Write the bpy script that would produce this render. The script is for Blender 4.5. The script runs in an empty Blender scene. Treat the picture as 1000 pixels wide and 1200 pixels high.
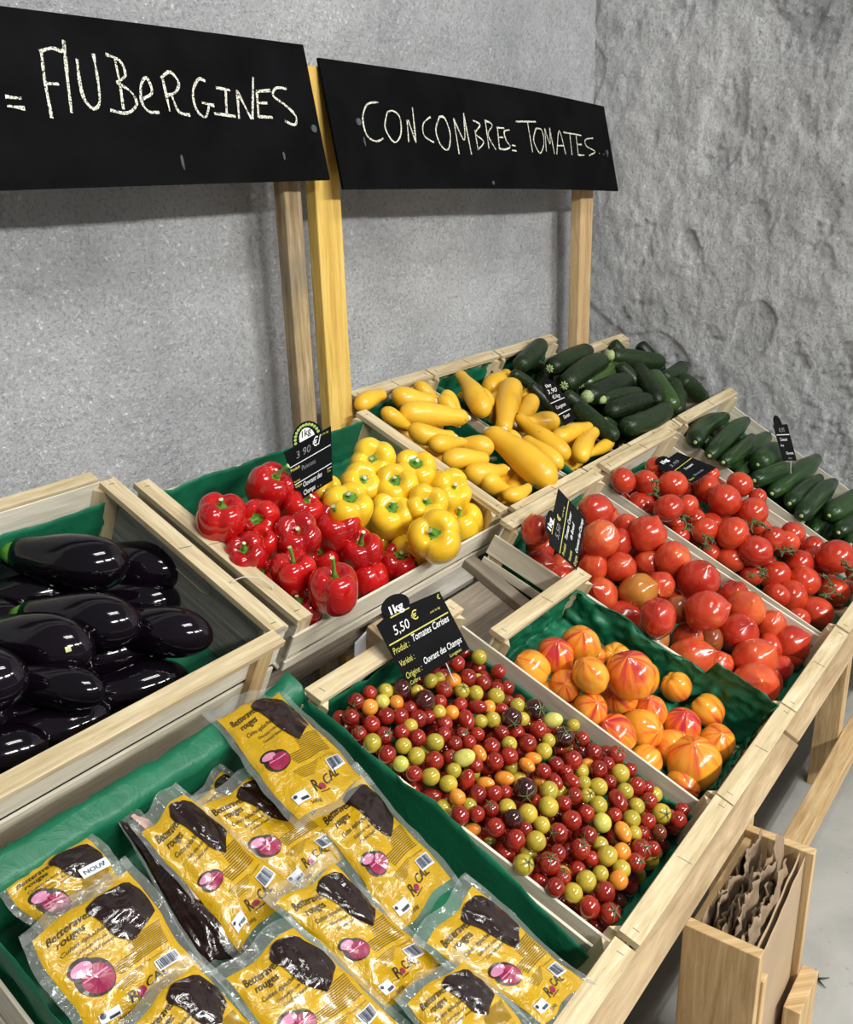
import bpy, bmesh, math, random, json
from mathutils import Vector, Matrix, noise
random.seed(7)
PI = math.pi
V = Vector
scene = bpy.context.scene
COL = scene.collection

LIGHTS = [(-1.0, -3.4, 2.5, 60.0), (0.8, -3.4, 2.5, 60.0), (2.4, -3.0, 2.5, 30.0), (0.2, -0.7, 2.7, 16.0)]
EXPO = 0.0

# ------------------------------------------------------------------ camera, world, lamps, exposure
cam_data = bpy.data.cameras.new('camera')
cam = bpy.data.objects.new('camera', cam_data)
COL.objects.link(cam)
cam_data.sensor_fit = 'HORIZONTAL'
cam_data.sensor_width = 36.0
cam_data.lens = 39.6
cam_data.clip_start = 0.02
R_ = V((0.59576217, -0.80266535, -0.02820946)); U_ = V((0.28810646, 0.18079191, 0.94037703)); F_ = V((0.74970801, 0.56836838, -0.33896206))
M = Matrix(((R_.x, U_.x, -F_.x), (R_.y, U_.y, -F_.y), (R_.z, U_.z, -F_.z))).to_4x4()
cam.matrix_world = Matrix.Translation((-0.86746, -0.41555, 0.97435)) @ M
scene.camera = cam

world = bpy.data.worlds.new('shop_ambient')
scene.world = world
world.use_nodes = True
world.node_tree.nodes['Background'].inputs[0].default_value = (0.93, 0.96, 1.0, 1)
world.node_tree.nodes['Background'].inputs[1].default_value = 0.17

def strip_light(x, y, z, lx, ly, power, rot=(0, 0, 0)):
    d = bpy.data.lights.new('ceiling_tube', 'AREA')
    d.shape = 'RECTANGLE'; d.size = lx; d.size_y = ly; d.energy = power
    d.color = (1.0, 0.985, 0.94)
    o = bpy.data.objects.new('ceiling_tube_light', d)
    o.location = (x, y, z); o.rotation_euler = rot
    COL.objects.link(o)
    return o
for (lx_, ly_, lz_, lp_) in LIGHTS:
    for k in (-0.14, 0.14):
        tilt = math.atan2(-(ly_ - 0.3), lz_ - 0.2) * 0.6      # troffers hung a little towards the stand
        strip_light(lx_, ly_ + k, lz_, 1.2, 0.09, lp_, (tilt, 0, 0))

vs = scene.view_settings
vs.view_transform = 'Standard'; vs.look = 'None'; vs.gamma = 1.0
vs.exposure = EXPO
vs.use_curve_mapping = False

# ------------------------------------------------------------------ measured positions (metres)
D = json.loads(r'''{"CHERRY":[["R","",0.1087,0.0432,-0.0456,0.0173,0.02,0.71,-0.71,0,0],
["R","",0.0973,0.0502,-0.0011,0.0165,0.17,0.94,-0.29,0,0],
["R","c",0.1142,0.0268,-0.0132,0.0162,-0.17,-0.58,0.8,0,0],
["R","c",0.1057,0.1197,0.0347,0.0175,-0.18,-0.29,0.94,0,1],
["R","",0.2495,0.0611,-0.0786,0.0183,0.04,0.16,-0.99,1,0],
["R","",0.138,0.0464,-0.0031,0.0165,-0.13,0.89,-0.43,0,0],
["K","c",0.174,0.2013,0.0858,0.0195,-0.79,-0.61,0.07,1,2],
["Y","c",0.0721,0.1425,0.045,0.016,-0.15,-0.66,0.73,0,1],
["Y","",0.1298,0.0721,0.0102,0.0158,0.66,-0.45,-0.6,0,0],
["R","",0.0938,0.1701,0.0607,0.0167,-0.74,0.57,0.36,0,1],
["Y","",0.195,0.0712,0.0097,0.0168,-0.19,-0.8,-0.58,1,0],
["R","",0.0842,0.1811,0.0372,0.016,-0.15,-0.09,-0.98,0,1],
["Y","",0.0962,0.0754,0.0118,0.0148,-0.34,0.53,-0.78,0,0],
["R","c",0.2538,0.0428,-0.005,0.0168,-0.25,-0.63,0.74,1,0],
["R","c",0.1679,0.1023,0.0257,0.0163,-0.17,-0.48,0.86,1,0],
["R","",0.0807,0.0957,0.0223,0.0148,0.06,0.15,-0.99,0,0],
["Y","",0.1197,0.1502,0.0504,0.0161,0.9,0.24,0.36,0,1],
["R","c",0.161,0.1363,0.0432,0.0164,-0.84,0.17,0.52,0,1],
["Y","",0.3213,0.0605,-0.0804,0.0169,-0.97,-0.12,-0.22,2,0],
["P","",0.099,0.0788,-0.0229,0.0139,-0.2,-0.96,-0.19,0,0],
["Y","",0.1888,0.1686,0.0599,0.0168,-0.25,0.59,-0.77,1,1],
["P","",0.3009,0.1056,0.0274,0.0175,-0.45,-0.78,-0.44,2,1],
["O","",0.1739,0.0418,-0.0054,0.0146,0.73,0.55,-0.39,0,0],
["R","",0.2004,0.1345,0.0423,0.0163,-0.26,0.19,-0.95,1,1],
["Y","",0.283,0.0601,-0.0821,0.0158,-0.12,-0.43,0.9,2,0],
["R","",0.1432,0.0936,0.0081,0.0146,0.17,0.95,-0.28,0,0],
["K","",0.113,0.186,0.0779,0.0156,0.85,0.53,-0.05,0,1],
["R","",0.085,0.1987,0.0754,0.0153,-0.01,0.04,-1.0,0,2],
["R","",0.0912,0.1258,0.0101,0.014,-0.46,0.76,-0.46,0,1],
["R","",0.0556,0.2404,0.0969,0.0152,0.07,0.86,-0.5,0,2],
["Y","",0.1494,0.1811,0.0664,0.0157,-0.51,0.72,-0.47,0,1],
["Y","",0.1964,0.0479,-0.0038,0.0144,-0.14,0.53,-0.84,1,0],
["L","",0.2404,0.1029,0.026,0.0158,-0.56,0.72,-0.41,1,1],
["R","c",0.2253,0.0382,-0.0073,0.0146,-0.27,-0.68,0.68,1,0],
["V","",0.1375,0.2878,0.1304,0.0169,0.45,-0.78,0.44,1,3],
["Y","c",0.3463,0.0501,-0.0012,0.0164,-0.42,-0.75,0.51,2,0],
["Y","",0.2143,0.1823,0.067,0.0163,-0.17,0.96,-0.23,1,1],
["D","",0.2171,0.0588,-0.0842,0.0137,-0.35,0.79,-0.51,1,0],
["P","",0.3727,0.0597,-0.0808,0.0161,-0.2,-0.97,-0.14,3,0],
["R","",0.1029,0.1003,-0.022,0.013,0.47,0.33,-0.82,0,0],
["R","",0.0989,0.1984,0.0257,0.0142,0.52,0.84,-0.13,0,1],
["K","",0.1702,0.3863,0.1811,0.0184,0.64,0.58,-0.51,1,4],
["K","c",0.2728,0.2867,0.1298,0.0185,-0.68,-0.73,0.04,2,3],
["K","c",0.3219,0.2157,0.0932,0.0181,-0.3,-0.28,0.91,2,2],
["R","c",0.1998,0.1064,0.0279,0.0147,-0.98,-0.1,0.17,1,1],
["Q","",0.2561,0.0743,0.0113,0.015,-0.46,-0.78,-0.42,1,0],
["R","",0.4251,0.0601,-0.0806,0.0165,0.02,0.84,-0.54,3,0],
["K","c",0.3267,0.2742,0.1234,0.0189,-0.31,-0.81,0.5,3,2],
["Y","",0.3297,0.0593,-0.0825,0.0149,-0.38,0.82,-0.43,2,0],
["Y","",0.1113,0.0673,-0.0477,0.0131,0.07,0.98,0.18,0,0],
["O","",0.2226,0.0599,0.0039,0.0141,0.08,0.57,-0.82,1,0],
["R","",0.3035,0.1886,0.0702,0.0171,0.02,0.83,-0.55,2,1],
["P","",0.0633,0.2987,0.1007,0.0149,0.4,-0.89,0.23,0,3],
["Y","",0.2907,0.0766,0.0125,0.0151,-0.43,0.17,-0.89,2,0],
["Y","",0.0655,0.2777,0.087,0.0144,0.86,0.14,-0.48,0,2],
["Y","",0.1295,0.2057,0.079,0.0145,-0.11,0.56,-0.82,0,2],
["Y","",0.2639,0.1212,0.0355,0.0152,0.11,0.74,-0.67,2,1],
["Y","",0.3545,0.1277,0.0388,0.0166,-0.17,0.69,-0.7,3,1],
["R","",0.0983,0.3162,0.136,0.0155,0.52,0.83,-0.21,0,3],
["Y","",0.0713,0.3033,0.1294,0.0149,0.28,0.43,0.86,0,3],
["R","",0.1093,0.2449,0.0993,0.0145,0.25,-0.61,-0.75,0,2],
["R","",0.1327,0.1201,0.0349,0.0131,-0.51,0.64,-0.58,0,1],
["Y","",0.2958,0.1376,0.0439,0.0155,-0.52,0.35,-0.78,2,1],
["R","",0.357,0.0996,0.0244,0.0159,0.36,0.87,0.32,3,0],
["Y","",0.1513,0.1584,0.0547,0.0137,-0.55,0.66,-0.51,0,1],
["Y","",0.2102,0.0907,0.011,0.0136,-0.41,-0.2,-0.89,1,0],
["Y","",0.0845,0.2805,0.1176,0.0145,-0.73,-0.22,-0.64,0,2],
["R","",0.2612,0.25,0.1019,0.0166,-0.24,0.21,0.95,2,2],
["Y","",0.0401,0.388,0.173,0.0153,-0.33,0.94,0.06,0,4],
["R","",0.0746,0.2246,0.045,0.0132,0.76,0.34,0.56,0,2],
["R","",0.3607,0.0272,-0.013,0.0148,0.2,0.94,0.29,3,0],
["P","",0.1156,0.2685,0.1114,0.0147,0.41,-0.13,0.9,0,2],
["R","",0.2128,0.254,0.1039,0.0158,-0.23,0.9,-0.38,1,2],
["Y","",0.1592,0.064,0.006,0.0125,0.57,-0.23,-0.79,0,0],
["R","",0.1322,0.2311,0.0921,0.0143,0.4,0.44,0.8,0,2],
["R","",0.3268,0.1536,0.0522,0.0159,0.01,0.96,-0.26,2,1],
["R","",0.0442,0.3632,0.1603,0.0147,0.51,0.83,-0.22,0,3],
["Y","",0.1267,0.3355,0.146,0.0154,-0.73,-0.34,-0.59,0,3],
["R","",0.3111,0.0581,0.003,0.0141,0.14,0.76,-0.63,2,0],
["R","",0.177,0.0887,0.0085,0.0126,0.61,0.38,-0.7,1,0],
["Y","",0.0808,0.3367,0.1466,0.0147,-0.22,0.93,0.3,0,3],
["R","c",0.2434,0.1537,0.0522,0.0144,-0.89,0.16,0.44,1,1],
["R","c",0.3829,0.1494,0.05,0.0163,-0.26,-0.5,0.83,3,1],
["R","",0.2325,0.1268,0.0384,0.0138,0.19,0.39,-0.9,1,1],
["R","",0.3504,0.1758,0.0636,0.0161,-0.4,0.82,-0.41,3,1],
["R","",0.1831,0.2618,0.108,0.015,-0.01,0.61,-0.8,1,2],
["K","",0.155,0.4197,0.1983,0.0168,0.36,0.54,-0.76,1,4],
["R","",0.0576,0.3277,0.1069,0.0138,0.83,0.51,-0.23,0,3],
["Y","",0.32,0.0821,0.0153,0.0143,-0.89,0.42,-0.2,2,0],
["R","",0.2019,0.2806,0.1176,0.0154,0.11,-0.2,-0.97,1,2],
["Y","c",0.1008,0.2207,0.027,0.0131,-0.82,0.12,0.56,0,2],
["R","c",0.3494,0.0736,0.011,0.0145,-0.95,0.14,0.26,3,0],
["P","",0.2088,0.3318,0.144,0.0161,-0.43,-0.68,-0.59,1,3],
["V","",0.3358,0.2448,0.1082,0.0167,0.31,-0.89,0.34,3,2],
["Q","",0.1705,0.2356,0.0944,0.0142,0.26,-0.96,0.13,1,2],
["O","",0.0779,0.2599,0.107,0.0132,0.75,-0.24,0.61,0,2],
["R","c",0.2578,0.0894,-0.0057,0.0131,-0.8,-0.59,0.13,1,0],
["R","",0.0527,0.3204,0.1382,0.0136,0.69,0.31,0.65,0,3],
["D","",0.3086,0.0374,-0.0077,0.0132,-0.65,0.76,0.0,2,0],
["Y","",0.3291,0.1066,0.028,0.0144,0.8,0.56,-0.22,2,1],
["Q","",0.0726,0.2314,0.0646,0.0128,0.41,-0.85,0.32,0,2],
["R","",0.3036,0.2536,0.1037,0.0161,-0.27,0.31,-0.91,2,2],
["R","c",0.1064,0.2197,0.0863,0.0129,-0.35,-0.08,0.93,0,2],
["R","",0.1396,0.3769,0.1673,0.0155,-0.26,0.86,-0.45,1,4],
["R","",0.0653,0.4095,0.1841,0.0149,-0.62,0.38,-0.69,0,4],
["P","",0.265,0.1698,0.0605,0.0142,-0.12,-0.97,-0.22,2,1],
["R","",0.1096,0.3558,0.1564,0.0146,-0.53,0.79,-0.31,0,3],
["R","",0.2158,0.1566,0.0537,0.013,0.59,0.25,-0.76,1,1],
["R","",0.0472,0.435,0.1973,0.0144,-0.81,-0.01,-0.58,0,4],
["R","",0.1177,0.3951,0.1767,0.0148,-0.83,0.56,-0.05,0,4],
["R","c",0.067,0.3868,0.1724,0.014,-0.11,-0.73,0.67,0,4],
["Y","",0.2735,0.2259,0.0895,0.0145,-0.53,0.28,0.8,2,2],
["Y","",0.0776,0.3588,0.158,0.0136,0.2,-0.22,-0.96,0,3],
["L","",0.0491,0.3416,0.1491,0.0129,0.09,0.5,-0.86,0,3],
["R","",0.1192,0.2087,0.0237,0.0131,-0.35,0.68,-0.64,0,1],
["R","",0.0983,0.4068,0.1827,0.0143,0.14,0.61,-0.78,0,4],
["Y","c",0.2671,0.1428,0.0423,0.0129,-0.22,-0.6,0.77,2,1],
["Y","",0.2736,0.0631,0.0026,0.0125,-0.32,0.69,-0.65,2,0],
["R","",0.0942,0.3749,0.1663,0.0138,0.51,0.84,-0.2,0,3],
["R","",0.2755,0.2791,0.1038,0.0147,0.33,0.42,-0.85,2,2],
["R","",0.2389,0.2061,0.0793,0.0134,-0.51,0.65,-0.56,1,2],
["R","",0.1217,0.1707,0.061,0.0125,0.88,0.47,-0.05,0,1],
["Y","c",0.2394,0.118,0.0076,0.0128,-0.22,-0.3,0.93,1,1],
["R","",0.1836,0.2778,0.0914,0.0133,-0.63,0.62,-0.47,1,2],
["R","",0.2701,0.201,0.0766,0.0136,-0.31,0.12,-0.94,2,2],
["P","",0.2397,0.1849,0.0683,0.0129,-0.28,-0.88,-0.39,1,1],
["Y","",0.0496,0.3693,0.1284,0.0129,-0.27,0.3,-0.92,0,3],
["R","",0.2853,0.381,0.1694,0.016,0.38,0.69,-0.61,2,4],
["Y","",0.2967,0.3321,0.1442,0.0155,-0.54,-0.14,-0.83,2,3],
["R","",0.2717,0.0964,0.0227,0.0125,-0.19,0.82,-0.55,2,0],
["R","c",0.2269,0.3889,0.1735,0.0152,-0.18,-0.69,0.7,2,4],
["O","",0.0882,0.4314,0.1954,0.0139,0.36,0.36,-0.86,0,4],
["P","",0.2478,0.3369,0.1467,0.0147,0.31,-0.94,0.16,2,3],
["Y","c",0.2328,0.2664,0.1103,0.0135,-0.81,-0.58,0.01,2,2],
["R","c",0.0778,0.45,0.205,0.0139,-0.9,-0.43,0.03,0,4],
["Y","",0.2492,0.3087,0.1321,0.0142,-0.86,-0.51,-0.07,2,3],
["R","c",0.3567,0.2005,0.0764,0.0141,-0.99,-0.01,0.16,3,2],
["R","c",0.1053,0.0968,0.0229,0.0125,-0.16,-0.33,0.93,0,0],
["R","",0.1515,0.3362,0.1463,0.0132,-0.61,0.79,0.01,1,3],
["R","",0.0806,0.2269,0.09,0.0125,0.23,0.38,-0.9,0,2],
["Q","",0.1738,0.2846,0.1197,0.0128,-0.22,-0.88,-0.43,1,2],
["R","",0.2403,0.2858,0.1203,0.0136,-0.23,0.17,-0.96,2,3],
["R","",0.2795,0.1884,0.0614,0.0128,0.81,0.35,-0.48,2,1],
["Y","",0.3085,0.1744,0.0512,0.0129,0.07,0.93,-0.35,2,1],
["Y","",0.2184,0.2541,0.0806,0.0127,0.7,0.2,-0.69,1,2],
["R","",0.1702,0.3471,0.1519,0.0134,0.37,0.89,-0.27,1,3],
["R","",0.1536,0.3168,0.1363,0.0128,0.9,0.04,-0.43,1,3],
["R","",0.089,0.1473,0.0052,0.013,-0.46,0.88,-0.13,0,1],
["Y","",0.1108,0.2891,0.122,0.0125,0.49,0.69,-0.53,0,3],
["R","c",0.3194,0.2227,0.0689,0.0132,-0.8,0.17,0.58,2,2],
["Y","",0.088,0.2457,0.0909,0.0126,-0.57,0.68,-0.46,0,2],
["Q","",0.2247,0.2281,0.0906,0.0125,-0.08,-0.97,-0.25,1,2],
["R","",0.3521,0.1495,0.0501,0.0127,-0.43,0.68,-0.59,3,1],
["R","",0.1762,0.3052,0.1303,0.0125,0.15,0.82,-0.55,1,3],
["Y","",0.3505,0.0586,-0.0843,0.0134,0.74,0.55,-0.38,2,0],
["R","",0.2373,0.3,0.1043,0.0129,0.62,0.16,-0.77,2,3],
["Q","",0.2447,0.229,0.0911,0.0125,0.23,-0.96,0.14,2,2],
["Y","",0.3139,0.3004,0.1278,0.014,-0.8,-0.6,0.09,2,3],
["R","",0.2011,0.306,0.1308,0.0126,-0.56,-0.22,-0.8,1,3],
["R","c",0.0358,0.4095,0.1841,0.0125,-0.33,-0.24,0.91,0,4],
["Y","",0.2694,0.3548,0.1559,0.0141,-0.87,0.48,0.07,2,3],
["R","",0.1668,0.1223,0.0127,0.0127,0.81,0.32,-0.49,1,1],
["R","",0.2737,0.0317,-0.0121,0.0125,0.32,0.89,-0.33,2,0],
["R","",0.2997,0.3604,0.1588,0.0143,0.33,0.06,-0.94,2,3],
["R","",0.3219,0.1311,0.0406,0.0125,-0.21,0.82,-0.53,2,1],
["Y","",0.1359,0.4375,0.1985,0.0133,0.07,0.71,-0.7,1,4],
["R","",0.0446,0.3935,0.1452,0.0128,0.54,0.84,0.07,0,4],
["R","",0.2921,0.058,-0.0073,0.0126,0.61,0.5,-0.62,2,0],
["Q","",0.1395,0.2508,0.0979,0.0125,0.32,-0.93,0.19,0,2],
["O","",0.1992,0.3542,0.1556,0.0128,-0.64,0.37,-0.67,1,3],
["Y","c",0.2519,0.3704,0.1639,0.0136,-0.23,-0.49,0.84,2,3],
["R","",0.3778,0.1204,0.0351,0.0125,-0.22,0.9,-0.36,3,1],
["R","",0.2251,0.3556,0.1563,0.013,0.65,-0.04,-0.76,2,3],
["R","",0.2944,0.4092,0.184,0.0145,0.44,0.55,-0.71,2,4],
["O","",0.2352,0.2091,0.0589,0.0127,0.5,0.86,-0.13,1,2],
["L","",0.1149,0.4281,0.1937,0.0125,-0.16,-0.1,-0.98,1,4],
["O","",0.2567,0.3905,0.1743,0.0137,-0.13,0.48,-0.87,2,4],
["R","",0.1519,0.2239,0.0855,0.0125,-0.19,0.65,-0.73,1,2],
["Y","",0.1808,0.3661,0.1618,0.0125,-0.21,0.86,-0.47,1,3],
["R","",0.3181,0.3446,0.1434,0.0135,-0.18,0.58,-0.79,3,3],
["R","c",0.1337,0.3111,0.1246,0.0126,-0.15,-0.65,0.74,0,3],
["R","",0.3092,0.2763,0.0994,0.0127,0.61,0.01,-0.8,2,2],
["Y","",0.2801,0.1563,0.0536,0.0125,-0.47,-0.7,-0.54,2,1],
["R","",0.1991,0.3775,0.1676,0.0125,-0.13,0.72,-0.68,1,4],
["Y","",0.2277,0.3178,0.1368,0.0125,-0.63,-0.16,-0.76,2,3],
["Y","",0.2203,0.4111,0.1849,0.0131,0.0,0.95,0.32,2,4],
["R","c",0.1832,0.3236,0.134,0.0126,-0.17,-0.7,0.7,1,3],
["Y","",0.244,0.1804,0.0485,0.0127,0.41,0.45,-0.79,2,1],
["R","",0.1447,0.397,0.1762,0.0125,0.82,0.33,-0.46,1,4],
["R","",0.1496,0.2749,0.1147,0.0125,-0.0,0.64,-0.77,1,2],
["R","",0.1922,0.1927,0.0563,0.0127,-0.1,0.64,-0.76,1,1],
["R","",0.0523,0.3488,0.1222,0.0128,-0.25,0.42,-0.87,0,3],
["O","",0.1337,0.4145,0.1867,0.0125,-0.43,0.84,-0.33,1,4],
["R","",0.2723,0.2106,0.0568,0.0128,-0.93,0.36,-0.03,2,2],
["L","",0.126,0.3528,0.1301,0.0128,-0.06,0.25,-0.97,0,3],
["Y","",0.3061,0.3733,0.1421,0.0127,0.41,0.3,-0.86,3,3],
["R","",0.1704,0.2117,0.0617,0.0127,-0.18,0.95,-0.24,1,2],
["R","",0.2812,0.3105,0.1331,0.0125,-0.87,0.24,-0.44,2,3],
["Y","c",0.181,0.4099,0.1843,0.0125,-0.26,-0.9,0.35,1,4],
["R","",0.1098,0.4489,0.2044,0.0125,0.79,-0.23,-0.57,0,4],
["Y","",0.3002,0.2323,0.0927,0.0125,0.99,-0.1,-0.13,2,2],
["R","",0.1609,0.3729,0.1609,0.0125,0.29,0.16,-0.94,1,3],
["R","c",0.0876,0.4455,0.1779,0.0128,-0.86,-0.04,0.51,0,4],
["O","",0.267,0.3272,0.1402,0.0125,-0.26,0.87,-0.42,2,3],
["R","",0.3755,0.0886,0.0143,0.0125,-0.16,0.99,0.04,3,0],
["Y","",0.2402,0.4093,0.1796,0.0125,0.33,0.93,0.14,2,4],
["R","",0.0459,0.4564,0.1893,0.0127,0.15,0.94,-0.3,0,4],
["R","c",0.3177,0.3216,0.1257,0.0126,-0.54,-0.02,0.84,3,3],
["Y","",0.1166,0.3747,0.1662,0.0125,0.66,0.56,-0.51,0,3],
["Y","",0.2983,0.2804,0.1175,0.0125,0.16,0.37,-0.91,2,2],
["O","",0.333,0.1762,0.0478,0.0127,0.51,0.83,-0.21,3,1],
["Y","h",0.4104,0.0892,-0.0209,0.0144,0.56,0.82,-0.08,0,0],
["R","h",0.3589,0.3274,0.0964,0.0137,0.2,-0.13,-0.97,0,0],
["R","h",0.325,0.1201,-0.0117,0.0144,0.14,0.6,0.79,0,0],
["R","h",0.1595,0.1207,-0.0112,0.0142,-0.28,-0.88,-0.38,0,0],
["R","h",0.4035,0.178,0.0325,0.013,-0.03,-0.92,-0.39,0,0],
["Y","h",0.0912,0.469,0.1728,0.0131,-0.53,0.34,0.78,0,0],
["R","h",0.2667,0.4432,0.1785,0.0147,0.19,-0.25,0.95,0,0],
["R","h",0.2772,0.4275,0.1627,0.0123,-0.6,-0.29,0.74,0,0],
["Y","h",0.1628,0.0866,-0.0262,0.0144,-0.56,-0.79,0.26,0,0],
["R","h",0.2445,0.275,0.0765,0.0134,-0.57,-0.63,-0.53,0,0],
["Y","h",0.2987,0.4044,0.1352,0.0142,0.95,0.1,-0.3,0,0],
["R","h",0.1739,0.3092,0.0941,0.0127,0.96,0.14,0.23,0,0],
["R","h",0.3647,0.3534,0.1203,0.0144,0.62,0.67,0.41,0,0],
["R","h",0.3187,0.1704,0.0233,0.0123,-0.96,-0.28,-0.01,0,0],
["R","h",0.2301,0.2011,0.0382,0.0125,0.16,-0.94,-0.31,0,0],
["R","h",0.1132,0.2205,0.0467,0.0141,-0.21,0.54,0.82,0,0],
["R","h",0.2024,0.4196,0.1662,0.0137,0.18,-0.81,-0.56,0,0],
["R","h",0.2919,0.1146,-0.0003,0.0136,0.45,-0.81,-0.38,0,0],
["Y","h",0.3018,0.1861,0.0351,0.0126,0.21,-0.35,-0.91,0,0],
["R","h",0.125,0.4431,0.1625,0.0147,0.69,0.24,-0.68,0,0],
["R","h",0.1099,0.2373,0.0699,0.0127,0.18,0.61,-0.77,0,0],
["Y","h",0.3659,0.0559,-0.0238,0.0138,-0.65,-0.73,0.22,0,0],
["R","h",0.3022,0.4447,0.17,0.0124,0.67,0.14,-0.73,0,0],
["Y","h",0.3351,0.4543,0.1671,0.014,0.6,-0.76,0.26,0,0],
["Y","h",0.2755,0.0346,-0.0353,0.0133,0.02,0.47,0.88,0,0],
["Y","h",0.2401,0.0733,-0.0345,0.0144,0.67,-0.28,0.69,0,0],
["R","h",0.1144,0.3865,0.1477,0.0147,0.25,0.77,0.58,0,0],
["R","h",0.0376,0.4734,0.1699,0.0146,-0.34,-0.62,0.7,0,0],
["R","h",0.2077,0.2654,0.0649,0.0129,-0.52,-0.27,0.81,0,0],
["R","h",0.2665,0.326,0.1065,0.0139,-0.3,-0.89,-0.36,0,0],
["R","h",0.3448,0.0833,-0.0233,0.0125,0.54,0.79,0.31,0,0],
["R","h",0.2769,0.1608,0.0116,0.0131,-0.34,0.14,0.93,0,0],
["R","h",0.2256,0.3655,0.1274,0.0131,0.34,-0.35,-0.87,0,0],
["R","h",0.1161,0.308,0.0965,0.0128,-0.65,-0.34,-0.68,0,0],
["R","h",0.1825,0.2348,0.0543,0.0147,-0.18,0.63,-0.75,0,0],
["R","h",0.1867,0.1699,0.0185,0.013,0.74,-0.04,0.67,0,0],
["Y","h",0.1244,0.1091,0.0066,0.0144,0.46,-0.15,-0.87,0,0],
["R","h",0.385,0.0435,-0.0517,0.0122,-0.08,1.0,0.03,0,0],
["R","h",0.1389,0.2803,0.0763,0.0139,0.99,0.06,0.13,0,0],
["R","h",0.1568,0.2083,0.0441,0.0148,-0.41,-0.52,0.75,0,0],
["Y","h",0.1138,0.1603,0.028,0.0141,-0.88,0.3,-0.38,0,0],
["R","h",0.1483,0.4174,0.1575,0.0142,-0.1,-0.74,0.66,0,0],
["R","h",0.3756,0.2128,0.038,0.0146,0.45,-0.59,0.67,0,0],
["Y","h",0.3699,0.4145,0.16,0.0146,1.0,0.09,-0.03,0,0],
["R","h",0.386,0.0509,-0.0324,0.0131,-0.9,-0.12,-0.43,0,0],
["R","h",0.1485,0.1407,0.0101,0.014,0.18,-0.97,-0.13,0,0],
["R","h",0.3758,0.0964,-0.0243,0.0144,0.83,0.45,-0.34,0,0],
["R","h",0.2116,0.1003,-0.016,0.0129,0.14,-0.36,0.92,0,0],
["R","h",0.3719,0.3751,0.1421,0.0142,-0.69,0.33,0.65,0,0],
["R","h",0.4125,0.0404,-0.0319,0.0126,-0.16,-0.23,0.96,0,0],
["Y","h",0.3276,0.3907,0.1414,0.0126,-0.05,0.96,0.26,0,0],
["R","h",0.1206,0.387,0.1256,0.0127,0.67,-0.33,0.67,0,0],
["Y","h",0.2679,0.1875,0.0367,0.0135,0.85,0.24,0.48,0,0],
["R","h",0.2468,0.1454,0.0103,0.0127,-0.53,0.75,-0.4,0,0],
["Y","h",0.2584,0.4023,0.1547,0.0123,0.98,0.11,0.16,0,0],
["R","h",0.3271,0.3488,0.123,0.0144,-0.26,-0.92,0.3,0,0],
["R","h",0.3537,0.3957,0.1324,0.0133,0.3,-0.85,0.42,0,0],
["R","h",0.1663,0.4067,0.1494,0.0136,0.27,-0.48,0.83,0,0],
["Y","h",0.1482,0.3194,0.0906,0.0128,-0.39,-0.26,0.88,0,0],
["R","h",0.3563,0.2834,0.0789,0.0132,0.84,0.53,-0.11,0,0],
["Y","h",0.0905,0.2731,0.0741,0.0145,-0.75,0.64,0.12,0,0],
["Y","h",0.1529,0.2849,0.0952,0.0143,0.8,-0.53,-0.26,0,0],
["R","h",0.3609,0.4635,0.1688,0.0127,0.75,0.02,0.66,0,0],
["R","h",0.2459,0.2424,0.0539,0.0141,0.41,-0.88,-0.26,0,0],
["R","h",0.3805,0.1772,0.0342,0.0134,0.96,-0.24,-0.14,0,0],
["R","h",0.2092,0.3879,0.1322,0.0142,0.01,0.99,0.17,0,0],
["R","h",0.1961,0.1132,-0.0004,0.0132,-0.99,-0.09,0.08,0,0],
["Y","h",0.2278,0.1527,0.0217,0.013,0.76,0.06,-0.65,0,0],
["R","h",0.1919,0.3551,0.118,0.0123,-0.08,0.98,0.19,0,0],
["Y","h",0.3977,0.2385,0.0677,0.0125,-0.19,-0.27,-0.95,0,0],
["R","h",0.1879,0.4397,0.1614,0.0141,-0.91,-0.1,-0.4,0,0],
["R","h",0.3227,0.264,0.0634,0.0138,-0.63,-0.76,-0.17,0,0],
["R","h",0.096,0.4432,0.1548,0.0141,-0.76,0.43,-0.49,0,0],
["R","h",0.2129,0.1522,0.0057,0.0131,0.23,-0.97,0.08,0,0],
["Y","h",0.3627,0.2344,0.0507,0.0136,0.44,0.77,-0.47,0,0],
["R","h",0.1627,0.2615,0.0692,0.0144,-0.23,-0.3,-0.93,0,0],
["R","h",0.2057,0.311,0.0989,0.0129,0.48,-0.81,0.35,0,0],
["R","h",0.2773,0.4111,0.145,0.0139,0.94,0.23,0.25,0,0],
["R","h",0.1622,0.3664,0.1227,0.0136,0.1,0.95,0.3,0,0],
["R","h",0.3558,0.2005,0.0377,0.0138,-0.66,-0.63,-0.41,0,0],
["R","h",0.2597,0.2964,0.1031,0.0127,0.23,-0.54,-0.81,0,0],
["R","h",0.1769,0.1046,-0.0054,0.0135,-0.42,-0.84,-0.34,0,0],
["Y","h",0.2166,0.2379,0.0635,0.0137,0.36,0.6,-0.72,0,0],
["R","h",0.3087,0.0924,-0.0165,0.0135,-0.75,0.35,-0.56,0,0]],"HEART":[[0.8944,0.0802,-0.0441,0.0511,-0.66,-0.4,0.64,0,0,"front-most, nose up towards the viewer at the batten"],
[0.8226,0.1939,0.0145,0.0504,0.09,-0.82,0.56,0,0,"wide one resting on the white front left board"],
[0.966,0.1083,-0.0273,0.0515,0.08,-0.7,0.71,0,0,"biggest orange-red one in the front third"],
[0.8754,0.1895,0.1044,0.0463,0.23,-0.88,0.42,0,0,"big smooth one in the centre, its point turned right"],
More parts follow.
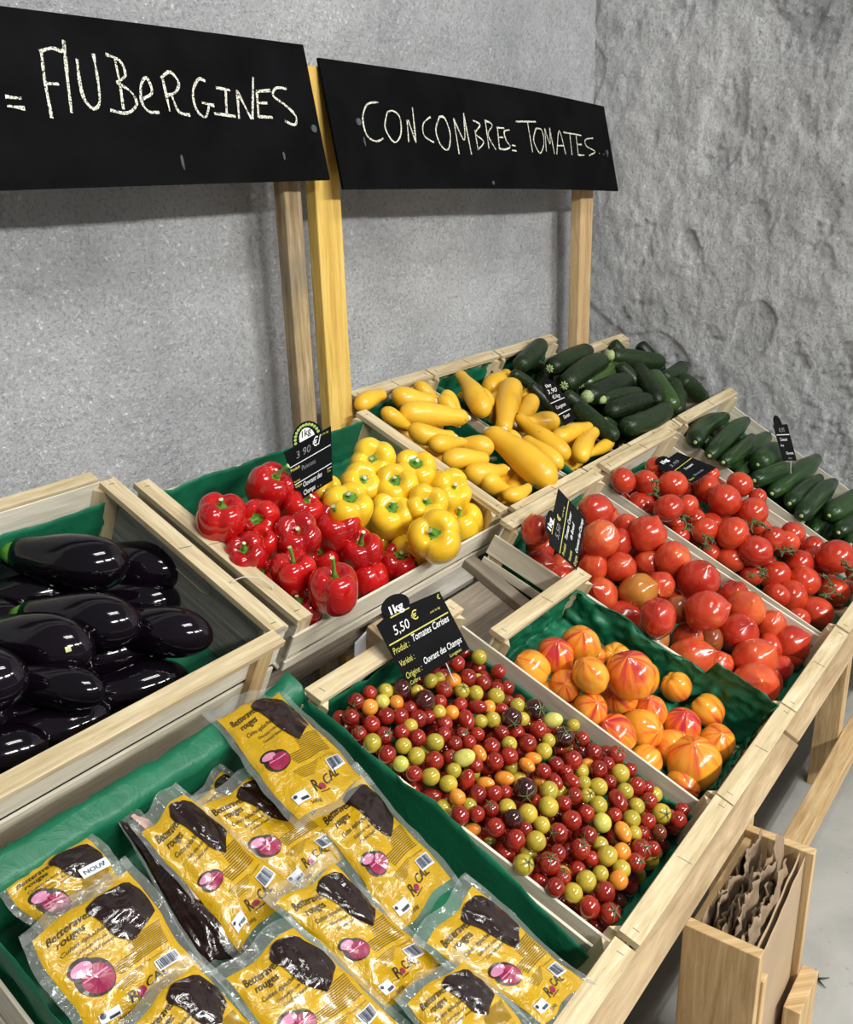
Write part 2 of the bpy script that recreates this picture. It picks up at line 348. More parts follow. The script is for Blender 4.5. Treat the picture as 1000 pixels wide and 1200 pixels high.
[1.0191,0.1622,-0.0018,0.0466,-0.23,-0.59,0.77,0,0,"darker red one in the front half, glossy point up right"],
[1.1229,0.0784,-0.0498,0.0469,0.06,-0.78,0.62,0,0,"in the front right corner touching divider and batten"],
[0.7568,0.2426,0.1271,0.0422,-0.03,-0.11,-0.99,0,0,"large orange-red one in the middle, with no point showing"],
[0.9594,0.2396,0.1303,0.0474,-0.17,-0.47,0.86,0,0,"peaked one leaning on the white divider, tip up"],
[1.0887,0.1727,0.0273,0.0467,-0.51,-0.45,0.73,0,0,"wide one near the divider with a creased highlight"],
[0.7987,0.2719,0.0453,0.0409,-0.16,-0.23,0.96,2,0,"green-tinged at its lower left, against the green paper"],
[0.7907,0.3355,0.0805,0.0422,-0.1,-0.81,0.58,0,0,"against the white divider below the olive-orange one"],
[0.8359,0.3242,0.1314,0.0438,0.02,-0.84,0.55,1,0,"olive-orange with its dry stem scar on the left"],
[0.8854,0.2277,0.0225,0.0387,-0.18,-0.47,0.87,0,0,"medium one with a bright streak up to its point"],
[0.8954,0.1589,-0.0201,0.0348,-0.14,0.83,-0.54,0,0,"between two wide ones in the front half"],
[0.8423,0.1337,-0.0354,0.0328,-0.42,-0.28,0.86,0,0,"low one against the green paper flap"],
[0.8492,0.4202,0.2234,0.0432,-0.03,-0.58,0.81,0,0,"largest one beside the price tag, with a fold to its tip"],
[1.0318,0.0728,-0.0668,0.034,-0.44,-0.65,0.62,0,0,"with a sharp shining point near the front batten"],
[0.789,0.381,0.1299,0.0374,-0.77,0.14,0.62,0,0,"next to the corner of the bicolour crate, white glare on its shoulder"],
[1.1095,0.0727,-0.0645,0.035,0.09,-0.48,-0.87,0,0,"below the corner one near the front batten"],
[0.986,0.3727,0.1989,0.0432,0.24,-0.35,0.91,0,0,"perched high with its point straight up near the divider"],
[0.9741,0.3037,0.1633,0.0408,-0.15,0.56,-0.81,0,0,"ribbed broad one at the back below the upright point"],
[1.1223,0.1229,-0.015,0.0379,0.04,-0.38,0.92,0,0,"by the divider with squared shoulders"],
[0.7504,0.5176,0.179,0.038,0.02,-0.95,0.3,0,0,"lying against the crate's bare left board, tip pointing right"],
[1.085,0.1119,-0.0467,0.0341,0.29,-0.71,-0.64,0,0,"behind the biggest orange-red one, in shade"],
[1.1092,0.2077,0.0453,0.0382,-0.03,-0.02,-1.0,0,0,"mostly hidden behind the creased one near the divider"],
[0.9618,0.0717,-0.0674,0.0328,0.67,0.44,0.59,0,0,"squeezed between front batten and the front-most one"],
[0.9319,0.4762,0.2522,0.0418,0.75,-0.66,-0.02,0,0,"topmost at the very back, right of the price tag"],
[0.956,0.2011,-0.0007,0.0328,0.67,0.35,0.66,3,0,"brownish one sunk in a gap in the middle"],
[0.8925,0.2974,0.1317,0.0334,-0.9,-0.4,-0.17,0,0,"showing its tiny blossom point to the viewer, right of the olive-orange one"],
[0.8533,0.3731,0.1684,0.0346,-0.13,-0.67,0.73,0,0,"pale orange-red, above the olive-orange one"],
[0.8242,0.4219,0.1675,0.0333,-0.21,-0.55,0.81,0,0,"just below the price tag's lower right corner"],
[0.7217,0.5056,0.2674,0.0346,0.46,0.53,0.71,0,0,"back left corner of the crate, left of the price tag"],
[0.7994,0.5404,0.2002,0.034,-0.14,-0.84,-0.52,0,0,"immediately left of the price tag, dull pointed tip down"],
[0.9517,0.4266,0.1841,0.0349,0.11,-0.21,-0.97,0,0,"squeezed behind the big folded one right of the tag"],
[0.8859,0.2505,0.0886,0.0312,0.42,0.75,0.52,3,0,"dark one with a withered stem behind the centre"],
[0.9647,0.3584,0.1419,0.032,0.8,-0.34,0.49,0,0,"small deep red round one in the middle of the back half"],
[0.9925,0.3077,0.1063,0.0315,0.59,0.41,0.69,3,0,"sunk in shade behind the row of pointed ones"],
[0.7793,0.4825,0.1444,0.0328,-0.08,0.07,-0.99,0,0,"cut off by the back batten of the bicolour crate"],
[1.1312,0.1066,-0.0494,0.0328,-0.41,-0.24,0.88,0,0,"small tip peeking between larger ones by the divider"],
[0.8255,0.4988,0.1528,0.0328,-0.28,-0.95,0.13,0,0,"directly under the lower left edge of the price tag"],
[1.0003,0.43,0.2048,0.0306,-0.17,0.79,-0.59,0,0,"half hidden at the back against the vine crate board"],
[1.004,0.2323,0.0353,0.0389,-0.71,0.27,-0.65,0,0,""],
[1.0581,0.3547,0.0881,0.0391,0.6,-0.17,-0.78,0,0,""],
[0.9819,0.5188,0.1909,0.0359,0.25,-0.89,-0.37,0,0,""],
[1.0505,0.5031,0.189,0.0394,-0.38,0.67,-0.64,0,0,""],
[1.0285,0.4253,0.1429,0.0413,0.06,0.55,-0.83,0,0,""],
[0.8971,0.4746,0.1605,0.0379,0.37,0.77,-0.52,0,0,""],
[0.9251,0.4135,0.1271,0.0348,-0.47,0.72,-0.51,0,0,""],
[1.0696,0.2881,0.0577,0.0355,-0.63,-0.67,-0.4,0,0,""],
[0.8939,0.5375,0.191,0.0377,-0.7,-0.55,-0.45,0,0,""],
[0.9435,0.2936,0.0723,0.0348,-0.93,-0.02,-0.37,0,0,""],
[0.8953,0.3596,0.1015,0.0352,-0.23,0.09,-0.97,0,0,""]],"VINE":[[1.3385,0.0757,-0.0561,0.0416,-0.11,0.35,-0.93,0,0,"front-most beside the batten corner"],
[1.4769,0.0791,0.0408,0.0474,0.12,-0.37,-0.92,0,0,"biggest one, right end of the crate"],
[1.3244,0.1358,-0.0251,0.0425,0.54,-0.82,-0.19,0,0,"large smooth one near the divider at the front"],
[1.4867,0.0761,-0.0559,0.042,0.73,-0.37,0.57,1,0,"carrying the large front truss stalk"],
[1.3557,0.1865,0.0058,0.0404,0.38,0.82,0.43,0,0,"shining one left of the front truss"],
[1.3844,0.1231,-0.0007,0.0394,-0.09,0.46,-0.88,0,0,"left end under the front truss"],
[1.2477,0.209,0.1077,0.04,-0.04,0.15,-0.99,0,0,"big one hanging under the central truss"],
[1.251,0.2686,0.1385,0.0411,0.39,-0.68,-0.62,0,0,"whose right side carries a star of sepals"],
[1.3803,0.3374,0.1739,0.043,-0.07,0.52,-0.85,0,0,"largest of the raised group right of the tag"],
[1.2401,0.2616,0.0778,0.0361,0.0,-0.03,-1.0,0,0,"round orange-red one near the divider"],
[1.4397,0.1524,0.0168,0.0373,0.23,0.97,0.13,0,0,"dusky one behind the front truss"],
[1.4109,0.2749,0.1417,0.0412,0.33,-0.61,-0.72,0,0,"tall round one above the central truss"],
[1.1684,0.3994,0.2035,0.0366,0.23,-0.38,-0.9,0,0,"front of the leftmost truss group"],
[1.2004,0.4882,0.1851,0.0379,0.22,-0.33,-0.92,0,0,"below the leftmost truss, leaning on the divider"],
[1.2291,0.329,0.1411,0.0346,0.5,0.54,0.68,0,0,"in the middle with a thin stalk running down it"],
[1.413,0.355,0.1188,0.0379,0.75,-0.44,0.5,0,0,"under the largest raised one"],
[1.3962,0.2274,0.015,0.0323,0.28,-0.62,-0.73,0,0,"half hidden under the big central one"],
[1.2798,0.4379,0.2257,0.0382,0.08,-0.03,-1.0,0,0,"right of the leftmost truss stalk"],
[1.4161,0.3956,0.1802,0.0388,0.74,-0.56,0.37,0,0,"beneath the right end of the lying tag"],
[1.4949,0.1374,0.0138,0.0311,0.45,-0.81,-0.37,0,0,"in front of the shaded pair near the right"],
[1.3582,0.2017,0.104,0.0313,0.22,0.95,0.2,1,0,"right side of the central truss"],
[1.4005,0.1796,0.0855,0.0309,0.68,0.04,0.73,0,0,"standing at the cucumber board, front one of two"],
[1.5421,0.1521,0.0285,0.0316,0.31,-0.68,-0.67,0,0,"right of the pair at the cucumber board, partly behind"],
[1.4501,0.1801,0.0928,0.0306,-0.04,0.34,-0.94,0,0,"standing at the cucumber board, back one of two"],
[1.1996,0.3821,0.1257,0.0291,0.22,-0.41,-0.88,0,0,"flat low one beside the divider in the middle"],
[1.2255,0.3101,0.0862,0.0274,0.45,-0.72,-0.52,1,0,"with a tuft of sepals near the divider"],
[1.511,0.3438,0.1773,0.0351,-0.05,0.54,-0.84,0,0,"topmost by the cucumber board"],
[1.1589,0.5152,0.2561,0.0324,-0.15,0.8,-0.59,0,0,"leftmost at the back, beside the loop of white string"],
[1.2701,0.2669,0.0354,0.0261,0.28,0.9,0.33,0,0,"barely showing above the divider"],
[1.2195,0.4815,0.2411,0.032,0.75,-0.26,0.61,1,0,"bearing the leftmost truss stalk"],
[1.3277,0.2334,0.0086,0.0263,0.24,-0.56,-0.79,0,0,"low one by the divider behind stalks"],
[1.5276,0.1104,-0.0358,0.0259,-0.05,0.69,-0.72,0,0,"behind the large front truss stalk"],
[1.2328,0.3768,0.1943,0.0283,0.09,0.99,0.13,0,0,"tucked behind the front of the leftmost truss"],
[1.5659,0.0688,-0.0762,0.0263,0.72,-0.18,0.67,0,0,"at the right edge of the picture"],
[1.2321,0.4049,0.1469,0.0262,-0.09,0.36,-0.93,0,0,"dim one behind the middle stalk"],
[1.3077,0.1754,-0.0213,0.0263,-0.12,0.54,-0.83,0,0,"dark sliver beside the divider at the front"],
[1.2649,0.3651,0.1526,0.0263,-0.11,0.79,-0.61,0,0,"shaded one above the middle stalk"],
[1.2452,0.36,0.1071,0.0256,0.66,0.18,0.73,0,0,"in a shaded pit in the middle"],
[1.4903,0.0332,0.0076,0.0242,0.55,-0.83,-0.02,0,0,"far right behind the biggest one"],
[1.2676,0.3111,0.0938,0.0253,0.39,-0.67,-0.63,0,0,"small shaded one near the middle stalk"],
[1.5053,0.2931,0.1511,0.0247,0.43,-0.72,-0.53,0,0,"behind the tall round one by the cucumber board"],
[1.3035,0.497,0.2562,0.0262,0.54,-0.68,-0.5,0,0,"behind the lying price tag"],
[1.3336,0.5042,0.2243,0.0257,0.66,-0.73,-0.17,0,0,"just under the left edge of the lying price tag"],
[1.4227,0.4475,0.1713,0.0252,0.03,0.08,-1.0,0,0,"in shade between two brighter ones under the tag"],
[1.1839,0.5371,0.2032,0.0255,0.31,0.74,0.6,0,0,"sunk in the back left corner"],
[1.4588,0.4056,0.2067,0.024,0.54,-0.75,-0.39,0,0,"peeping over the tag's right end"],
[1.3176,0.4731,0.1674,0.0327,0.37,0.77,-0.52,0,0,""],
[1.3368,0.3496,0.1176,0.0312,-0.47,0.72,-0.51,0,0,""],
[1.5,0.2764,0.0675,0.0285,-0.63,-0.67,-0.4,0,0,""],
[1.2223,0.0901,-0.0303,0.0288,-0.7,-0.55,-0.45,0,0,""],
[1.4835,0.2019,0.0292,0.029,-0.93,-0.02,-0.37,0,0,""],
[1.4757,0.4352,0.1484,0.0338,-0.23,0.09,-0.97,0,0,""],
[1.4657,0.5485,0.1947,0.0317,0.37,-0.91,-0.17,0,0,""],
[1.3976,0.2945,0.0724,0.0294,0.09,0.49,-0.87,0,0,""],
[1.381,0.522,0.2059,0.0306,-0.86,-0.5,-0.04,0,0,""],
[1.2653,0.4466,0.1605,0.0287,-0.67,-0.04,-0.74,0,0,""],
[1.2408,0.1475,0.0094,0.0317,-0.64,0.37,-0.68,0,0,""],
[1.2621,0.5391,0.1949,0.0281,-0.08,-0.12,-0.99,0,0,""],
[1.3051,0.4092,0.1324,0.0327,-0.32,-0.88,-0.34,0,0,""],
[1.5057,0.3784,0.1149,0.0324,-0.92,0.31,-0.23,0,0,""],
[1.2557,0.2173,0.0388,0.03,-0.58,-0.37,-0.73,0,0,""],
[1.3431,0.2743,0.0602,0.0337,-0.7,0.71,-0.0,0,0,""],
[1.4413,0.2413,0.0568,0.0294,-0.02,-0.88,-0.48,0,0,""],
[1.4674,0.3155,0.0964,0.0324,-0.89,0.46,-0.01,0,0,""],
[1.5067,0.505,0.1821,0.0284,0.43,-0.78,-0.45,0,0,""],
[1.5346,0.4165,0.1474,0.0288,-0.63,-0.41,-0.65,0,0,""],
[1.5422,0.2191,0.0303,0.0327,0.75,-0.58,-0.33,0,0,""],
[1.3637,0.4138,0.1237,0.0292,0.71,0.09,-0.7,0,0,""],
[1.3239,0.5496,0.1965,0.0296,-0.52,0.11,-0.85,0,0,""],
[1.5342,0.3088,0.0942,0.0284,0.57,-0.38,-0.73,0,0,""]],"BICOLOUR":[[0.5622,0.0795,-0.0434,0.0508,-0.27,-0.05,0.96,0,0,"largest at the front, red rays from its top"],
[0.5195,0.0807,-0.0645,0.032,-0.55,-0.79,0.29,0,0,"flattened one in the front left corner"],
[0.6637,0.0756,-0.0574,0.0409,-0.33,-0.35,0.88,0,0,"near the front batten with a pink crown"],
[0.4769,0.1956,0.0189,0.0396,-0.5,0.28,0.82,0,0,"big golden one near the left board"],
[0.5761,0.1254,-0.0366,0.037,-0.56,-0.82,0.11,0,0,"upside-down one showing its green calyx"],
[0.5547,0.1797,-0.0038,0.041,-0.23,-0.89,0.38,0,0,"orange-red with its crimson point turned right"],
[0.5066,0.1484,-0.032,0.0304,0.87,-0.36,0.34,0,0,"golden one pressed on the left board near the front"],
[0.6364,0.1335,-0.0252,0.037,-0.17,-0.2,0.96,0,0,"red-capped one beside the green paper flap"],
[0.568,0.2121,0.0925,0.0472,-0.34,-0.01,0.94,0,0,"largest at the back with a red star of stripes"],
[0.4751,0.2467,0.0548,0.0347,-0.3,-0.55,0.78,0,0,"yellow and orange with a sharp shining point"],
[0.5772,0.2368,0.028,0.0369,-0.74,-0.05,0.67,0,0,"reddest, with a crimson point in the middle"],
[0.6151,0.1874,-0.0022,0.0331,-0.28,0.0,0.96,0,0,"paler one behind the middle pair"],
[0.4761,0.2724,0.0319,0.0299,0.4,0.8,0.45,0,0,"dark red-orange one sunk at the left board"],
[0.4925,0.2551,0.1147,0.0361,-0.36,0.22,0.9,0,0,"with pink stripes running from its left point"],
[0.4505,0.3529,0.1168,0.0371,-0.53,0.46,0.72,0,0,"leftmost, with orange-red stripes curving down"],
[0.4833,0.3014,0.083,0.0319,-0.7,-0.37,0.62,0,0,"plain golden round one with no stripes"],
[0.4666,0.3344,0.0615,0.028,0.87,-0.09,0.49,0,0,"orange sliver low against the left board"],
[0.5116,0.3393,0.1195,0.0374,-0.22,-0.24,0.95,0,0,"second at the back, smooth golden yellow"],
[0.5723,0.3181,0.123,0.0396,-0.33,-0.28,0.9,0,0,"topmost, with a small pink-red cap at the top"],
[0.7157,0.1795,0.0082,0.0312,0.31,-0.48,-0.82,0,0,""],
[0.6202,0.3216,0.0752,0.031,0.91,0.2,-0.37,0,0,""],
[0.6689,0.2333,0.0332,0.0371,-0.05,-0.11,-0.99,0,0,""],
[0.7254,0.1174,-0.0272,0.034,-0.05,-0.8,-0.59,0,0,""],
[0.6752,0.2922,0.0592,0.0306,0.65,0.03,-0.76,0,0,""]],"PEPRED":[[0.199,0.5949,0.3112,0.0446,-0.1,-0.17,0.98,0,1.0,"large smooth one near the front with a long slanting stem"],
[0.1792,0.656,0.2693,0.0391,-0.52,-0.24,0.82,0,0.35,"front left corner, star of green showing"],
[0.187,0.6783,0.3258,0.0407,-0.16,-0.23,0.96,0,0.85,"middle of the reds with a tall pointed stem"],
[0.3754,0.6697,0.2414,0.0396,0.02,0.23,0.97,0,1.1,"near the front board with the tallest upright stem"],
[0.4683,0.6717,0.2447,0.0419,-0.18,-0.37,0.91,0,0.35,"rightmost red, touching the yellow ones"],
[0.3818,0.6925,0.2982,0.0434,-0.37,-0.37,0.85,0,0.9,"with a curved stem reaching over a yellow pepper"],
[0.1497,0.7494,0.3598,0.0385,-0.61,-0.37,0.7,0,0.5,"beside the left batten with a thin spiked stem"],
[0.2407,0.7153,0.3687,0.0435,-0.44,-0.5,0.75,0,0.35,"dark crimson, seen from above in the middle of the reds"],
[0.3607,0.7328,0.3427,0.0477,-0.26,-0.38,0.89,0,0.7,"two-lobed one beside the yellow peppers with an upright stem"],
[0.168,0.7228,0.3173,0.0314,-0.79,-0.08,0.61,0,0.9,"low one by the left batten, stem slanting up right"],
[0.3413,0.7505,0.2893,0.0396,-0.66,-0.26,0.71,0,0.7,"creased one with a thick pointed stem"],
[0.149,0.8084,0.4133,0.046,-0.07,-0.3,0.95,0,0.35,"leftmost in the crate with a short ragged stem"],
[0.1831,0.7047,0.2766,0.0323,-0.3,0.4,0.87,0,0.0,"sliver behind the white string near the front"],
[0.1991,0.7577,0.3638,0.0322,-0.62,-0.28,0.73,0,0.6,"tucked behind, its hooked stem trailing down"],
[0.218,0.7813,0.4003,0.0371,-0.86,-0.44,0.27,0,0.4,"wide flat-topped one right of the leftmost pepper"],
[0.3243,0.7857,0.3817,0.0412,0.06,-0.56,0.83,0,0.45,"below the price tag's lower tip"],
[0.2946,0.8347,0.4258,0.0458,0.09,-0.58,0.81,0,0.8,"topmost at the back with its stem bent right toward the tag"],
[0.1563,0.8329,0.3653,0.0316,-0.51,-0.29,0.81,0,0.0,"mostly hidden under the leftmost pepper"]],"PEPYEL":[[0.4923,0.5948,0.3111,0.0538,-0.72,-0.4,0.57,0,0.3,"widest, with a white-cut stem in a deep green ring"],
[0.5172,0.6708,0.2604,0.048,-0.36,-0.23,0.9,0,0.3,"above the rightmost red pepper"],
[0.6968,0.6798,0.2486,0.052,-0.33,-0.16,0.93,0,0.4,"front right corner"],
[0.5067,0.7149,0.325,0.0499,-0.4,-0.41,0.82,0,0.3,"centre of the yellow ones"],
[0.3921,0.7299,0.3757,0.0489,-0.21,-0.47,0.86,0,0.25,"leftmost full one, above the two-lobed red pepper"],
[0.4929,0.7483,0.2745,0.0402,-0.86,-0.23,0.46,0,0.4,"half covered by a red pepper's curved stem"],
[0.5533,0.6616,0.3431,0.0449,-0.59,-0.51,0.62,0,0.25,"small one right of the centre one"],
[0.6935,0.7164,0.3234,0.0514,-0.15,-0.84,0.52,0,0.35,"at the right board with its stem turned right"],
[0.5481,0.7331,0.3727,0.0464,-0.57,-0.4,0.72,0,0.25,"squat one in the middle of the back half"],
[0.6595,0.7725,0.3663,0.0508,-0.32,-0.41,0.85,0,0.3,"back row, right of the topmost"],
[0.4991,0.7913,0.3844,0.0442,-0.3,-0.77,0.57,0,0.3,"left of centre with its stem scar facing right"],
[0.5652,0.8072,0.4127,0.0491,-0.67,-0.58,0.46,0,0.25,"topmost left, beside the green paper"],
[0.3935,0.7814,0.4003,0.03,-0.42,-0.42,0.8,0,0.0,"just right of the price tag, mostly hidden"]],"COURGY":[[1.1066,0.6559,0.3182,1.1303,0.7839,0.3794,0.0276,"long one with a dark green stem end in the middle right"],
[0.9581,0.6205,0.3012,0.9765,0.7675,0.3715,0.0391,"longest and thickest, lying across the white divider"],
[1.2484,0.8895,0.4298,1.0517,0.7896,0.3821,0.0327,"standing upright at the back right of the pile"],
[1.0545,0.8579,0.4147,1.1304,0.9715,0.4691,0.0295,"slanting thick one left of the upright one"],
[1.1517,0.6268,0.3042,1.2913,0.665,0.3225,0.0256,"near the right board, plump and short"],
[1.1598,0.6974,0.338,1.2956,0.6874,0.3332,0.0235,"behind the plump short one"],
[1.2259,0.7547,0.3584,1.1572,0.7798,0.3704,0.0288,"smooth one under the small price tag"],
[1.2786,0.8478,0.3912,1.1393,0.8055,0.371,0.0251,"dull green-tinged one behind the stem end"],
[1.0454,0.6369,0.3091,1.0529,0.7215,0.3495,0.0222,"slender one underneath the long stemmed one"],
[1.3395,0.6445,0.2917,1.211,0.642,0.2905,0.0173,"lowest against the front right batten"],
[1.171,0.9004,0.407,1.2469,0.9187,0.4158,0.0238,"peeping behind the upright one"],
[1.3146,0.8779,0.4033,1.2655,0.87,0.3738,0.0166,"small tip near the divider"],
[1.0376,0.7591,0.3652,1.0641,0.7284,0.3252,0.0188,"short piece showing under the upright one"],
[0.8377,0.919,0.4439,0.9559,0.8593,0.4154,0.0309,"with a narrow neck, third from the back at the left"],
[0.8781,0.9748,0.4707,0.9356,0.941,0.4545,0.0296,"behind the necked one, blunt end left"],
[1.2348,0.9458,0.4264,1.341,0.969,0.4375,0.0326,"topmost at the back, pointing up right"],
[1.118,0.8914,0.4144,1.1111,0.9485,0.4161,0.0329,"below the topmost one, its blunt end down right"],
[0.7949,0.8672,0.4192,0.856,0.8243,0.3987,0.0248,"under the necked one, tip to the right"],
[0.7996,0.8131,0.3933,0.8625,0.7952,0.3848,0.0238,"flat one beside the pepper crate batten"],
[0.9114,0.7562,0.3661,0.8872,0.8076,0.3655,0.0286,"middle left, end toward the viewer"],
[0.7814,0.7626,0.3692,0.8589,0.7313,0.3542,0.0251,"lying along the batten in the front left"],
[0.7945,0.7071,0.3426,0.8707,0.6879,0.3335,0.0283,"bulky one at the front left"],
[0.8036,0.6723,0.326,0.8474,0.6568,0.2934,0.0248,"end-on one at the front batten"],
[0.9772,0.9196,0.4443,0.9718,0.8828,0.4014,0.0209,"narrow one near the back, tip down right"],
[0.964,0.9825,0.4743,0.994,0.9541,0.4355,0.0202,"pale one at the very back left"],
[0.7447,0.9857,0.4758,0.8231,0.9934,0.4795,0.0216,"alone at the left behind the yellow post"],
[0.7803,0.9394,0.4537,0.8196,0.9185,0.4185,0.0197,"small one beside the pepper batten's back end"],
[1.008,0.9311,0.4497,1.0073,0.894,0.4068,0.0202,"behind the slanting pair with a dark stem tip"],
[0.8039,0.6234,0.3026,0.8697,0.6191,0.3006,0.0189,"lowest at the front left corner"],
[0.8507,0.6584,0.2485,0.9792,0.7085,0.2725,0.0285,""],
[1.1535,0.674,0.2529,1.2915,0.6953,0.2631,0.0317,""],
[0.8398,0.7356,0.2874,0.9793,0.7251,0.2824,0.0296,""],
[1.1621,0.7408,0.2791,1.3015,0.7283,0.2731,0.0313,""],
[0.8487,0.7488,0.2956,0.9737,0.8057,0.3228,0.0272,""],
[1.1328,0.7628,0.3033,1.2692,0.7909,0.3167,0.0293,""],
[0.8377,0.8247,0.3077,0.9761,0.8439,0.3169,0.0283,""],
[1.1475,0.8197,0.3109,1.2848,0.8445,0.3228,0.0284,""],
[0.8342,0.8681,0.3356,0.9721,0.8902,0.3462,0.0271,""],
[1.1627,0.8607,0.3419,1.2989,0.89,0.3559,0.0281,""],
[0.8663,0.9031,0.3477,0.9944,0.9541,0.3721,0.029,""],
[1.1585,0.8995,0.3686,1.2911,0.9401,0.388,0.0295,""],
[0.8532,0.9555,0.3778,0.9869,0.9931,0.3958,0.0305,""],
[1.1656,0.947,0.3794,1.2942,0.9971,0.4033,0.0305,""]],"COURGG":[[1.495,0.8994,0.4423,1.7228,0.9133,0.449,0.0308,"curved glossy one with a yellow flower end, back left"],
[1.4549,0.8303,0.4093,1.7083,0.8566,0.4219,0.0329,"dark mottled one right of the flowered pair"],
[1.597,0.8523,0.3804,1.8071,0.8626,0.3853,0.0331,"brighter green with a starry pale flower end"],
[1.4686,0.7661,0.3786,1.6898,0.7652,0.3782,0.0325,"light ribbed one with a pale stalk end"],
[1.4983,0.7363,0.3644,1.6614,0.7116,0.3526,0.022,"slim one in the middle with a pale ring end"],
[1.452,0.6939,0.3441,1.643,0.6768,0.3359,0.028,"dull dark one below the slim one"],
[1.4325,0.6346,0.3157,1.6651,0.6285,0.3128,0.0328,"speckled one resting on the front batten"],
[1.8118,0.8595,0.4233,1.9699,0.7844,0.3873,0.0313,"shiny one lying level at the back with a pale end"],
[1.8103,0.7816,0.386,1.6968,0.6687,0.332,0.0284,"upright leaning one right of the middle"],
[1.8247,0.7331,0.3628,1.729,0.637,0.3169,0.0325,"bright green leaning one beside the upright one"],
[1.8844,0.7252,0.3591,2.0374,0.735,0.3637,0.0286,"with a thin dark stalk pointing right"],
[1.9948,0.8536,0.4205,2.0146,0.7988,0.3555,0.0249,"short stub on top at the very back"],
[1.9229,0.6796,0.3372,1.9896,0.6549,0.2867,0.0296,"blunt one near the side wall"],
[2.02,0.6673,0.2803,2.1034,0.6879,0.2496,0.0309,"rightmost at the side wall"],
[1.3549,0.7377,0.365,1.3338,0.6348,0.3158,0.0276,"long glossy one lying by the white divider"],
[1.3792,0.6729,0.334,1.4481,0.6513,0.2849,0.0146,"pale stalk end poking out near the front"],
[1.3767,0.7873,0.3888,1.4204,0.742,0.3283,0.0222,"streaky one under the small price tag"],
[1.8855,0.896,0.4407,1.9185,0.8454,0.3777,0.0244,"dark one under the level shiny one"],
[1.8552,0.685,0.3398,1.8008,0.6472,0.2829,0.029,"round end in shade at the right"],
[1.8672,0.6645,0.3045,1.873,0.7535,0.3074,0.0258,"lowest round end at the right"],
[1.7538,0.81,0.3996,1.7747,0.7554,0.3347,0.0233,"hidden one in the dark middle"],
[1.3872,0.9439,0.4636,1.5711,0.9891,0.4852,0.0287,"tall one leaning on the back board, left"],
[1.4945,0.967,0.4491,1.5762,0.9805,0.4159,0.0225,"short one right of the tall leaning one"],
[1.3052,0.9159,0.4502,1.3675,0.8857,0.397,0.0165,"flat one near the white divider at the back"],
[1.303,0.8584,0.4227,1.3363,0.8078,0.3598,0.0162,"partly hidden one left of the small price tag"],
[1.4503,0.6557,0.228,1.5851,0.7335,0.2651,0.0275,""],
[1.7635,0.6487,0.245,1.9082,0.7104,0.2745,0.0288,""],
[1.4346,0.7171,0.2747,1.5841,0.7685,0.2993,0.028,""],
[1.748,0.7028,0.2726,1.9036,0.7366,0.2888,0.033,""],
[1.4529,0.7763,0.2985,1.6045,0.8226,0.3207,0.0286,""],
[1.7362,0.7626,0.2926,1.8962,0.765,0.2938,0.0289,""],
[1.4427,0.8165,0.3205,1.5804,0.8901,0.3556,0.0304,""],
[1.7503,0.8054,0.3084,1.9103,0.8074,0.3094,0.0278,""],
[1.4564,0.8657,0.3489,1.5885,0.9471,0.3878,0.0281,""],
[1.7918,0.8087,0.3236,1.9338,0.8751,0.3554,0.0324,""],
[1.467,0.9325,0.3702,1.6093,0.9984,0.4017,0.0329,""],
[1.792,0.8754,0.3562,1.9513,0.8894,0.3629,0.0313,""]],"CUC":[[1.6406,0.5147,0.2429,1.894,0.5288,0.2501,0.0298,"leftmost, curved, against the back batten"],
[1.6159,0.4638,0.2166,1.9636,0.4883,0.2292,0.0264,"long straight one second from the left"],
[1.6301,0.4288,0.1985,1.8766,0.441,0.2049,0.0238,"short one lying low, third from the left"],
[1.7374,0.4448,0.1632,2.0524,0.4483,0.165,0.0339,"thick dark one left of the price tag"],
[1.7631,0.3701,0.1683,1.9121,0.368,0.1672,0.0352,"blunt one under the price tag, flower scar showing"],
[1.6492,0.3409,0.1532,1.8453,0.3153,0.1401,0.0256,"pale shaded one below the price tag"],
[1.6977,0.3055,0.1107,2.081,0.3,0.1079,0.0315,"longest, its dark end pointing up right of the tag"],
[1.6553,0.2455,0.1041,1.9056,0.2416,0.102,0.0255,"with a pale flower scar, right of the longest"],
[1.6342,0.2057,0.0836,1.9313,0.2082,0.0848,0.0285,"ribbed with light stripes near its dark end"],
[1.7459,0.1572,0.0586,1.9926,0.1332,0.0462,0.0343,"thick striped one at the right picture edge"],
[1.6814,0.1162,0.0374,1.8956,0.0995,0.0288,0.0282,"second from the front at the right edge"],
[1.6602,0.0785,0.0179,1.8285,0.0641,0.0106,0.0256,"front-most at the right edge"],
[1.7455,0.5277,0.2108,1.8279,0.5488,0.181,0.0216,"hidden between the two leftmost"],
[1.6881,0.0647,-0.056,1.9154,0.1331,-0.0208,0.0255,""],
[1.7035,0.1511,-0.0175,1.9433,0.1595,-0.0132,0.0267,""],
[1.6962,0.1875,0.0178,1.9338,0.2174,0.0333,0.0249,""],
[1.7291,0.2288,0.0331,1.9594,0.2889,0.0641,0.0233,""],
[1.7383,0.2605,0.0475,1.9465,0.3666,0.1022,0.0262,""],
[1.7302,0.3618,0.1037,1.97,0.37,0.1079,0.0255,""],
[1.7215,0.4171,0.134,1.9615,0.421,0.136,0.0249,""],
[1.7607,0.4203,0.1331,1.9681,0.5277,0.1885,0.0271,""],
[1.7512,0.4805,0.1596,1.964,0.5791,0.2104,0.0272,""]],"AUB":[[-0.0425,0.857,0.3833,-0.1233,0.9736,0.4045,0.049,"topmost, longest, its end facing the crate's right side"],
[-0.0714,0.9661,0.3395,-0.1833,1.0731,0.3515,0.0499,"with a cream blossom scar, left of the topmost"],
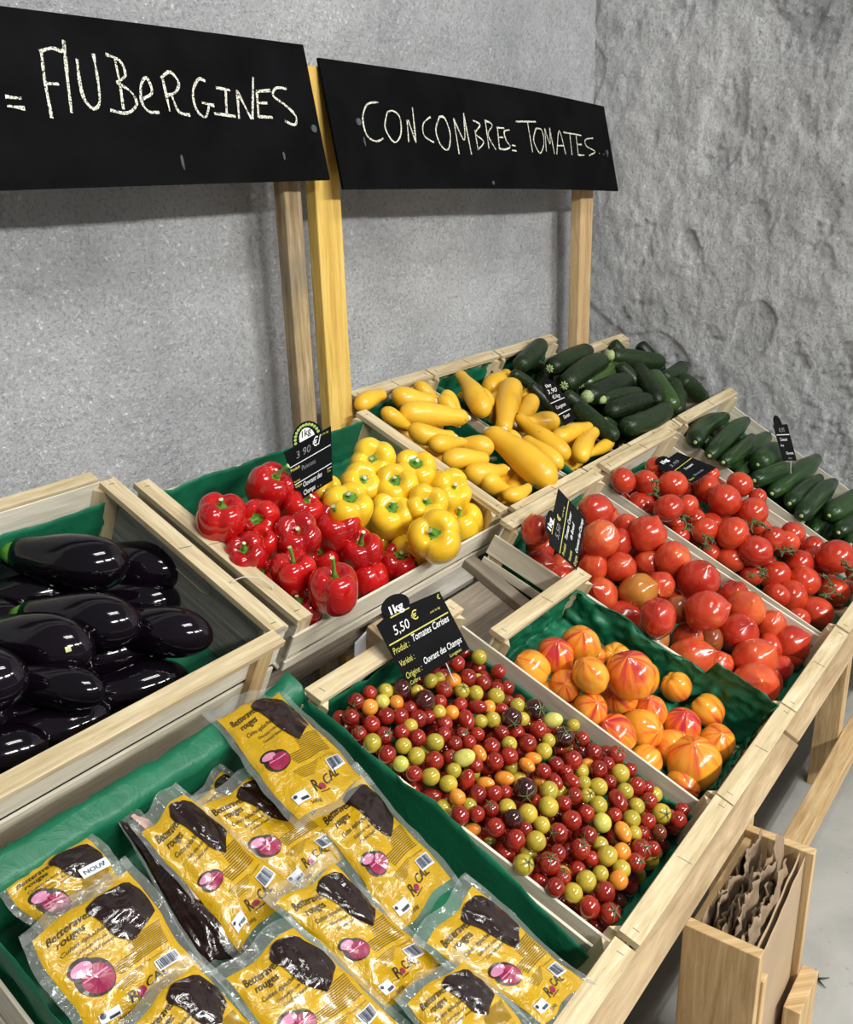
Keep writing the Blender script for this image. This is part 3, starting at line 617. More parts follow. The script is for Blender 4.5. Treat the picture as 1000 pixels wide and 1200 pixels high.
[0.0654,0.8608,0.3347,-0.0086,0.9967,0.3419,0.0478,"furthest back right against the pierced end board"],
[0.0482,0.8534,0.2832,-0.0442,0.9807,0.295,0.0467,"right of centre, below the furthest back one"],
[-0.1067,0.749,0.3316,-0.1783,0.8784,0.3396,0.0473,"centre right, with a blue glint"],
[-0.1959,0.7444,0.3294,-0.2667,0.8741,0.3381,0.0464,"middle, with a squared cream scar at its end"],
[-0.1887,0.9158,0.3226,-0.265,1.0559,0.3301,0.0463,"left picture edge, upper, with a small pale scar"],
[-0.3034,0.7467,0.3305,-0.3743,0.8772,0.3375,0.051,"large one at the left picture edge, lower"],
[-0.0173,0.6893,0.2911,-0.089,0.8211,0.2981,0.0416,"lying lowest in the right front corner"],
[-0.2139,0.6913,0.2849,-0.2907,0.8174,0.2987,0.035,"low one behind the front rim, centre"],
[-0.0432,0.7751,0.2434,-0.1307,0.9076,0.2538,0.0349,"dull one in the dark gap near the front right"],
[-0.2443,0.7656,0.2436,-0.3226,0.9049,0.2521,0.0316,"lowest beside the front rim, left"],
[-0.3965,0.7191,0.2203,-0.5165,0.7685,0.2329,0.043,""],
[-0.2995,0.7149,0.2292,-0.4195,0.7643,0.2418,0.043,""],
[-0.1947,0.718,0.2227,-0.3147,0.7674,0.2352,0.043,""],
[-0.0491,0.7216,0.215,-0.1691,0.7711,0.2276,0.043,""],
[-0.3928,0.7915,0.2603,-0.5128,0.8409,0.2729,0.043,""],
[-0.3034,0.7935,0.256,-0.4234,0.8429,0.2686,0.043,""],
[-0.1669,0.7929,0.2573,-0.2869,0.8423,0.2699,0.043,""],
[-0.056,0.7954,0.252,-0.176,0.8448,0.2646,0.043,""],
[-0.4055,0.8702,0.2868,-0.5255,0.9197,0.2993,0.043,""],
[-0.2847,0.8632,0.3014,-0.4047,0.9127,0.314,0.043,""],
[-0.1714,0.8645,0.2987,-0.2914,0.9139,0.3113,0.043,""],
[-0.0697,0.8648,0.2982,-0.1897,0.9142,0.3108,0.043,""],
[-0.4109,0.9431,0.3256,-0.5309,0.9925,0.3382,0.043,""],
[-0.278,0.9394,0.3334,-0.398,0.9888,0.346,0.043,""],
[-0.1781,0.9449,0.3219,-0.2981,0.9943,0.3345,0.043,""],
[-0.0743,0.9438,0.3241,-0.1943,0.9932,0.3367,0.043,""]],"CRATES":{"beet":["L",-0.53,0.075,0.0,-0.535,-0.002,0.572],"cherry":["L",0.088,0.448,0.0,0.006,0.385,0.548],"orange":["L",0.452,0.79,0.0,0.395,0.725,0.457],"heart":["L",0.796,1.18,0.0,0.686,1.1,0.64],"vine":["L",1.19,1.6,0.0,1.145,1.56,0.645],"cuc":["L",1.61,2.0,0.0,1.66,2.085,0.66],"aub":["U",-0.6027,0.0875,0.0,-0.6027,0.0736,0.4441],"pepper":["U",0.1089,0.7584,0.0,0.0928,0.737,0.412],"cyl":["U",0.7723,1.0965,0.0,0.7509,1.0483,0.4836],"cym":["U",1.104,1.3447,0.0,1.0558,1.3683,0.4836],"cgl":["U",1.3522,1.6336,0.0,1.3768,1.6978,0.4794],"cgr":["U",1.6411,1.9867,0.0,1.7085,2.0242,0.3852]},"UO":[0.59512,0.29132],"PACKS":[[[-0.169,0.1335,0.1026],
[-0.0604,0.1371,0.1044],
[-0.0216,-0.0046,-0.0024],
[-0.1098,0.0046,0.0024],0],
[[-0.2502,0.1044,0.0988],
[-0.1541,0.0879,0.0903],
[-0.1396,-0.0066,0.0078],
[-0.2476,0.0082,0.0155],0],
[[-0.4948,0.2564,0.1884],
[-0.4079,0.2644,0.1925],
[-0.3764,0.1653,0.1021],
[-0.4772,0.1762,0.1077],0],
[[-0.3891,0.2339,0.1712],
[-0.289,0.2306,0.1695],
[-0.2532,0.1085,0.0672],
[-0.37,0.1247,0.0755],0],
[[-0.2797,0.2665,0.1767],
[-0.19,0.2563,0.1715],
[-0.1564,0.1209,0.0623],
[-0.2471,0.1357,0.07],0],
[[-0.5146,0.3791,0.2461],
[-0.393,0.3803,0.2467],
[-0.3848,0.2822,0.1567],
[-0.5131,0.2928,0.1622],0],
[[-0.1523,0.5037,0.2754],
[-0.0446,0.4902,0.2685],
[-0.067,0.3109,0.2053],
[-0.1882,0.3169,0.2084],0],
[[-0.3353,0.4298,0.2384],
[-0.2644,0.4436,0.2456],
[-0.2163,0.3035,0.1339],
[-0.3226,0.2921,0.1281],0],
[[-0.2551,0.4279,0.2206],
[-0.156,0.4231,0.2181],
[-0.1124,0.2974,0.1252],
[-0.2262,0.3005,0.1268],0],
[[-0.1325,0.3508,0.1696],
[-0.0287,0.3504,0.1694],
[-0.034,0.1957,0.0728],
[-0.1473,0.1912,0.0705],0],
[[-0.4883,0.4758,0.2453],
[-0.3828,0.4744,0.2446],
[-0.3735,0.4036,0.1856],
[-0.4741,0.4191,0.1936],1],
[[-0.3353,0.4772,0.2348],
[-0.3078,0.4613,0.2266],
[-0.3035,0.2787,0.1099],
[-0.3596,0.3094,0.1258],2],
[[-0.2372,0.4586,0.2027],
[-0.1699,0.4763,0.2118],
[-0.1436,0.3981,0.149],
[-0.2232,0.3818,0.1406],0]],"TAGS":{"cherry":[[0.1566,0.4685,0.2979],
[0.2521,0.412,0.335],
[0.2597,0.3599,0.2427],
[0.1641,0.414,0.2009]],"pepper":[[0.3142,0.8093,0.4949],
[0.3871,0.7534,0.5364],
[0.3692,0.7414,0.4362],
[0.3162,0.7811,0.4029]],"heart":[[0.6754,0.4477,0.2654],
[0.7377,0.4631,0.3644],
[0.7647,0.4127,0.3002],
[0.706,0.4,0.2104]],"vine":[[1.2649,0.4727,0.2658],
[1.3642,0.4637,0.2845],
[1.4232,0.3794,0.2413],
[1.3133,0.3986,0.227]],"cuc":[[1.7869,0.3541,0.2759],
[1.8113,0.3212,0.2772],
[1.8108,0.2846,0.1745],
[1.788,0.316,0.1754]],"courg":[[1.1469,0.7372,0.4547],
[1.1724,0.7058,0.4683],
[1.1772,0.6585,0.3882],
[1.1583,0.6789,0.3722]]},"SIGN1":[[[-0.5606,1.0,1.2196],
[0.6394,1.0,1.2196],
[0.6394,0.95,0.9678],
[-0.5606,0.95,0.9678]],
[[[0.4399,0.4932],
[0.4609,0.4992]],
[[0.4391,0.5419],
[0.4621,0.5541]],
[[0.5059,0.2209],
[0.4998,0.3918],
[0.496,0.6039]],
[[0.5027,0.2319],
[0.522,0.2054],
[0.5367,0.2163],
[0.5423,0.1538]],
[[0.5423,0.1538],
[0.5338,0.3631],
[0.5267,0.5695]],
[[0.5002,0.4077],
[0.5191,0.4074]],
[[0.5551,0.2549],
[0.5507,0.3794],
[0.5509,0.4829],
[0.5608,0.5398],
[0.5733,0.5],
[0.5797,0.3515],
[0.582,0.2152]],
[[0.6148,0.2254],
[0.6129,0.3858],
[0.6088,0.5372]],
[[0.6015,0.2129],
[0.6221,0.2443],
[0.6253,0.3291],
[0.6078,0.3763]],
[[0.6078,0.3763],
[0.6277,0.4256],
[0.6329,0.5009],
[0.6132,0.5582],
[0.5872,0.5445]],
[[0.6459,0.4658],
[0.6639,0.4227],
[0.6605,0.3352],
[0.6487,0.3775],
[0.6422,0.4775],
[0.65,0.5424],
[0.6681,0.5466]],
[[0.6882,0.3349],
[0.6879,0.4358],
[0.6876,0.5373]],
[[0.6855,0.3289],
[0.704,0.2861],
[0.7157,0.3507],
[0.7052,0.4143],
[0.6879,0.4358]],
[[0.6978,0.4293],
[0.7037,0.5351],
[0.7232,0.5555]],
[[0.767,0.327],
[0.7541,0.3185],
[0.7382,0.4076],
[0.7376,0.5188],
[0.7516,0.5638],
[0.7631,0.4917]],
[[0.7509,0.4702],
[0.7739,0.4853]],
[[0.7852,0.365],
[0.8128,0.3757]],
[[0.8034,0.3777],
[0.7953,0.5346]],
[[0.7704,0.5378],
[0.8122,0.5518]],
[[0.8275,0.3726],
[0.8184,0.5681]],
[[0.827,0.3799],
[0.8445,0.5652]],
[[0.8674,0.2732],
[0.8468,0.5649]],
[[0.8691,0.3638],
[0.8606,0.551]],
[[0.8671,0.3716],
[0.8989,0.3575]],
[[0.8649,0.4511],
[0.8867,0.4474]],
[[0.861,0.546],
[0.8919,0.5473]],
[[0.9378,0.3365],
[0.9136,0.3367],
[0.9035,0.3942],
[0.926,0.4536],
[0.9458,0.528],
[0.9398,0.5935],
[0.9184,0.5698]]]],"SIGN2":[[[0.6813,1.0,1.1994],
[1.9506,1.0,1.1509],
[1.9692,0.95,0.9063],
[0.6802,0.95,0.9485]],
[[[0.1213,0.2988],
[0.093,0.3228],
[0.0755,0.4365],
[0.0778,0.5709],
[0.0974,0.6153],
[0.1172,0.5886]],
[[0.1395,0.3748],
[0.1271,0.5031],
[0.1434,0.6161],
[0.1646,0.5491],
[0.1705,0.4065],
[0.1547,0.3558],
[0.1395,0.3748]],
[[0.1823,0.6074],
[0.1887,0.4235]],
[[0.1917,0.4226],
[0.2018,0.6118]],
[[0.2018,0.6118],
[0.2101,0.3141]],
[[0.2565,0.3794],
[0.2321,0.445],
[0.2288,0.5476],
[0.2533,0.6005]],
[[0.2831,0.371],
[0.265,0.4944],
[0.2727,0.6261],
[0.2926,0.6521],
[0.3065,0.5135],
[0.2985,0.3811],
[0.2831,0.371]],
[[0.323,0.6921],
[0.3261,0.3726]],
[[0.3261,0.3726],
[0.3476,0.5646],
[0.3607,0.316]],
[[0.3607,0.316],
[0.3626,0.6914]],
[[0.3883,0.4619],
[0.387,0.6339]],
[[0.3878,0.3751],
[0.4091,0.4094],
[0.3887,0.4929],
[0.4113,0.566],
[0.3864,0.6434]],
[[0.4298,0.3626],
[0.4255,0.6265]],
[[0.4274,0.3633],
[0.4518,0.3973],
[0.431,0.4982],
[0.4496,0.6315]],
[[0.4692,0.4149],
[0.4628,0.6194]],
[[0.4665,0.4188],
[0.4941,0.4178]],
[[0.4644,0.5126],
[0.4847,0.5078]],
[[0.4628,0.6194],
[0.4812,0.6256]],
[[0.5125,0.4292],
[0.492,0.4508],
[0.4934,0.5318],
[0.5048,0.5949],
[0.4812,0.6256]],
[[0.5124,0.5769],
[0.5251,0.5809]],
[[0.5093,0.6269],
[0.526,0.6304]],
[[0.5441,0.3382],
[0.6269,0.3137]],
[[0.5911,0.3344],
[0.5907,0.6288]],
[[0.6226,0.3831],
[0.6038,0.507],
[0.6211,0.6337],
[0.6459,0.5322],
[0.6473,0.3936],
[0.6226,0.3831]],
[[0.6506,0.6181],
[0.6615,0.3726]],
[[0.6615,0.3726],
[0.6738,0.5263],
[0.6843,0.3559]],
[[0.6843,0.3559],
[0.6865,0.6293]],
[[0.6966,0.6347],
[0.728,0.3724],
[0.7401,0.6201]],
[[0.7072,0.5369],
[0.7379,0.5306]],
[[0.747,0.3852],
[0.8097,0.3874]],
[[0.7779,0.3881],
[0.7712,0.622]],
[[0.8097,0.3874],
[0.8034,0.6165]],
[[0.8097,0.3874],
[0.837,0.3916]],
[[0.806,0.4983],
[0.8307,0.493]],
[[0.8034,0.6165],
[0.8365,0.6109]],
[[0.9,0.4026],
[0.856,0.4317],
[0.8563,0.5063],
[0.8991,0.5545],
[0.8618,0.6066]],
[[0.921,0.5658],
[0.9223,0.5733]],
[[0.9455,0.5691],
[0.9468,0.5766]],
[[0.9679,0.5847],
[0.9692,0.5922]]]],"STALKS":[[1.1483,0.4378,0.2426,0.0286],
[1.0976,0.339,0.1916,0.0236],
[1.0822,0.2737,0.158,0.0194],
[1.3023,0.2353,0.1382,0.0249],
[1.2801,0.1489,0.0936,0.0203],
[1.1059,0.1644,0.1016,0.0191],
[1.2541,0.0488,0.042,0.0335],
[1.3883,0.0345,0.0347,0.0185]],"UNDER":[[[0.266,0.152,-0.014],0.0135],
[[0.079,0.324,0.066],0.0141],
[[0.161,0.156,0.001],0.0132],
[[0.204,0.41,0.125],0.0124],
[[0.35,0.324,0.077],0.0139],
[[0.075,0.337,0.09],0.0135],
[[0.09,0.175,0.009],0.0132],
[[0.349,0.358,0.1],0.0143],
[[0.342,0.22,0.022],0.0143],
[[0.071,0.433,0.125],0.0125],
[[0.182,0.467,0.153],0.0128],
[[0.195,0.27,0.046],0.0135],
[[0.365,0.3,0.069],0.0143],
[[0.379,0.419,0.13],0.0124],
[[0.37,0.418,0.135],0.0134],
[[0.122,0.355,0.101],0.0134],
[[0.102,0.168,0.005],0.0145],
[[0.36,0.087,-0.047],0.0124],
[[0.337,0.172,0.007],0.0121],
[[0.072,0.313,0.076],0.0128],
[[0.374,0.431,0.132],0.0145],
[[0.105,0.181,0.006],0.0121],
[[0.223,0.132,-0.019],0.0124],
[[0.385,0.068,-0.059],0.0144],
[[0.166,0.438,0.135],0.0133],
[[0.257,0.327,0.08],0.0136],
[[0.208,0.458,0.144],0.0138],
[[0.185,0.146,-0.004],0.0133],
[[0.066,0.287,0.056],0.0134],
[[0.303,0.055,-0.059],0.0122],
[[0.214,0.319,0.078],0.0129],
[[0.302,0.36,0.085],0.0122],
[[0.38,0.344,0.082],0.0131],
[[0.167,0.307,0.065],0.0128],
[[0.274,0.21,0.014],0.0129],
[[0.055,0.383,0.109],0.0138],
[[0.154,0.18,0.009],0.0126],
[[0.233,0.127,-0.02],0.0123],
[[0.19,0.184,0.013],0.0131],
[[0.098,0.421,0.124],0.0136],
[[0.192,0.435,0.128],0.0123],
[[0.128,0.275,0.059],0.0141],
[[0.181,0.124,-0.019],0.0136],
[[0.161,0.402,0.109],0.0127],
[[0.137,0.394,0.11],0.013],
[[0.209,0.226,0.036],0.0124],
[[0.412,0.046,-0.058],0.0145],
[[0.389,0.233,0.04],0.0126],
[[0.333,0.371,0.105],0.0133],
[[0.195,0.176,-0.006],0.0122],
[[0.156,0.301,0.072],0.0121],
[[0.274,0.437,0.145],0.0142],
[[0.235,0.444,0.128],0.0139],
[[0.189,0.121,-0.024],0.0133],
[[0.387,0.226,0.029],0.0129],
[[0.37,0.157,-0.009],0.014],
[[0.142,0.2,0.014],0.014],
[[0.352,0.118,-0.02],0.014],
[[0.044,0.405,0.122],0.0142],
[[0.188,0.071,-0.059],0.0133],
[[0.23,0.229,0.034],0.012],
[[0.14,0.075,-0.06],0.0122],
[[0.326,0.476,0.146],0.0133],
[[0.184,0.186,0.003],0.0136],
[[0.181,0.306,0.061],0.0128],
[[0.277,0.099,-0.034],0.013],
[[0.155,0.083,-0.05],0.0135],
[[0.175,0.385,0.115],0.0136],
[[0.196,0.235,0.031],0.0138],
[[0.304,0.231,0.028],0.0126],
[[0.298,0.285,0.047],0.0131],
[[0.366,0.229,0.038],0.0129],
[[0.308,0.441,0.132],0.0132],
[[0.362,0.099,-0.035],0.0142],
[[0.272,0.39,0.116],0.0134],
[[0.289,0.097,-0.051],0.0124],
[[0.061,0.388,0.101],0.0122],
[[0.099,0.435,0.124],0.0141],
[[0.372,0.099,-0.035],0.0141],
[[0.232,0.459,0.154],0.0121],
[[0.221,0.38,0.111],0.0123],
[[0.366,0.378,0.095],0.0128],
[[0.341,0.295,0.056],0.0124],
[[0.289,0.154,-0.005],0.013],
[[0.208,0.209,0.014],0.013],
[[0.261,0.079,-0.039],0.013],
[[0.102,0.371,0.106],0.0139],
[[0.229,0.341,0.085],0.0136],
[[0.088,0.442,0.129],0.0139],
[[0.213,0.447,0.139],0.0138],
[[0.177,0.131,-0.029],0.0135],
[[0.157,0.183,0.008],0.0144],
[[0.316,0.177,-0.001],0.0141],
[[0.15,0.305,0.061],0.0121],
[[0.196,0.259,0.036],0.0129],
[[0.337,0.191,0.0],0.0145],
[[0.269,0.256,0.042],0.0141],
[[0.233,0.405,0.119],0.0138],
[[0.177,0.418,0.131],0.0144],
[[0.145,0.253,0.035],0.0138],
[[0.379,0.338,0.092],0.0126],
[[0.174,0.133,-0.029],0.0138],
[[0.348,0.424,0.123],0.0142],
[[0.22,0.182,0.009],0.0122],
[[0.371,0.09,-0.049],0.0129],
[[0.288,0.305,0.056],0.0128],
[[0.233,0.24,0.027],0.0135],
[[0.167,0.463,0.15],0.0123],
[[0.304,0.171,-0.011],0.0142],
[[0.069,0.439,0.146],0.0129],
[[0.304,0.386,0.104],0.0137],
[[0.328,0.334,0.077],0.0139],
[[0.264,0.466,0.151],0.0123],
[[0.185,0.26,0.049],0.0137],
[[0.122,0.293,0.064],0.0136],
[[0.384,0.124,-0.023],0.0123],
[[0.083,0.455,0.141],0.0138],
[[0.246,0.306,0.071],0.0131],
[[0.138,0.187,-0.003],0.0138],
[[0.232,0.374,0.108],0.0129],
[[0.21,0.16,0.001],0.0121],
[[0.149,0.265,0.052],0.0129],
[[0.213,0.192,0.01],0.0139],
[[0.36,0.205,0.007],0.0127],
[[0.132,0.088,-0.038],0.0138],
[[0.151,0.129,-0.026],0.0139],
[[0.299,0.402,0.119],0.0124],
[[0.138,0.221,0.024],0.0134],
[[0.17,0.133,-0.015],0.0121],
[[0.348,0.393,0.123],0.013],
[[0.259,0.287,0.061],0.0144],
[[0.154,0.343,0.095],0.0132],
[[0.304,0.314,0.061],0.0139],
[[0.221,0.335,0.083],0.0132],
[[0.264,0.136,-0.03],0.0133],
[[0.206,0.328,0.081],0.0144],
[[0.083,0.433,0.14],0.0136],
[[0.217,0.072,-0.059],0.0122],
[[0.377,0.284,0.052],0.0142],
[[0.097,0.347,0.097],0.0135],
[[0.281,0.449,0.147],0.0129],
[[0.362,0.395,0.122],0.0131],
[[0.212,0.381,0.097],0.0121],
[[0.163,0.084,-0.054],0.0132],
[[0.234,0.353,0.09],0.0136],
[[0.235,0.178,0.007],0.013],
[[0.387,0.124,-0.021],0.0129],
[[0.252,0.208,0.019],0.0126],
[[0.171,0.046,-0.06],0.0124],
[[0.134,0.25,0.033],0.0124],
[[0.129,0.227,0.017],0.0123],
[[0.252,0.125,-0.036],0.0121],
[[0.206,0.241,0.039],0.0121],
[[0.206,0.227,0.017],0.0144],
[[0.117,0.143,-0.017],0.0124],
[[0.174,0.322,0.067],0.0121],
[[0.143,0.362,0.103],0.0132],
[[0.137,0.456,0.139],0.0127],
[[0.258,0.404,0.115],0.0122],
[[0.382,0.344,0.089],0.012],
[[0.13,0.064,-0.065],0.0121],
[[0.314,0.067,-0.046],0.0125],
[[0.195,0.469,0.158],0.0143],
[[0.045,0.459,0.142],0.0135],
[[0.063,0.461,0.143],0.0141],
[[0.223,0.099,-0.043],0.0137],
[[0.094,0.45,0.147],0.0138],
[[0.231,0.407,0.13],0.0129],
[[0.149,0.225,0.032],0.0132],
[[0.139,0.163,-0.001],0.0135],
[[0.182,0.357,0.094],0.0124],
[[0.058,0.357,0.093],0.0139],
[[0.086,0.345,0.082],0.0141],
[[0.353,0.324,0.085],0.0131],
[[0.288,0.439,0.133],0.0129],
[[0.229,0.075,-0.041],0.0123],
[[0.098,0.299,0.055],0.0136],
[[0.101,0.155,-0.018],0.0136],
[[0.063,0.305,0.061],0.0144],
[[0.273,0.144,-0.018],0.014],
[[0.325,0.31,0.071],0.0125],
[[0.115,0.122,-0.02],0.0123],
[[0.418,0.061,-0.066],0.0142],
[[0.249,0.087,-0.051],0.0141],
[[0.275,0.313,0.077],0.0142],
[[0.278,0.199,0.011],0.0123],
[[0.245,0.408,0.128],0.0125],
[[0.219,0.28,0.06],0.0122],
[[0.239,0.202,0.004],0.0134],
[[0.192,0.366,0.102],0.0135],
[[0.203,0.136,-0.009],0.0128],
[[0.099,0.238,0.026],0.0124],
[[0.284,0.449,0.15],0.0145],
[[0.373,0.314,0.072],0.013],
[[0.344,0.456,0.155],0.0132],
[[0.185,0.38,0.117],0.0143],
[[0.392,0.177,-0.006],0.0122],
[[0.15,0.362,0.097],0.0136],
[[0.344,0.067,-0.06],0.0131],
[[0.325,0.195,0.016],0.0127],
[[0.193,0.093,-0.044],0.0122],
[[0.343,0.112,-0.028],0.0144],
[[0.333,0.475,0.152],0.0124],
[[0.234,0.183,0.005],0.0134],
[[0.361,0.206,0.011],0.0132],
[[0.314,0.435,0.13],0.0126],
[[0.046,0.402,0.109],0.0133],
[[0.119,0.285,0.047],0.0125],
[[0.205,0.378,0.116],0.014],
[[0.043,0.477,0.149],0.012],
[[0.184,0.24,0.023],0.0134],
[[0.198,0.091,-0.049],0.014],
[[0.159,0.234,0.02],0.0131],
[[0.285,0.317,0.083],0.014],
[[0.129,0.153,-0.005],0.014],
[[0.345,0.268,0.05],0.0127],
[[0.095,0.12,-0.025],0.0142],
[[0.196,0.44,0.141],0.0143],
[[0.249,0.403,0.116],0.0133],
[[0.15,0.12,-0.024],0.0145],
[[0.2,0.287,0.055],0.0131],
[[0.198,0.393,0.123],0.0124],
[[0.253,0.185,0.004],0.0141],
[[0.36,0.407,0.122],0.0121],
[[0.246,0.298,0.063],0.0127],
[[0.361,0.36,0.087],0.0137],
[[0.247,0.205,0.025],0.0144],
[[0.121,0.324,0.086],0.0125],
[[0.351,0.216,0.017],0.0127],
[[0.358,0.463,0.144],0.013],
[[0.125,0.172,-0.007],0.0145],
[[0.172,0.085,-0.053],0.0122],
[[0.314,0.273,0.059],0.0136],
[[0.044,0.405,0.114],0.0144],
[[0.185,0.078,-0.05],0.0127],
[[0.078,0.288,0.052],0.0144],
[[0.391,0.113,-0.039],0.0145],
[[0.273,0.344,0.08],0.0121],
[[0.107,0.381,0.099],0.0141],
[[0.055,0.424,0.139],0.0133],
[[0.11,0.215,0.018],0.0145],
[[0.125,0.173,-0.009],0.0123],
[[0.382,0.205,0.006],0.0125],
[[0.377,0.452,0.154],0.0126],
[[0.394,0.202,0.014],0.0138],
[[0.086,0.185,0.002],0.0139],
[[0.239,0.388,0.109],0.0133],
[[0.249,0.237,0.04],0.0125],
[[0.374,0.303,0.074],0.0124],
[[0.321,0.47,0.145],0.0127],
[[0.105,0.131,-0.012],0.013],
[[0.078,0.432,0.122],0.0142],
[[0.383,0.391,0.116],0.0133],
[[0.078,0.381,0.107],0.0131],
[[0.29,0.113,-0.036],0.0133],
[[0.181,0.211,0.016],0.0135],
[[0.353,0.471,0.161],0.0141],
[[0.407,0.174,-0.005],0.0123],
[[0.312,0.267,0.044],0.0136],
[[0.404,0.171,-0.003],0.0132],
[[0.358,0.274,0.062],0.0133],
[[0.277,0.244,0.026],0.0131],
[[0.307,0.42,0.117],0.0141],
[[0.403,0.216,0.018],0.0125],
[[0.36,0.287,0.056],0.0142],
[[0.173,0.359,0.091],0.0133],
[[0.198,0.22,0.027],0.0142],
[[0.109,0.304,0.061],0.0129],
[[0.104,0.319,0.065],0.0128],
[[0.091,0.17,-0.001],0.0143],
[[0.312,0.277,0.06],0.0141],
[[0.187,0.443,0.143],0.0123],
[[0.168,0.431,0.132],0.0142],
[[0.144,0.169,0.005],0.0135],
[[0.105,0.086,-0.049],0.012],
[[0.104,0.412,0.117],0.013],
[[0.21,0.269,0.052],0.0136],
[[0.103,0.233,0.041],0.0137],
[[0.242,0.081,-0.042],0.0145],
[[0.1,0.076,-0.051],0.0131],
[[0.321,0.438,0.132],0.013],
[[0.359,0.304,0.06],0.013],
[[0.307,0.09,-0.054],0.0143],
[[0.257,0.279,0.045],0.0126],
[[0.356,0.251,0.04],0.0127],
[[0.258,0.475,0.155],0.0125],
[[0.38,0.181,-0.005],0.0133],
[[0.177,0.315,0.078],0.0143],
[[0.292,0.424,0.122],0.0121],
[[0.175,0.239,0.026],0.0142],
[[0.36,0.137,-0.009],0.0123],
[[0.172,0.448,0.134],0.0125],
[[0.264,0.065,-0.059],0.0141],
[[0.061,0.411,0.12],0.013],
[[0.172,0.127,-0.03],0.0137],
[[0.114,0.198,0.006],0.0131],
[[0.144,0.291,0.065],0.0125],
[[0.26,0.342,0.079],0.0139],
[[0.254,0.218,0.025],0.0136],
[[0.089,0.237,0.039],0.0141],
[[0.261,0.263,0.04],0.0142],
[[0.127,0.343,0.094],0.0145],
[[0.41,0.198,0.012],0.0124],
[[0.165,0.357,0.099],0.0135],
[[0.269,0.091,-0.035],0.0132],
[[0.354,0.283,0.055],0.0132],
[[0.338,0.304,0.06],0.0122],
[[0.235,0.381,0.102],0.0142],
[[0.223,0.428,0.142],0.0141],
[[0.147,0.378,0.094],0.0137],
[[0.168,0.368,0.099],0.0134],
[[0.316,0.156,-0.008],0.013],
[[0.277,0.097,-0.044],0.0138],
[[0.22,0.125,-0.032],0.013],
[[0.096,0.302,0.056],0.0132],
[[0.255,0.138,-0.026],0.0123],
[[0.374,0.278,0.062],0.0133],
[[0.095,0.222,0.02],0.0128],
[[0.074,0.453,0.154],0.0132],
[[0.158,0.232,0.04],0.0125],
[[0.233,0.299,0.057],0.0126],
[[0.303,0.474,0.16],0.0143],
[[0.327,0.088,-0.039],0.0126],
[[0.396,0.248,0.034],0.0139],
[[0.311,0.121,-0.033],0.0133],
[[0.366,0.207,0.022],0.0133],
[[0.197,0.344,0.094],0.0126],
[[0.26,0.285,0.055],0.0121],
[[0.302,0.124,-0.033],0.0139],
[[0.386,0.264,0.054],0.0138],
[[0.089,0.209,0.019],0.0139],
[[0.104,0.452,0.135],0.0145],
[[0.213,0.367,0.105],0.0124],
[[0.288,0.283,0.058],0.0124],
[[0.299,0.103,-0.028],0.0123],
[[0.129,0.048,-0.059],0.013],
[[0.403,0.245,0.039],0.0127],
[[0.051,0.355,0.088],0.0137],
[[0.101,0.122,-0.027],0.0128],
[[0.066,0.468,0.158],0.013],
[[0.195,0.397,0.118],0.0128],
[[0.236,0.142,-0.01],0.0129],
[[0.224,0.151,-0.021],0.0128],
[[0.245,0.296,0.065],0.0127],
[[0.109,0.06,-0.063],0.0125],
[[0.15,0.293,0.067],0.0135],
[[0.303,0.336,0.083],0.0131],
[[0.101,0.179,0.009],0.0133],
[[0.401,0.09,-0.042],0.0136],
[[0.112,0.234,0.042],0.0124],
[[0.41,0.21,0.01],0.0132],
[[0.15,0.252,0.05],0.013],
[[0.257,0.057,-0.072],0.0138],
[[0.349,0.43,0.121],0.0137],
[[0.238,0.182,-0.001],0.0128],
[[0.299,0.109,-0.043],0.0144],
[[0.416,0.069,-0.061],0.0122],
[[0.229,0.369,0.106],0.0133],
[[0.084,0.32,0.079],0.0133],
[[0.034,0.47,0.143],0.0137]]}''')

# ------------------------------------------------------------------ materials
def new_mat(name):
    m = bpy.data.materials.new(name); m.use_nodes = True
    nt = m.node_tree
    return m, nt, nt.nodes['Principled BSDF']
def N(nt, kind, **kw):
    n = nt.nodes.new(kind)
    for k, v in kw.items():
        if k in n.inputs: n.inputs[k].default_value = v
        else: setattr(n, k, v)
    return n
def ramp(nt, fac, stops):
    r = nt.nodes.new('ShaderNodeValToRGB')
    el = r.color_ramp.elements
    el[0].position, el[0].color = stops[0][0], (*stops[0][1], 1)
    el[1].position, el[1].color = stops[-1][0], (*stops[-1][1], 1)
    for p, c in stops[1:-1]:
        e = el.new(p); e.color = (*c, 1)
    nt.links.new(fac, r.inputs[0])
    return r.outputs[0]
def mapped(nt, coord, scale, loc=(0, 0, 0)):
    tc = nt.nodes.new('ShaderNodeTexCoord'); mp = nt.nodes.new('ShaderNodeMapping')
    mp.inputs['Scale'].default_value = scale; mp.inputs['Location'].default_value = loc
    nt.links.new(tc.outputs[coord], mp.inputs[0])
    return mp.outputs[0]
def noise_tex(nt, vec, scale, detail=4, rough=0.55, dist=0.0):
    n = N(nt, 'ShaderNodeTexNoise', Scale=scale, Detail=detail, Roughness=rough, Distortion=dist)
    nt.links.new(vec, n.inputs['Vector'])
    return n
def bump(nt, bsdf, height, strength, dist=0.01, prev=None):
    b = N(nt, 'ShaderNodeBump', Strength=strength, Distance=dist)
    nt.links.new(height, b.inputs['Height'])
    if prev: nt.links.new(prev, b.inputs['Normal'])
    nt.links.new(b.outputs[0], bsdf.inputs['Normal'])
    return b.outputs[0]
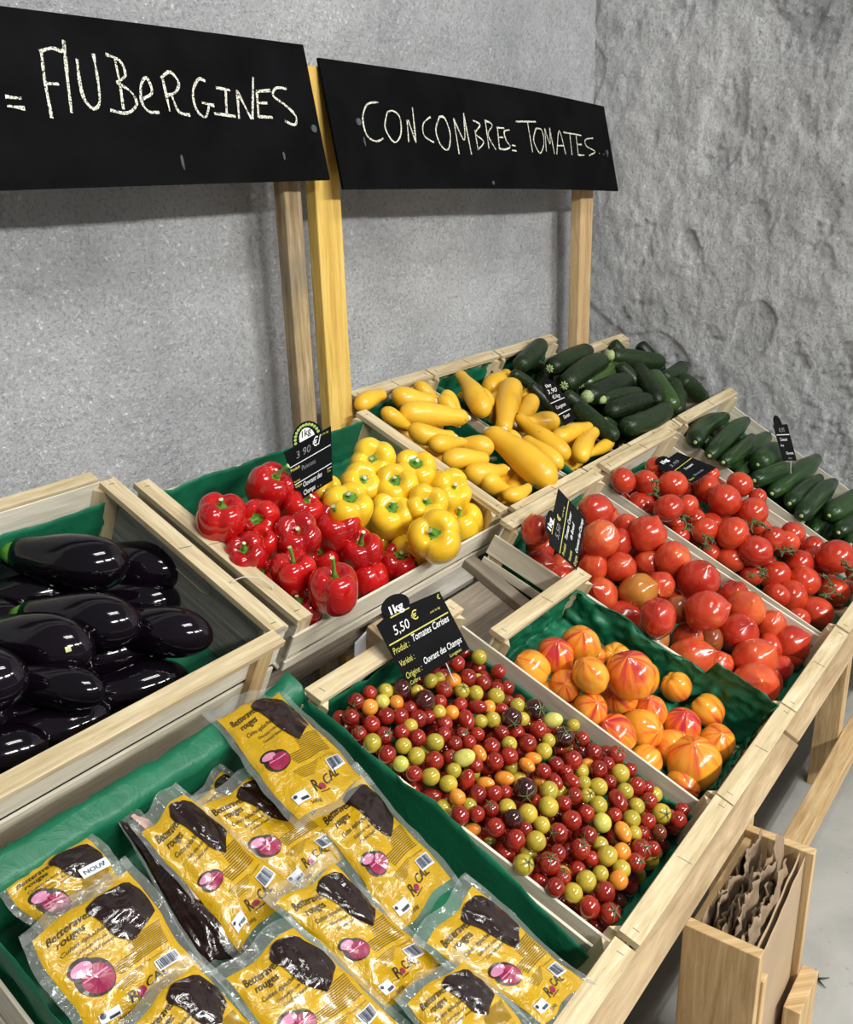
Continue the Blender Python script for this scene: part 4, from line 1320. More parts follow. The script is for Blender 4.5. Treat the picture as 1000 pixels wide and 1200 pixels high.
def mixc(nt, fac, a, b, mode='MIX'):
    m = nt.nodes.new('ShaderNodeMix'); m.data_type = 'RGBA'; m.blend_type = mode
    for sock, v in ((m.inputs[0], fac), (m.inputs[6], a), (m.inputs[7], b)):
        if hasattr(v, 'is_output'): nt.links.new(v, sock)
        elif isinstance(v, tuple): sock.default_value = (*v, 1)
        else: sock.default_value = v
    return m.outputs[2]
def obj_random(nt):
    return nt.nodes.new('ShaderNodeObjectInfo').outputs['Random']

def plain(name, col, rough=0.5, metal=0.0, coat=0.0, spec=0.5, var=0.0, nscale=30.0):
    m, nt, b = new_mat(name)
    b.inputs['Roughness'].default_value = rough; b.inputs['Metallic'].default_value = metal
    b.inputs['Coat Weight'].default_value = coat; b.inputs['Coat Roughness'].default_value = 0.06
    b.inputs['Specular IOR Level'].default_value = spec
    n = noise_tex(nt, mapped(nt, 'Object', (1, 1, 1)), nscale, 3)
    lo = tuple(c * (1 - var) for c in col); hi = tuple(min(1, c * (1 + var)) for c in col)
    nt.links.new(ramp(nt, n.outputs[0], [(0.3, lo), (0.7, hi)]), b.inputs['Base Color'])
    return m

def wood(name, light, dark, rough=0.75, knots=0.25, weather=0.0, bumpy=0.35):
    """boards: the UV map holds metres along (u) and across (v) the grain"""
    m, nt, b = new_mat(name)
    rnd = obj_random(nt)
    uv = nt.nodes.new('ShaderNodeTexCoord').outputs['UV']
    geo = nt.nodes.new('ShaderNodeNewGeometry').outputs['Random Per Island']
    add = N(nt, 'ShaderNodeMath', operation='ADD'); nt.links.new(rnd, add.inputs[0]); nt.links.new(geo, add.inputs[1])
    comb = nt.nodes.new('ShaderNodeCombineXYZ')
    mul = N(nt, 'ShaderNodeMath', operation='MULTIPLY'); nt.links.new(add.outputs[0], mul.inputs[0]); mul.inputs[1].default_value = 13.7
    for i in range(3): nt.links.new(mul.outputs[0], comb.inputs[i])
    va = N(nt, 'ShaderNodeVectorMath', operation='ADD'); nt.links.new(uv, va.inputs[0]); nt.links.new(comb.outputs[0], va.inputs[1])
    mp = nt.nodes.new('ShaderNodeMapping'); mp.inputs['Scale'].default_value = (5, 70, 5); nt.links.new(va.outputs[0], mp.inputs[0])
    mp2 = nt.nodes.new('ShaderNodeMapping'); mp2.inputs['Scale'].default_value = (1.2, 14, 1); nt.links.new(va.outputs[0], mp2.inputs[0])
    g = noise_tex(nt, mp.outputs[0], 1.6, 6, 0.65, 0.6)
    w = noise_tex(nt, mp2.outputs[0], 1.5, 4, 0.6, 1.6)
    c1 = ramp(nt, g.outputs[0], [(0.3, dark), (0.48, tuple((a + c) / 2 for a, c in zip(light, dark))), (0.66, light)])
    c2 = ramp(nt, w.outputs[0], [(0.35, tuple(c * 0.72 for c in light)), (0.6, (1, 1, 1))])
    c = mixc(nt, 0.5, c1, c2, 'MULTIPLY')
    # small dark flecks
    mp3 = nt.nodes.new('ShaderNodeMapping'); mp3.inputs['Scale'].default_value = (60, 240, 60); nt.links.new(va.outputs[0], mp3.inputs[0])
    fl = noise_tex(nt, mp3.outputs[0], 1.0, 2)
    fk = ramp(nt, fl.outputs[0], [(0.70, (0, 0, 0)), (0.78, (1, 1, 1))])
    fm = N(nt, 'ShaderNodeMath', operation='MULTIPLY'); nt.links.new(fk, fm.inputs[0]); fm.inputs[1].default_value = knots + 0.2
    c = mixc(nt, fm.outputs[0], c, tuple(x * 0.45 for x in dark))
    if weather:
        st = noise_tex(nt, mapped(nt, 'Object', (6, 6, 6)), 1.0, 5)
        sf = ramp(nt, st.outputs[0], [(0.42, (0, 0, 0)), (0.62, (weather,) * 3)])
        c = mixc(nt, sf, c, (0.16, 0.14, 0.12))
    nt.links.new(c, b.inputs['Base Color'])
    b.inputs['Roughness'].default_value = rough
    b.inputs['Specular IOR Level'].default_value = 0.3
    bump(nt, b, g.outputs[0], bumpy, 0.002)
    return m

MAT = {}
MAT['batten'] = wood('poplar_batten', (0.72, 0.62, 0.42), (0.50, 0.39, 0.22))
MAT['board'] = wood('poplar_veneer', (0.82, 0.78, 0.67), (0.64, 0.58, 0.45), bumpy=0.2)
MAT['grey_board'] = wood('weathered_veneer', (0.52, 0.51, 0.46), (0.25, 0.24, 0.21), knots=0.7, bumpy=0.3)
MAT['pine'] = wood('pine', (0.70, 0.52, 0.29), (0.48, 0.31, 0.14), bumpy=0.25)
MAT['beam'] = wood('beam_wood', (0.52, 0.40, 0.25), (0.34, 0.24, 0.13), bumpy=0.3)
MAT['old_post'] = wood('old_post_wood', (0.52, 0.40, 0.22), (0.22, 0.15, 0.07), weather=0.55)
MAT['deck'] = wood('deck_wood', (0.34, 0.29, 0.22), (0.19, 0.15, 0.11), weather=0.4)
MAT['grey_deck'] = wood('grey_deck_wood', (0.42, 0.40, 0.36), (0.27, 0.25, 0.22), weather=0.3)
MAT['dark_deck'] = wood('dark_deck_wood', (0.07, 0.075, 0.085), (0.03, 0.032, 0.036), weather=0.2)
MAT['yellow_post'] = wood('yellow_painted_wood', (0.78, 0.55, 0.16), (0.60, 0.40, 0.09), bumpy=0.15)
MAT['staple'] = plain('staple_steel', (0.18, 0.16, 0.14), 0.4, 0.8)
MAT['screw'] = plain('screw_head', (0.10, 0.10, 0.10), 0.5, 0.6, var=0.3)
MAT['slate'] = plain('blackboard', (0.0030, 0.0031, 0.0038), 0.7, spec=0.05, var=0.5, nscale=9)
MAT['tag_black'] = plain('tag_slate', (0.003, 0.0034, 0.0045), 0.6, spec=0.10, var=0.4, nscale=40)
MAT['ink_white'] = plain('white_marker', (0.85, 0.86, 0.86), 0.6, var=0.1, nscale=200)
MAT['ink_grey'] = plain('faded_marker', (0.22, 0.22, 0.23), 0.6, var=0.4, nscale=200)
MAT['ink_yellow'] = plain('yellow_print', (0.62, 0.58, 0.10), 0.5, var=0.15, nscale=100)
MAT['ink_green'] = plain('leaf_print', (0.35, 0.52, 0.10), 0.5, var=0.4, nscale=300)
MAT['string'] = plain('white_string', (0.65, 0.60, 0.50), 0.8)
MAT['white_paper'] = plain('white_paper', (0.75, 0.78, 0.82), 0.7)
MAT['pick'] = plain('tag_pick', (0.75, 0.75, 0.72), 0.3, var=0.1)
MAT['calyx'] = plain('calyx_green', (0.085, 0.13, 0.045), 0.6, var=0.45, nscale=120)
MAT['stalk'] = plain('truss_green', (0.065, 0.105, 0.035), 0.55, var=0.4, nscale=90)
MAT['stem_green'] = plain('pepper_stem', (0.10, 0.27, 0.03), 0.42, var=0.35, nscale=60)
MAT['stem_cut'] = plain('cut_stem', (0.62, 0.62, 0.42), 0.7, var=0.2)
MAT['scar'] = plain('blossom_scar', (0.62, 0.60, 0.30), 0.6, var=0.2, nscale=200)
MAT['flower_end'] = plain('pale_stalk_end', (0.38, 0.47, 0.20), 0.6, var=0.4, nscale=120)
MAT['dark_stem'] = plain('dark_stem_end', (0.02, 0.035, 0.012), 0.5, var=0.5, nscale=90)

def chalk():
    m, nt, b = new_mat('chalk')
    n = noise_tex(nt, mapped(nt, 'Object', (1, 1, 1)), 420, 3)
    nt.links.new(ramp(nt, n.outputs[0], [(0.42, (0.03, 0.03, 0.03)), (0.50, (0.78, 0.77, 0.64))]), b.inputs['Base Color'])
    b.inputs['Roughness'].default_value = 0.95
    return m
MAT['chalk'] = chalk()

def plaster(name, lo, hi, big, fine, crease):
    m, nt, b = new_mat(name)
    o = mapped(nt, 'Object', (1, 1, 1))
    n1 = noise_tex(nt, o, 2.6, 5, 0.6, 0.3)
    n2 = noise_tex(nt, o, 120, 8, 0.74)
    n3 = noise_tex(nt, o, 34, 6, 0.66, 0.15)
    c = ramp(nt, n1.outputs[0], [(0.32, lo), (0.68, hi)])
    grit = ramp(nt, n2.outputs[0], [(0.38, (0.55,) * 3), (0.48, (1, 1, 1))])
    c = mixc(nt, 0.75, c, grit, 'MULTIPLY')
    nt.links.new(c, b.inputs['Base Color'])
    b.inputs['Roughness'].default_value = 0.85; b.inputs['Specular IOR Level'].default_value = 0.25
    # dragged-render creases: thin broken lines where the slow noise crosses its middle, plus coarse grit
    n4 = noise_tex(nt, o, crease, 8, 0.66, 0.1)
    cr_ = ramp(nt, n4.outputs[0], [(0.474, (1, 1, 1)), (0.492, (0.0, 0.0, 0.0)), (0.512, (1, 1, 1))])
    gr = ramp(nt, n2.outputs[0], [(0.36, (0, 0, 0)), (0.60, (1, 1, 1))])
    p = bump(nt, b, n3.outputs[0], big, 0.020)
    p = bump(nt, b, cr_, 0.5, 0.005, p)
    bump(nt, b, gr, fine, 0.0028, p)
    return m
MAT['plaster'] = plaster('rough_grey_plaster', (0.53, 0.545, 0.57), (0.76, 0.775, 0.80), 0.7, 1.0, 11)
MAT['plaster_side'] = plaster('rough_side_plaster', (0.58, 0.595, 0.61), (0.90, 0.91, 0.92), 1.0, 1.0, 7)

def concrete():
    m, nt, b = new_mat('polished_concrete')
    o = mapped(nt, 'Object', (1, 1, 1))
    n1 = noise_tex(nt, o, 3.5, 6, 0.6, 0.5); n2 = noise_tex(nt, o, 60, 3)
    c = ramp(nt, n1.outputs[0], [(0.3, (0.33, 0.33, 0.31)), (0.7, (0.47, 0.465, 0.44))])
    sp = ramp(nt, n2.outputs[0], [(0.25, (0.6,) * 3), (0.36, (1, 1, 1))])
    nt.links.new(mixc(nt, 0.8, c, sp, 'MULTIPLY'), b.inputs['Base Color'])
    b.inputs['Roughness'].default_value = 0.45
    return m
MAT['concrete'] = concrete()

def skin(name, cols, rough=0.2, coat=0.6, nscale=1.3, spec=0.5, dots=None, stripes=None, dimple=0.0, rndamt=0.25):
    """fruit skin: cols = [(pos, colour)...] over soft noise, shifted a little from fruit to fruit"""
    m, nt, b = new_mat(name)
    o = mapped(nt, 'Object', (1, 1, 1))
    rnd = obj_random(nt)
    n = noise_tex(nt, o, nscale, 3, 0.5); n.noise_dimensions = '4D'
    mul = N(nt, 'ShaderNodeMath', operation='MULTIPLY'); mul.inputs[1].default_value = 40
    nt.links.new(rnd, mul.inputs[0]); nt.links.new(mul.outputs[0], n.inputs['W'])
    sh = N(nt, 'ShaderNodeMath', operation='MULTIPLY_ADD'); sh.inputs[1].default_value = rndamt; sh.inputs[2].default_value = -rndamt / 2
    nt.links.new(rnd, sh.inputs[0])
    ad = N(nt, 'ShaderNodeMath', operation='ADD'); nt.links.new(n.outputs[0], ad.inputs[0]); nt.links.new(sh.outputs[0], ad.inputs[1])
    c = ramp(nt, ad.outputs[0], cols)
    if stripes:
        sc, col, lo, hi = stripes
        mp = mapped(nt, 'Object', sc)
        s = noise_tex(nt, mp, 1.0, 4, 0.6)
        c = mixc(nt, ramp(nt, s.outputs[0], [(lo, (0, 0, 0)), (hi, (1, 1, 1))]), c, col)
    if dots:
        sc, col, lo = dots
        d = noise_tex(nt, o, sc, 1)
        c = mixc(nt, ramp(nt, d.outputs[0], [(lo, (0, 0, 0)), (lo + 0.06, (1, 1, 1))]), c, col)
    nt.links.new(c, b.inputs['Base Color'])
    b.inputs['Roughness'].default_value = rough; b.inputs['Coat Weight'].default_value = coat
    b.inputs['Coat Roughness'].default_value = 0.05; b.inputs['Specular IOR Level'].default_value = spec
    if dimple:
        d = noise_tex(nt, o, 9 if nscale < 5 else 160, 2)
        bump(nt, b, d.outputs[0], dimple, 0.02 if nscale < 5 else 0.002)
    return m
# unit-sized templates use small noise scales, long fruit are modelled in metres
MAT['red'] = skin('cherry_red', [(0.3, (0.17, 0.008, 0.004)), (0.7, (0.36, 0.022, 0.010))], 0.16, 0.6)
MAT['yellowgreen'] = skin('cherry_yellow_green', [(0.3, (0.36, 0.30, 0.03)), (0.7, (0.58, 0.42, 0.045))], 0.16, 0.6)
MAT['paleyellow'] = skin('cherry_pale_yellow', [(0.3, (0.52, 0.50, 0.07)), (0.7, (0.68, 0.64, 0.16))], 0.16, 0.6)
MAT['orange'] = skin('cherry_orange', [(0.3, (0.70, 0.22, 0.02)), (0.7, (0.85, 0.34, 0.04))], 0.16, 0.6)
MAT['black'] = skin('cherry_black', [(0.3, (0.016, 0.004, 0.004)), (0.7, (0.07, 0.010, 0.008))], 0.13, 0.7)
MAT['brownish'] = skin('cherry_brown', [(0.3, (0.08, 0.02, 0.008)), (0.7, (0.16, 0.035, 0.012))], 0.16, 0.6)
MAT['vine_red'] = skin('vine_tomato_red', [(0.3, (0.40, 0.020, 0.008)), (0.75, (0.60, 0.060, 0.018))], 0.2, 0.4, rndamt=0.35)
MAT['heart0'] = skin('heart_tomato_red', [(0.25, (0.38, 0.020, 0.010)), (0.55, (0.53, 0.050, 0.018)), (0.8, (0.66, 0.13, 0.035))], 0.2, 0.4, 1.1, rndamt=0.4, dimple=0.04)
MAT['heart1'] = skin('heart_tomato_olive', [(0.3, (0.42, 0.13, 0.02)), (0.7, (0.52, 0.22, 0.035))], 0.2, 0.4, 1.0)
MAT['heart2'] = skin('heart_tomato_green_tinged', [(0.40, (0.50, 0.04, 0.02)), (0.58, (0.34, 0.26, 0.05))], 0.2, 0.4, 1.0, rndamt=0.05)
MAT['heart3'] = skin('heart_tomato_brown', [(0.3, (0.20, 0.04, 0.015)), (0.7, (0.30, 0.08, 0.02))], 0.22, 0.4, 1.0)
MAT['pepper_red'] = skin('pepper_red_skin', [(0.3, (0.36, 0.004, 0.006)), (0.7, (0.56, 0.010, 0.008))], 0.17, 0.5, rndamt=0.45)
MAT['pepper_yellow'] = skin('pepper_yellow_skin', [(0.3, (0.80, 0.47, 0.015)), (0.7, (0.92, 0.62, 0.035))], 0.2, 0.4, rndamt=0.3)
MAT['courgette_yellow'] = skin('courgette_yellow_skin', [(0.3, (0.76, 0.41, 0.018)), (0.7, (0.88, 0.53, 0.04))], 0.36, 0.15, 14, dots=(75, (0.42, 0.17, 0.01), 0.76), rndamt=0.3)
MAT['courgette_green'] = skin('courgette_green_skin', [(0.3, (0.004, 0.010, 0.004)), (0.7, (0.013, 0.028, 0.008))], 0.42, 0.05, 12, spec=0.3, dots=(330, (0.10, 0.16, 0.06), 0.66), rndamt=0.4)
MAT['courgette_bright'] = skin('courgette_bright_skin', [(0.3, (0.020, 0.055, 0.008)), (0.7, (0.050, 0.105, 0.014))], 0.33, 0.15, 12, dots=(330, (0.14, 0.22, 0.06), 0.66))
MAT['cucumber'] = skin('cucumber_skin', [(0.3, (0.006, 0.022, 0.005)), (0.7, (0.017, 0.050, 0.011))], 0.36, 0.12, 9, spec=0.35, stripes=((110, 110, 5), (0.055, 0.105, 0.025), 0.55, 0.72), rndamt=0.4, dimple=0.25)
MAT['aubergine'] = skin('aubergine_skin', [(0.3, (0.0025, 0.0015, 0.003)), (0.7, (0.006, 0.003, 0.007))], 0.09, 0.35, 8, spec=0.35)

def bicolour():
    m, nt, b = new_mat('bicolour_tomato_skin')
    tc = nt.nodes.new('ShaderNodeTexCoord'); sep = nt.nodes.new('ShaderNodeSeparateXYZ'); nt.links.new(tc.outputs['Object'], sep.inputs[0])
    at = N(nt, 'ShaderNodeMath', operation='ARCTAN2'); nt.links.new(sep.outputs[1], at.inputs[0]); nt.links.new(sep.outputs[0], at.inputs[1])
    cs = N(nt, 'ShaderNodeMath', operation='COSINE'); nt.links.new(at.outputs[0], cs.inputs[0])
    sn = N(nt, 'ShaderNodeMath', operation='SINE'); nt.links.new(at.outputs[0], sn.inputs[0])
    rnd = obj_random(nt)
    zz = N(nt, 'ShaderNodeMath', operation='MULTIPLY_ADD'); zz.inputs[1].default_value = 0.22
    mul = N(nt, 'ShaderNodeMath', operation='MULTIPLY'); mul.inputs[1].default_value = 31; nt.links.new(rnd, mul.inputs[0])
    nt.links.new(sep.outputs[2], zz.inputs[0]); nt.links.new(mul.outputs[0], zz.inputs[2])
    cb = nt.nodes.new('ShaderNodeCombineXYZ'); nt.links.new(cs.outputs[0], cb.inputs[0]); nt.links.new(sn.outputs[0], cb.inputs[1]); nt.links.new(zz.outputs[0], cb.inputs[2])
    st = noise_tex(nt, cb.outputs[0], 2.1, 3, 0.55)
    # reach of the flames: strong at the tip (+z), fading to the shoulders
    rz = N(nt, 'ShaderNodeMath', operation='MULTIPLY_ADD'); rz.inputs[1].default_value = 0.19; rz.inputs[2].default_value = -0.07
    nt.links.new(sep.outputs[2], rz.inputs[0])
    rr = N(nt, 'ShaderNodeMath', operation='MULTIPLY_ADD'); rr.inputs[1].default_value = 0.20; rr.inputs[2].default_value = -0.11
    nt.links.new(rnd, rr.inputs[0])
    a1 = N(nt, 'ShaderNodeMath', operation='ADD'); nt.links.new(st.outputs[0], a1.inputs[0]); nt.links.new(rz.outputs[0], a1.inputs[1])
    a2 = N(nt, 'ShaderNodeMath', operation='ADD'); nt.links.new(a1.outputs[0], a2.inputs[0]); nt.links.new(rr.outputs[0], a2.inputs[1])
    c = ramp(nt, a2.outputs[0], [(0.40, (0.80, 0.35, 0.03)), (0.56, (0.76, 0.20, 0.025)), (0.68, (0.60, 0.06, 0.03)), (0.82, (0.44, 0.02, 0.04))])
    nt.links.new(c, b.inputs['Base Color'])
    b.inputs['Roughness'].default_value = 0.2; b.inputs['Coat Weight'].default_value = 0.4; b.inputs['Coat Roughness'].default_value = 0.06
    return m
MAT['bicolour'] = bicolour()

def paper_green():
    m, nt, b = new_mat('green_paper')
    o = mapped(nt, 'Object', (1, 1, 1))
    n = noise_tex(nt, o, 6, 4, 0.6, 0.4); n2 = noise_tex(nt, o, 28, 4, 0.6, 1.2)
    nt.links.new(ramp(nt, n.outputs[0], [(0.3, (0.006, 0.105, 0.050)), (0.7, (0.012, 0.165, 0.080))]), b.inputs['Base Color'])
    b.inputs['Roughness'].default_value = 0.42; b.inputs['Specular IOR Level'].default_value = 0.4
    bump(nt, b, n2.outputs[0], 0.35, 0.006)
    return m
MAT['green_paper'] = paper_green()
MAT['kraft'] = plain('brown_kraft_paper', (0.25, 0.175, 0.11), 0.8, var=0.3, nscale=14)
MAT['kraft_smooth'] = plain('smooth_kraft_paper', (0.40, 0.29, 0.18), 0.7, var=0.1, nscale=6)

def film(name, col, rough, coat, bs, scale=70):
    m, nt, b = new_mat(name)
    o = mapped(nt, 'Object', (1, 1, 1))
    n = noise_tex(nt, o, scale, 3, 0.5, 1.5)
    n2 = noise_tex(nt, o, 18, 2)
    nt.links.new(ramp(nt, n2.outputs[0], [(0.3, tuple(c * 0.8 for c in col)), (0.7, col)]), b.inputs['Base Color'])
    b.inputs['Roughness'].default_value = rough; b.inputs['Coat Weight'].default_value = coat; b.inputs['Coat Roughness'].default_value = 0.08
    bump(nt, b, n.outputs[0], bs, 0.004)
    return m
MAT['yellow_film'] = film('yellow_film', (0.56, 0.335, 0.006), 0.24, 0.5, 0.50)
MAT['beet_film'] = film('beetroot_film', (0.016, 0.006, 0.005), 0.16, 0.6, 0.65, 45)
MAT['ink_black'] = plain('black_print', (0.015, 0.009, 0.004), 0.4, coat=0.2)
MAT['ink_line'] = plain('fine_print', (0.13, 0.075, 0.004), 0.3, coat=0.6)
MAT['magenta'] = plain('beet_print', (0.28, 0.012, 0.06), 0.3, coat=0.6)
MAT['pink'] = plain('pink_print', (0.58, 0.22, 0.36), 0.3, coat=0.6)
MAT['sticker'] = plain('white_sticker', (0.68, 0.72, 0.80), 0.35, coat=0.5)
MAT['bar'] = plain('bar_ink', (0.02, 0.025, 0.05), 0.35, coat=0.5)
MAT['pink_seam'] = plain('pink_stained_seam', (0.70, 0.40, 0.34), 0.3, coat=0.6, var=0.35, nscale=25)
def clear_film():
    m, nt, b = new_mat('clear_film')
    b.inputs['Base Color'].default_value = (0.50, 0.53, 0.50, 1)
    b.inputs['Roughness'].default_value = 0.12; b.inputs['Alpha'].default_value = 0.20
    b.inputs['Coat Weight'].default_value = 1.0
    n = noise_tex(nt, mapped(nt, 'Object', (1, 1, 1)), 60, 3, 0.5, 1.0)
    bump(nt, b, n.outputs[0], 0.6, 0.004)
    return m
MAT['clear_film'] = clear_film()

# ------------------------------------------------------------------ object helpers
def tag(o, label=None, cat=None, group=None, kind=None):
    if label: o['label'] = label
    if cat: o['category'] = cat
    if group: o['group'] = group
    if kind: o['kind'] = kind
    return o
class MB:
    def __init__(s): s.v = []; s.f = []; s.uv = []
    def face(s, idx, uv=None):
        s.f.append(tuple(idx)); s.uv.append(uv or [(0, 0)] * len(idx))
    def quad_grid(s, fn, nu, nv, flip=False, closed_u=False):
        b = len(s.v)
        for j in range(nv + 1):
            for i in range(nu + (0 if closed_u else 1)):
                s.v.append(tuple(fn(i / nu, j / nv)))
        w = nu if closed_u else nu + 1
        for j in range(nv):
            for i in range(nu):
                a = b + j * w + i; c = b + j * w + (i + 1) % w if closed_u else a + 1
                q = (a, c, c + w, a + w)
                s.face(q[::-1] if flip else q, [(i / nu, j / nv)] * 4)
    def hexa(s, fn, u0, u1, v0, v1, h0, h1, grain=0):
        """box in the (u, v, h) space of fn; grain = axis the fibres run along"""
        b = len(s.v); c = [(u, v, h) for h in (h0, h1) for v in (v0, v1) for u in (u0, u1)]
        s.v += [tuple(fn(*q)) for q in c]
        for f in ((0, 2, 3, 1), (4, 5, 7, 6), (0, 1, 5, 4), (2, 6, 7, 3), (0, 4, 6, 2), (1, 3, 7, 5)):
            o = [k for k in range(3) if k != grain]
            uv = []
            for k in f:
                q = c[k]; uv.append((q[grain] , q[o[0]] + q[o[1]]))
            s.face([b + k for k in f], uv)
    def prism(s, fn, tri, h0, h1):
        b = len(s.v); n = len(tri)
        s.v += [tuple(fn(p[0], p[1], h0)) for p in tri] + [tuple(fn(p[0], p[1], h1)) for p in tri]
        s.face([b + k for k in range(n)][::-1], [(p[0], p[1]) for p in tri][::-1]); s.face([b + n + k for k in range(n)], [(p[0], p[1]) for p in tri])
        for k in range(n):
            j = (k + 1) % n
            s.face([b + k, b + j, b + n + j, b + n + k], [(h0, k * .03), (h0, k * .03 + .03), (h1, k * .03 + .03), (h1, k * .03)])
    def tube(s, pts, rad, n=6, cap=True):
        pts = [V(p) for p in pts]; b = len(s.v); m = len(pts)
        rad = rad if isinstance(rad, (list, tuple)) else [rad] * m
        up = V((0.3, 0.2, 0.93)); a = None
        for i, p in enumerate(pts):
            t = (pts[min(i + 1, m - 1)] - pts[max(i - 1, 0)])
            t = t.normalized() if t.length > 1e-9 else V((0, 0, 1))
            if a is None:
                a = t.cross(up)
                if a.length < 1e-3: a = t.cross(V((1, 0, 0)))
            else: a = a - t * a.dot(t)
            a.normalize(); c = t.cross(a)
            for k in range(n):
                w = 2 * PI * k / n
                s.v.append(tuple(p + (a * math.cos(w) + c * math.sin(w)) * rad[i]))
        for i in range(m - 1):
            for k in range(n):
                k2 = (k + 1) % n
                s.face((b + i * n + k, b + i * n + k2, b + (i + 1) * n + k2, b + (i + 1) * n + k), [(i * .02, k * .01)] * 4)
        if cap:
            s.face([b + k for k in range(n)][::-1]); s.face([b + (m - 1) * n + k for k in range(n)])
    def mesh(s, name, mat, smooth=False):
        me = bpy.data.meshes.new(name); me.from_pydata(s.v, [], s.f)
        uvl = me.uv_layers.new(name='UVMap'); i = 0
        for q in s.uv:
            for c in q: uvl.data[i].uv = c; i += 1
        if smooth: me.polygons.foreach_set('use_smooth', [True] * len(me.polygons))
        if mat: me.materials.append(mat)
        me.update()
        return me
    def build(s, name, mat, parent=None, smooth=False, bevel=0.0):
        o = bpy.data.objects.new(name, s.mesh(name, mat, smooth)); COL.objects.link(o)
        if parent: o.parent = parent
        if bevel:
            md = o.modifiers.new('edge_wear', 'BEVEL'); md.width = bevel; md.segments = 2; md.limit_method = 'ANGLE'
        return o
def empty(name, loc=(0, 0, 0)):
    o = bpy.data.objects.new(name, None); COL.objects.link(o); o.location = loc; o.empty_display_size = 0.02
    return o
def place(name, me, loc, axis=None, size=1.0, spin=0.0, parent=None):
    o = bpy.data.objects.new(name, me); COL.objects.link(o)
    if parent is not None: o.parent = parent; return o
    q = V(axis).to_track_quat('Z', 'Y') if axis is not None else None
    m = (q.to_matrix().to_4x4() if q else Matrix.Identity(4)) @ Matrix.Rotation(spin, 4, 'Z')
    sc = size if isinstance(size, (tuple, list)) else (size,) * 3
    o.matrix_world = Matrix.Translation(loc) @ m @ Matrix.Diagonal((*sc, 1))
    return o
def child(name, me, parent):
    o = bpy.data.objects.new(name, me); COL.objects.link(o); o.parent = parent
    return o
def wbox(x, y, z): return (x, y, z)

# tier planes: s runs up the slope away from the shopper, h stands off the plane of the crate rims
C1, S1 = math.cos(0.476), math.sin(0.476); C2, S2 = math.cos(0.446), math.sin(0.446)
UY, UZ = D['UO']
def low(x, s, h): return V((x, s * C1 - h * S1, s * S1 + h * C1))
def upp(x, s, h): return V((x, UY + s * C2 - h * S2, UZ + s * S2 + h * C2))
TIER = {'L': low, 'U': upp}

# ------------------------------------------------------------------ the room
def structure(name, mb, mat, smooth=False, label=None):
    o = mb.build(name, mat, None, smooth); o['kind'] = 'structure'
    return o
WY = 1.12; WX = 2.13; FZ = -0.62
def wall_fn(kind):
    def f(u, v):
        if kind == 'back':
            x = -2.2 + u * (WX + 2.2 + 0.02); z = FZ + v * 3.4
            d = 0.012 * noise.noise(V((x * 3, z * 3, 0.3))) + 0.004 * noise.noise(V((x * 14, z * 14, 2.3))) + 0.0014 * noise.noise(V((x * 60, z * 60, 6.1)))
            return V((x, WY + d, z))
        y = -2.6 + u * (WY + 2.6 + 0.02); z = FZ + v * 3.4
        d = 0.012 * noise.noise(V((y * 2.5, z * 2.5, 5.3))) + 0.006 * noise.noise(V((y * 7 + 3, z * 6, 1.3))) + 0.006 * noise.noise(V((y * 22, z * 18, 9.3)))
        r = noise.noise(V((y * 5.2 + 1.5, z * 4.0, 7.7))); d -= 0.007 * max(0.0, min(1.0, (r - 0.20) * 26)); r2 = noise.noise(V((y * 9 - 4, z * 7, 17.7))) + 0.25 * noise.noise(V((y * 40, z * 40, 2.2))); d -= 0.005 * max(0.0, min(1.0, (r2 - 0.28) * 30)); d += 0.0028 * noise.noise(V((y * 60, z * 48, 6.1))) + 0.0016 * noise.noise(V((y * 110, z * 110, 8.1)))      # missing patches of the last coat
        if y < 0.02: d -= 0.03
        return V((WX - 0.004 - d, y, z))
    return f
mb = MB(); mb.quad_grid(wall_fn('back'), 560, 400, flip=False); structure('wall_back', mb, MAT['plaster'], True)
mb = MB(); mb.quad_grid(wall_fn('side'), 620, 540, flip=True); structure('wall_right', mb, MAT['plaster_side'], True)
mb = MB(); mb.quad_grid(lambda u, v: V((-2.6 + u * 5.2, -3.4 + v * 4.8, FZ)), 8, 8); structure('floor', mb, MAT['concrete'])
# ------------------------------------------------------------------ the stand
def beam(name, mat, x0, x1, y0, y1, z0, z1, parent=None, grain=0, bevel=0.002):
    mb = MB(); mb.hexa(wbox, x0, x1, y0, y1, z0, z1, grain)
    return mb.build(name, mat, parent, bevel=bevel)
stand = tag(empty('display_stand', (0.6, 0.2, FZ)), 'stepped wooden display stand carrying all the produce crates', 'stand')
def rel(o): o.parent = stand; o.matrix_parent_inverse = Matrix.Translation((-0.6, -0.2, -FZ)); return o
def tbeam(name, mat, fn, x0, x1, s0, s1, h0, h1, grain=0):
    mb = MB(); mb.hexa(fn, x0, x1, s0, s1, h0, h1, grain)
    return rel(mb.build(name, mat, None, bevel=0.002))
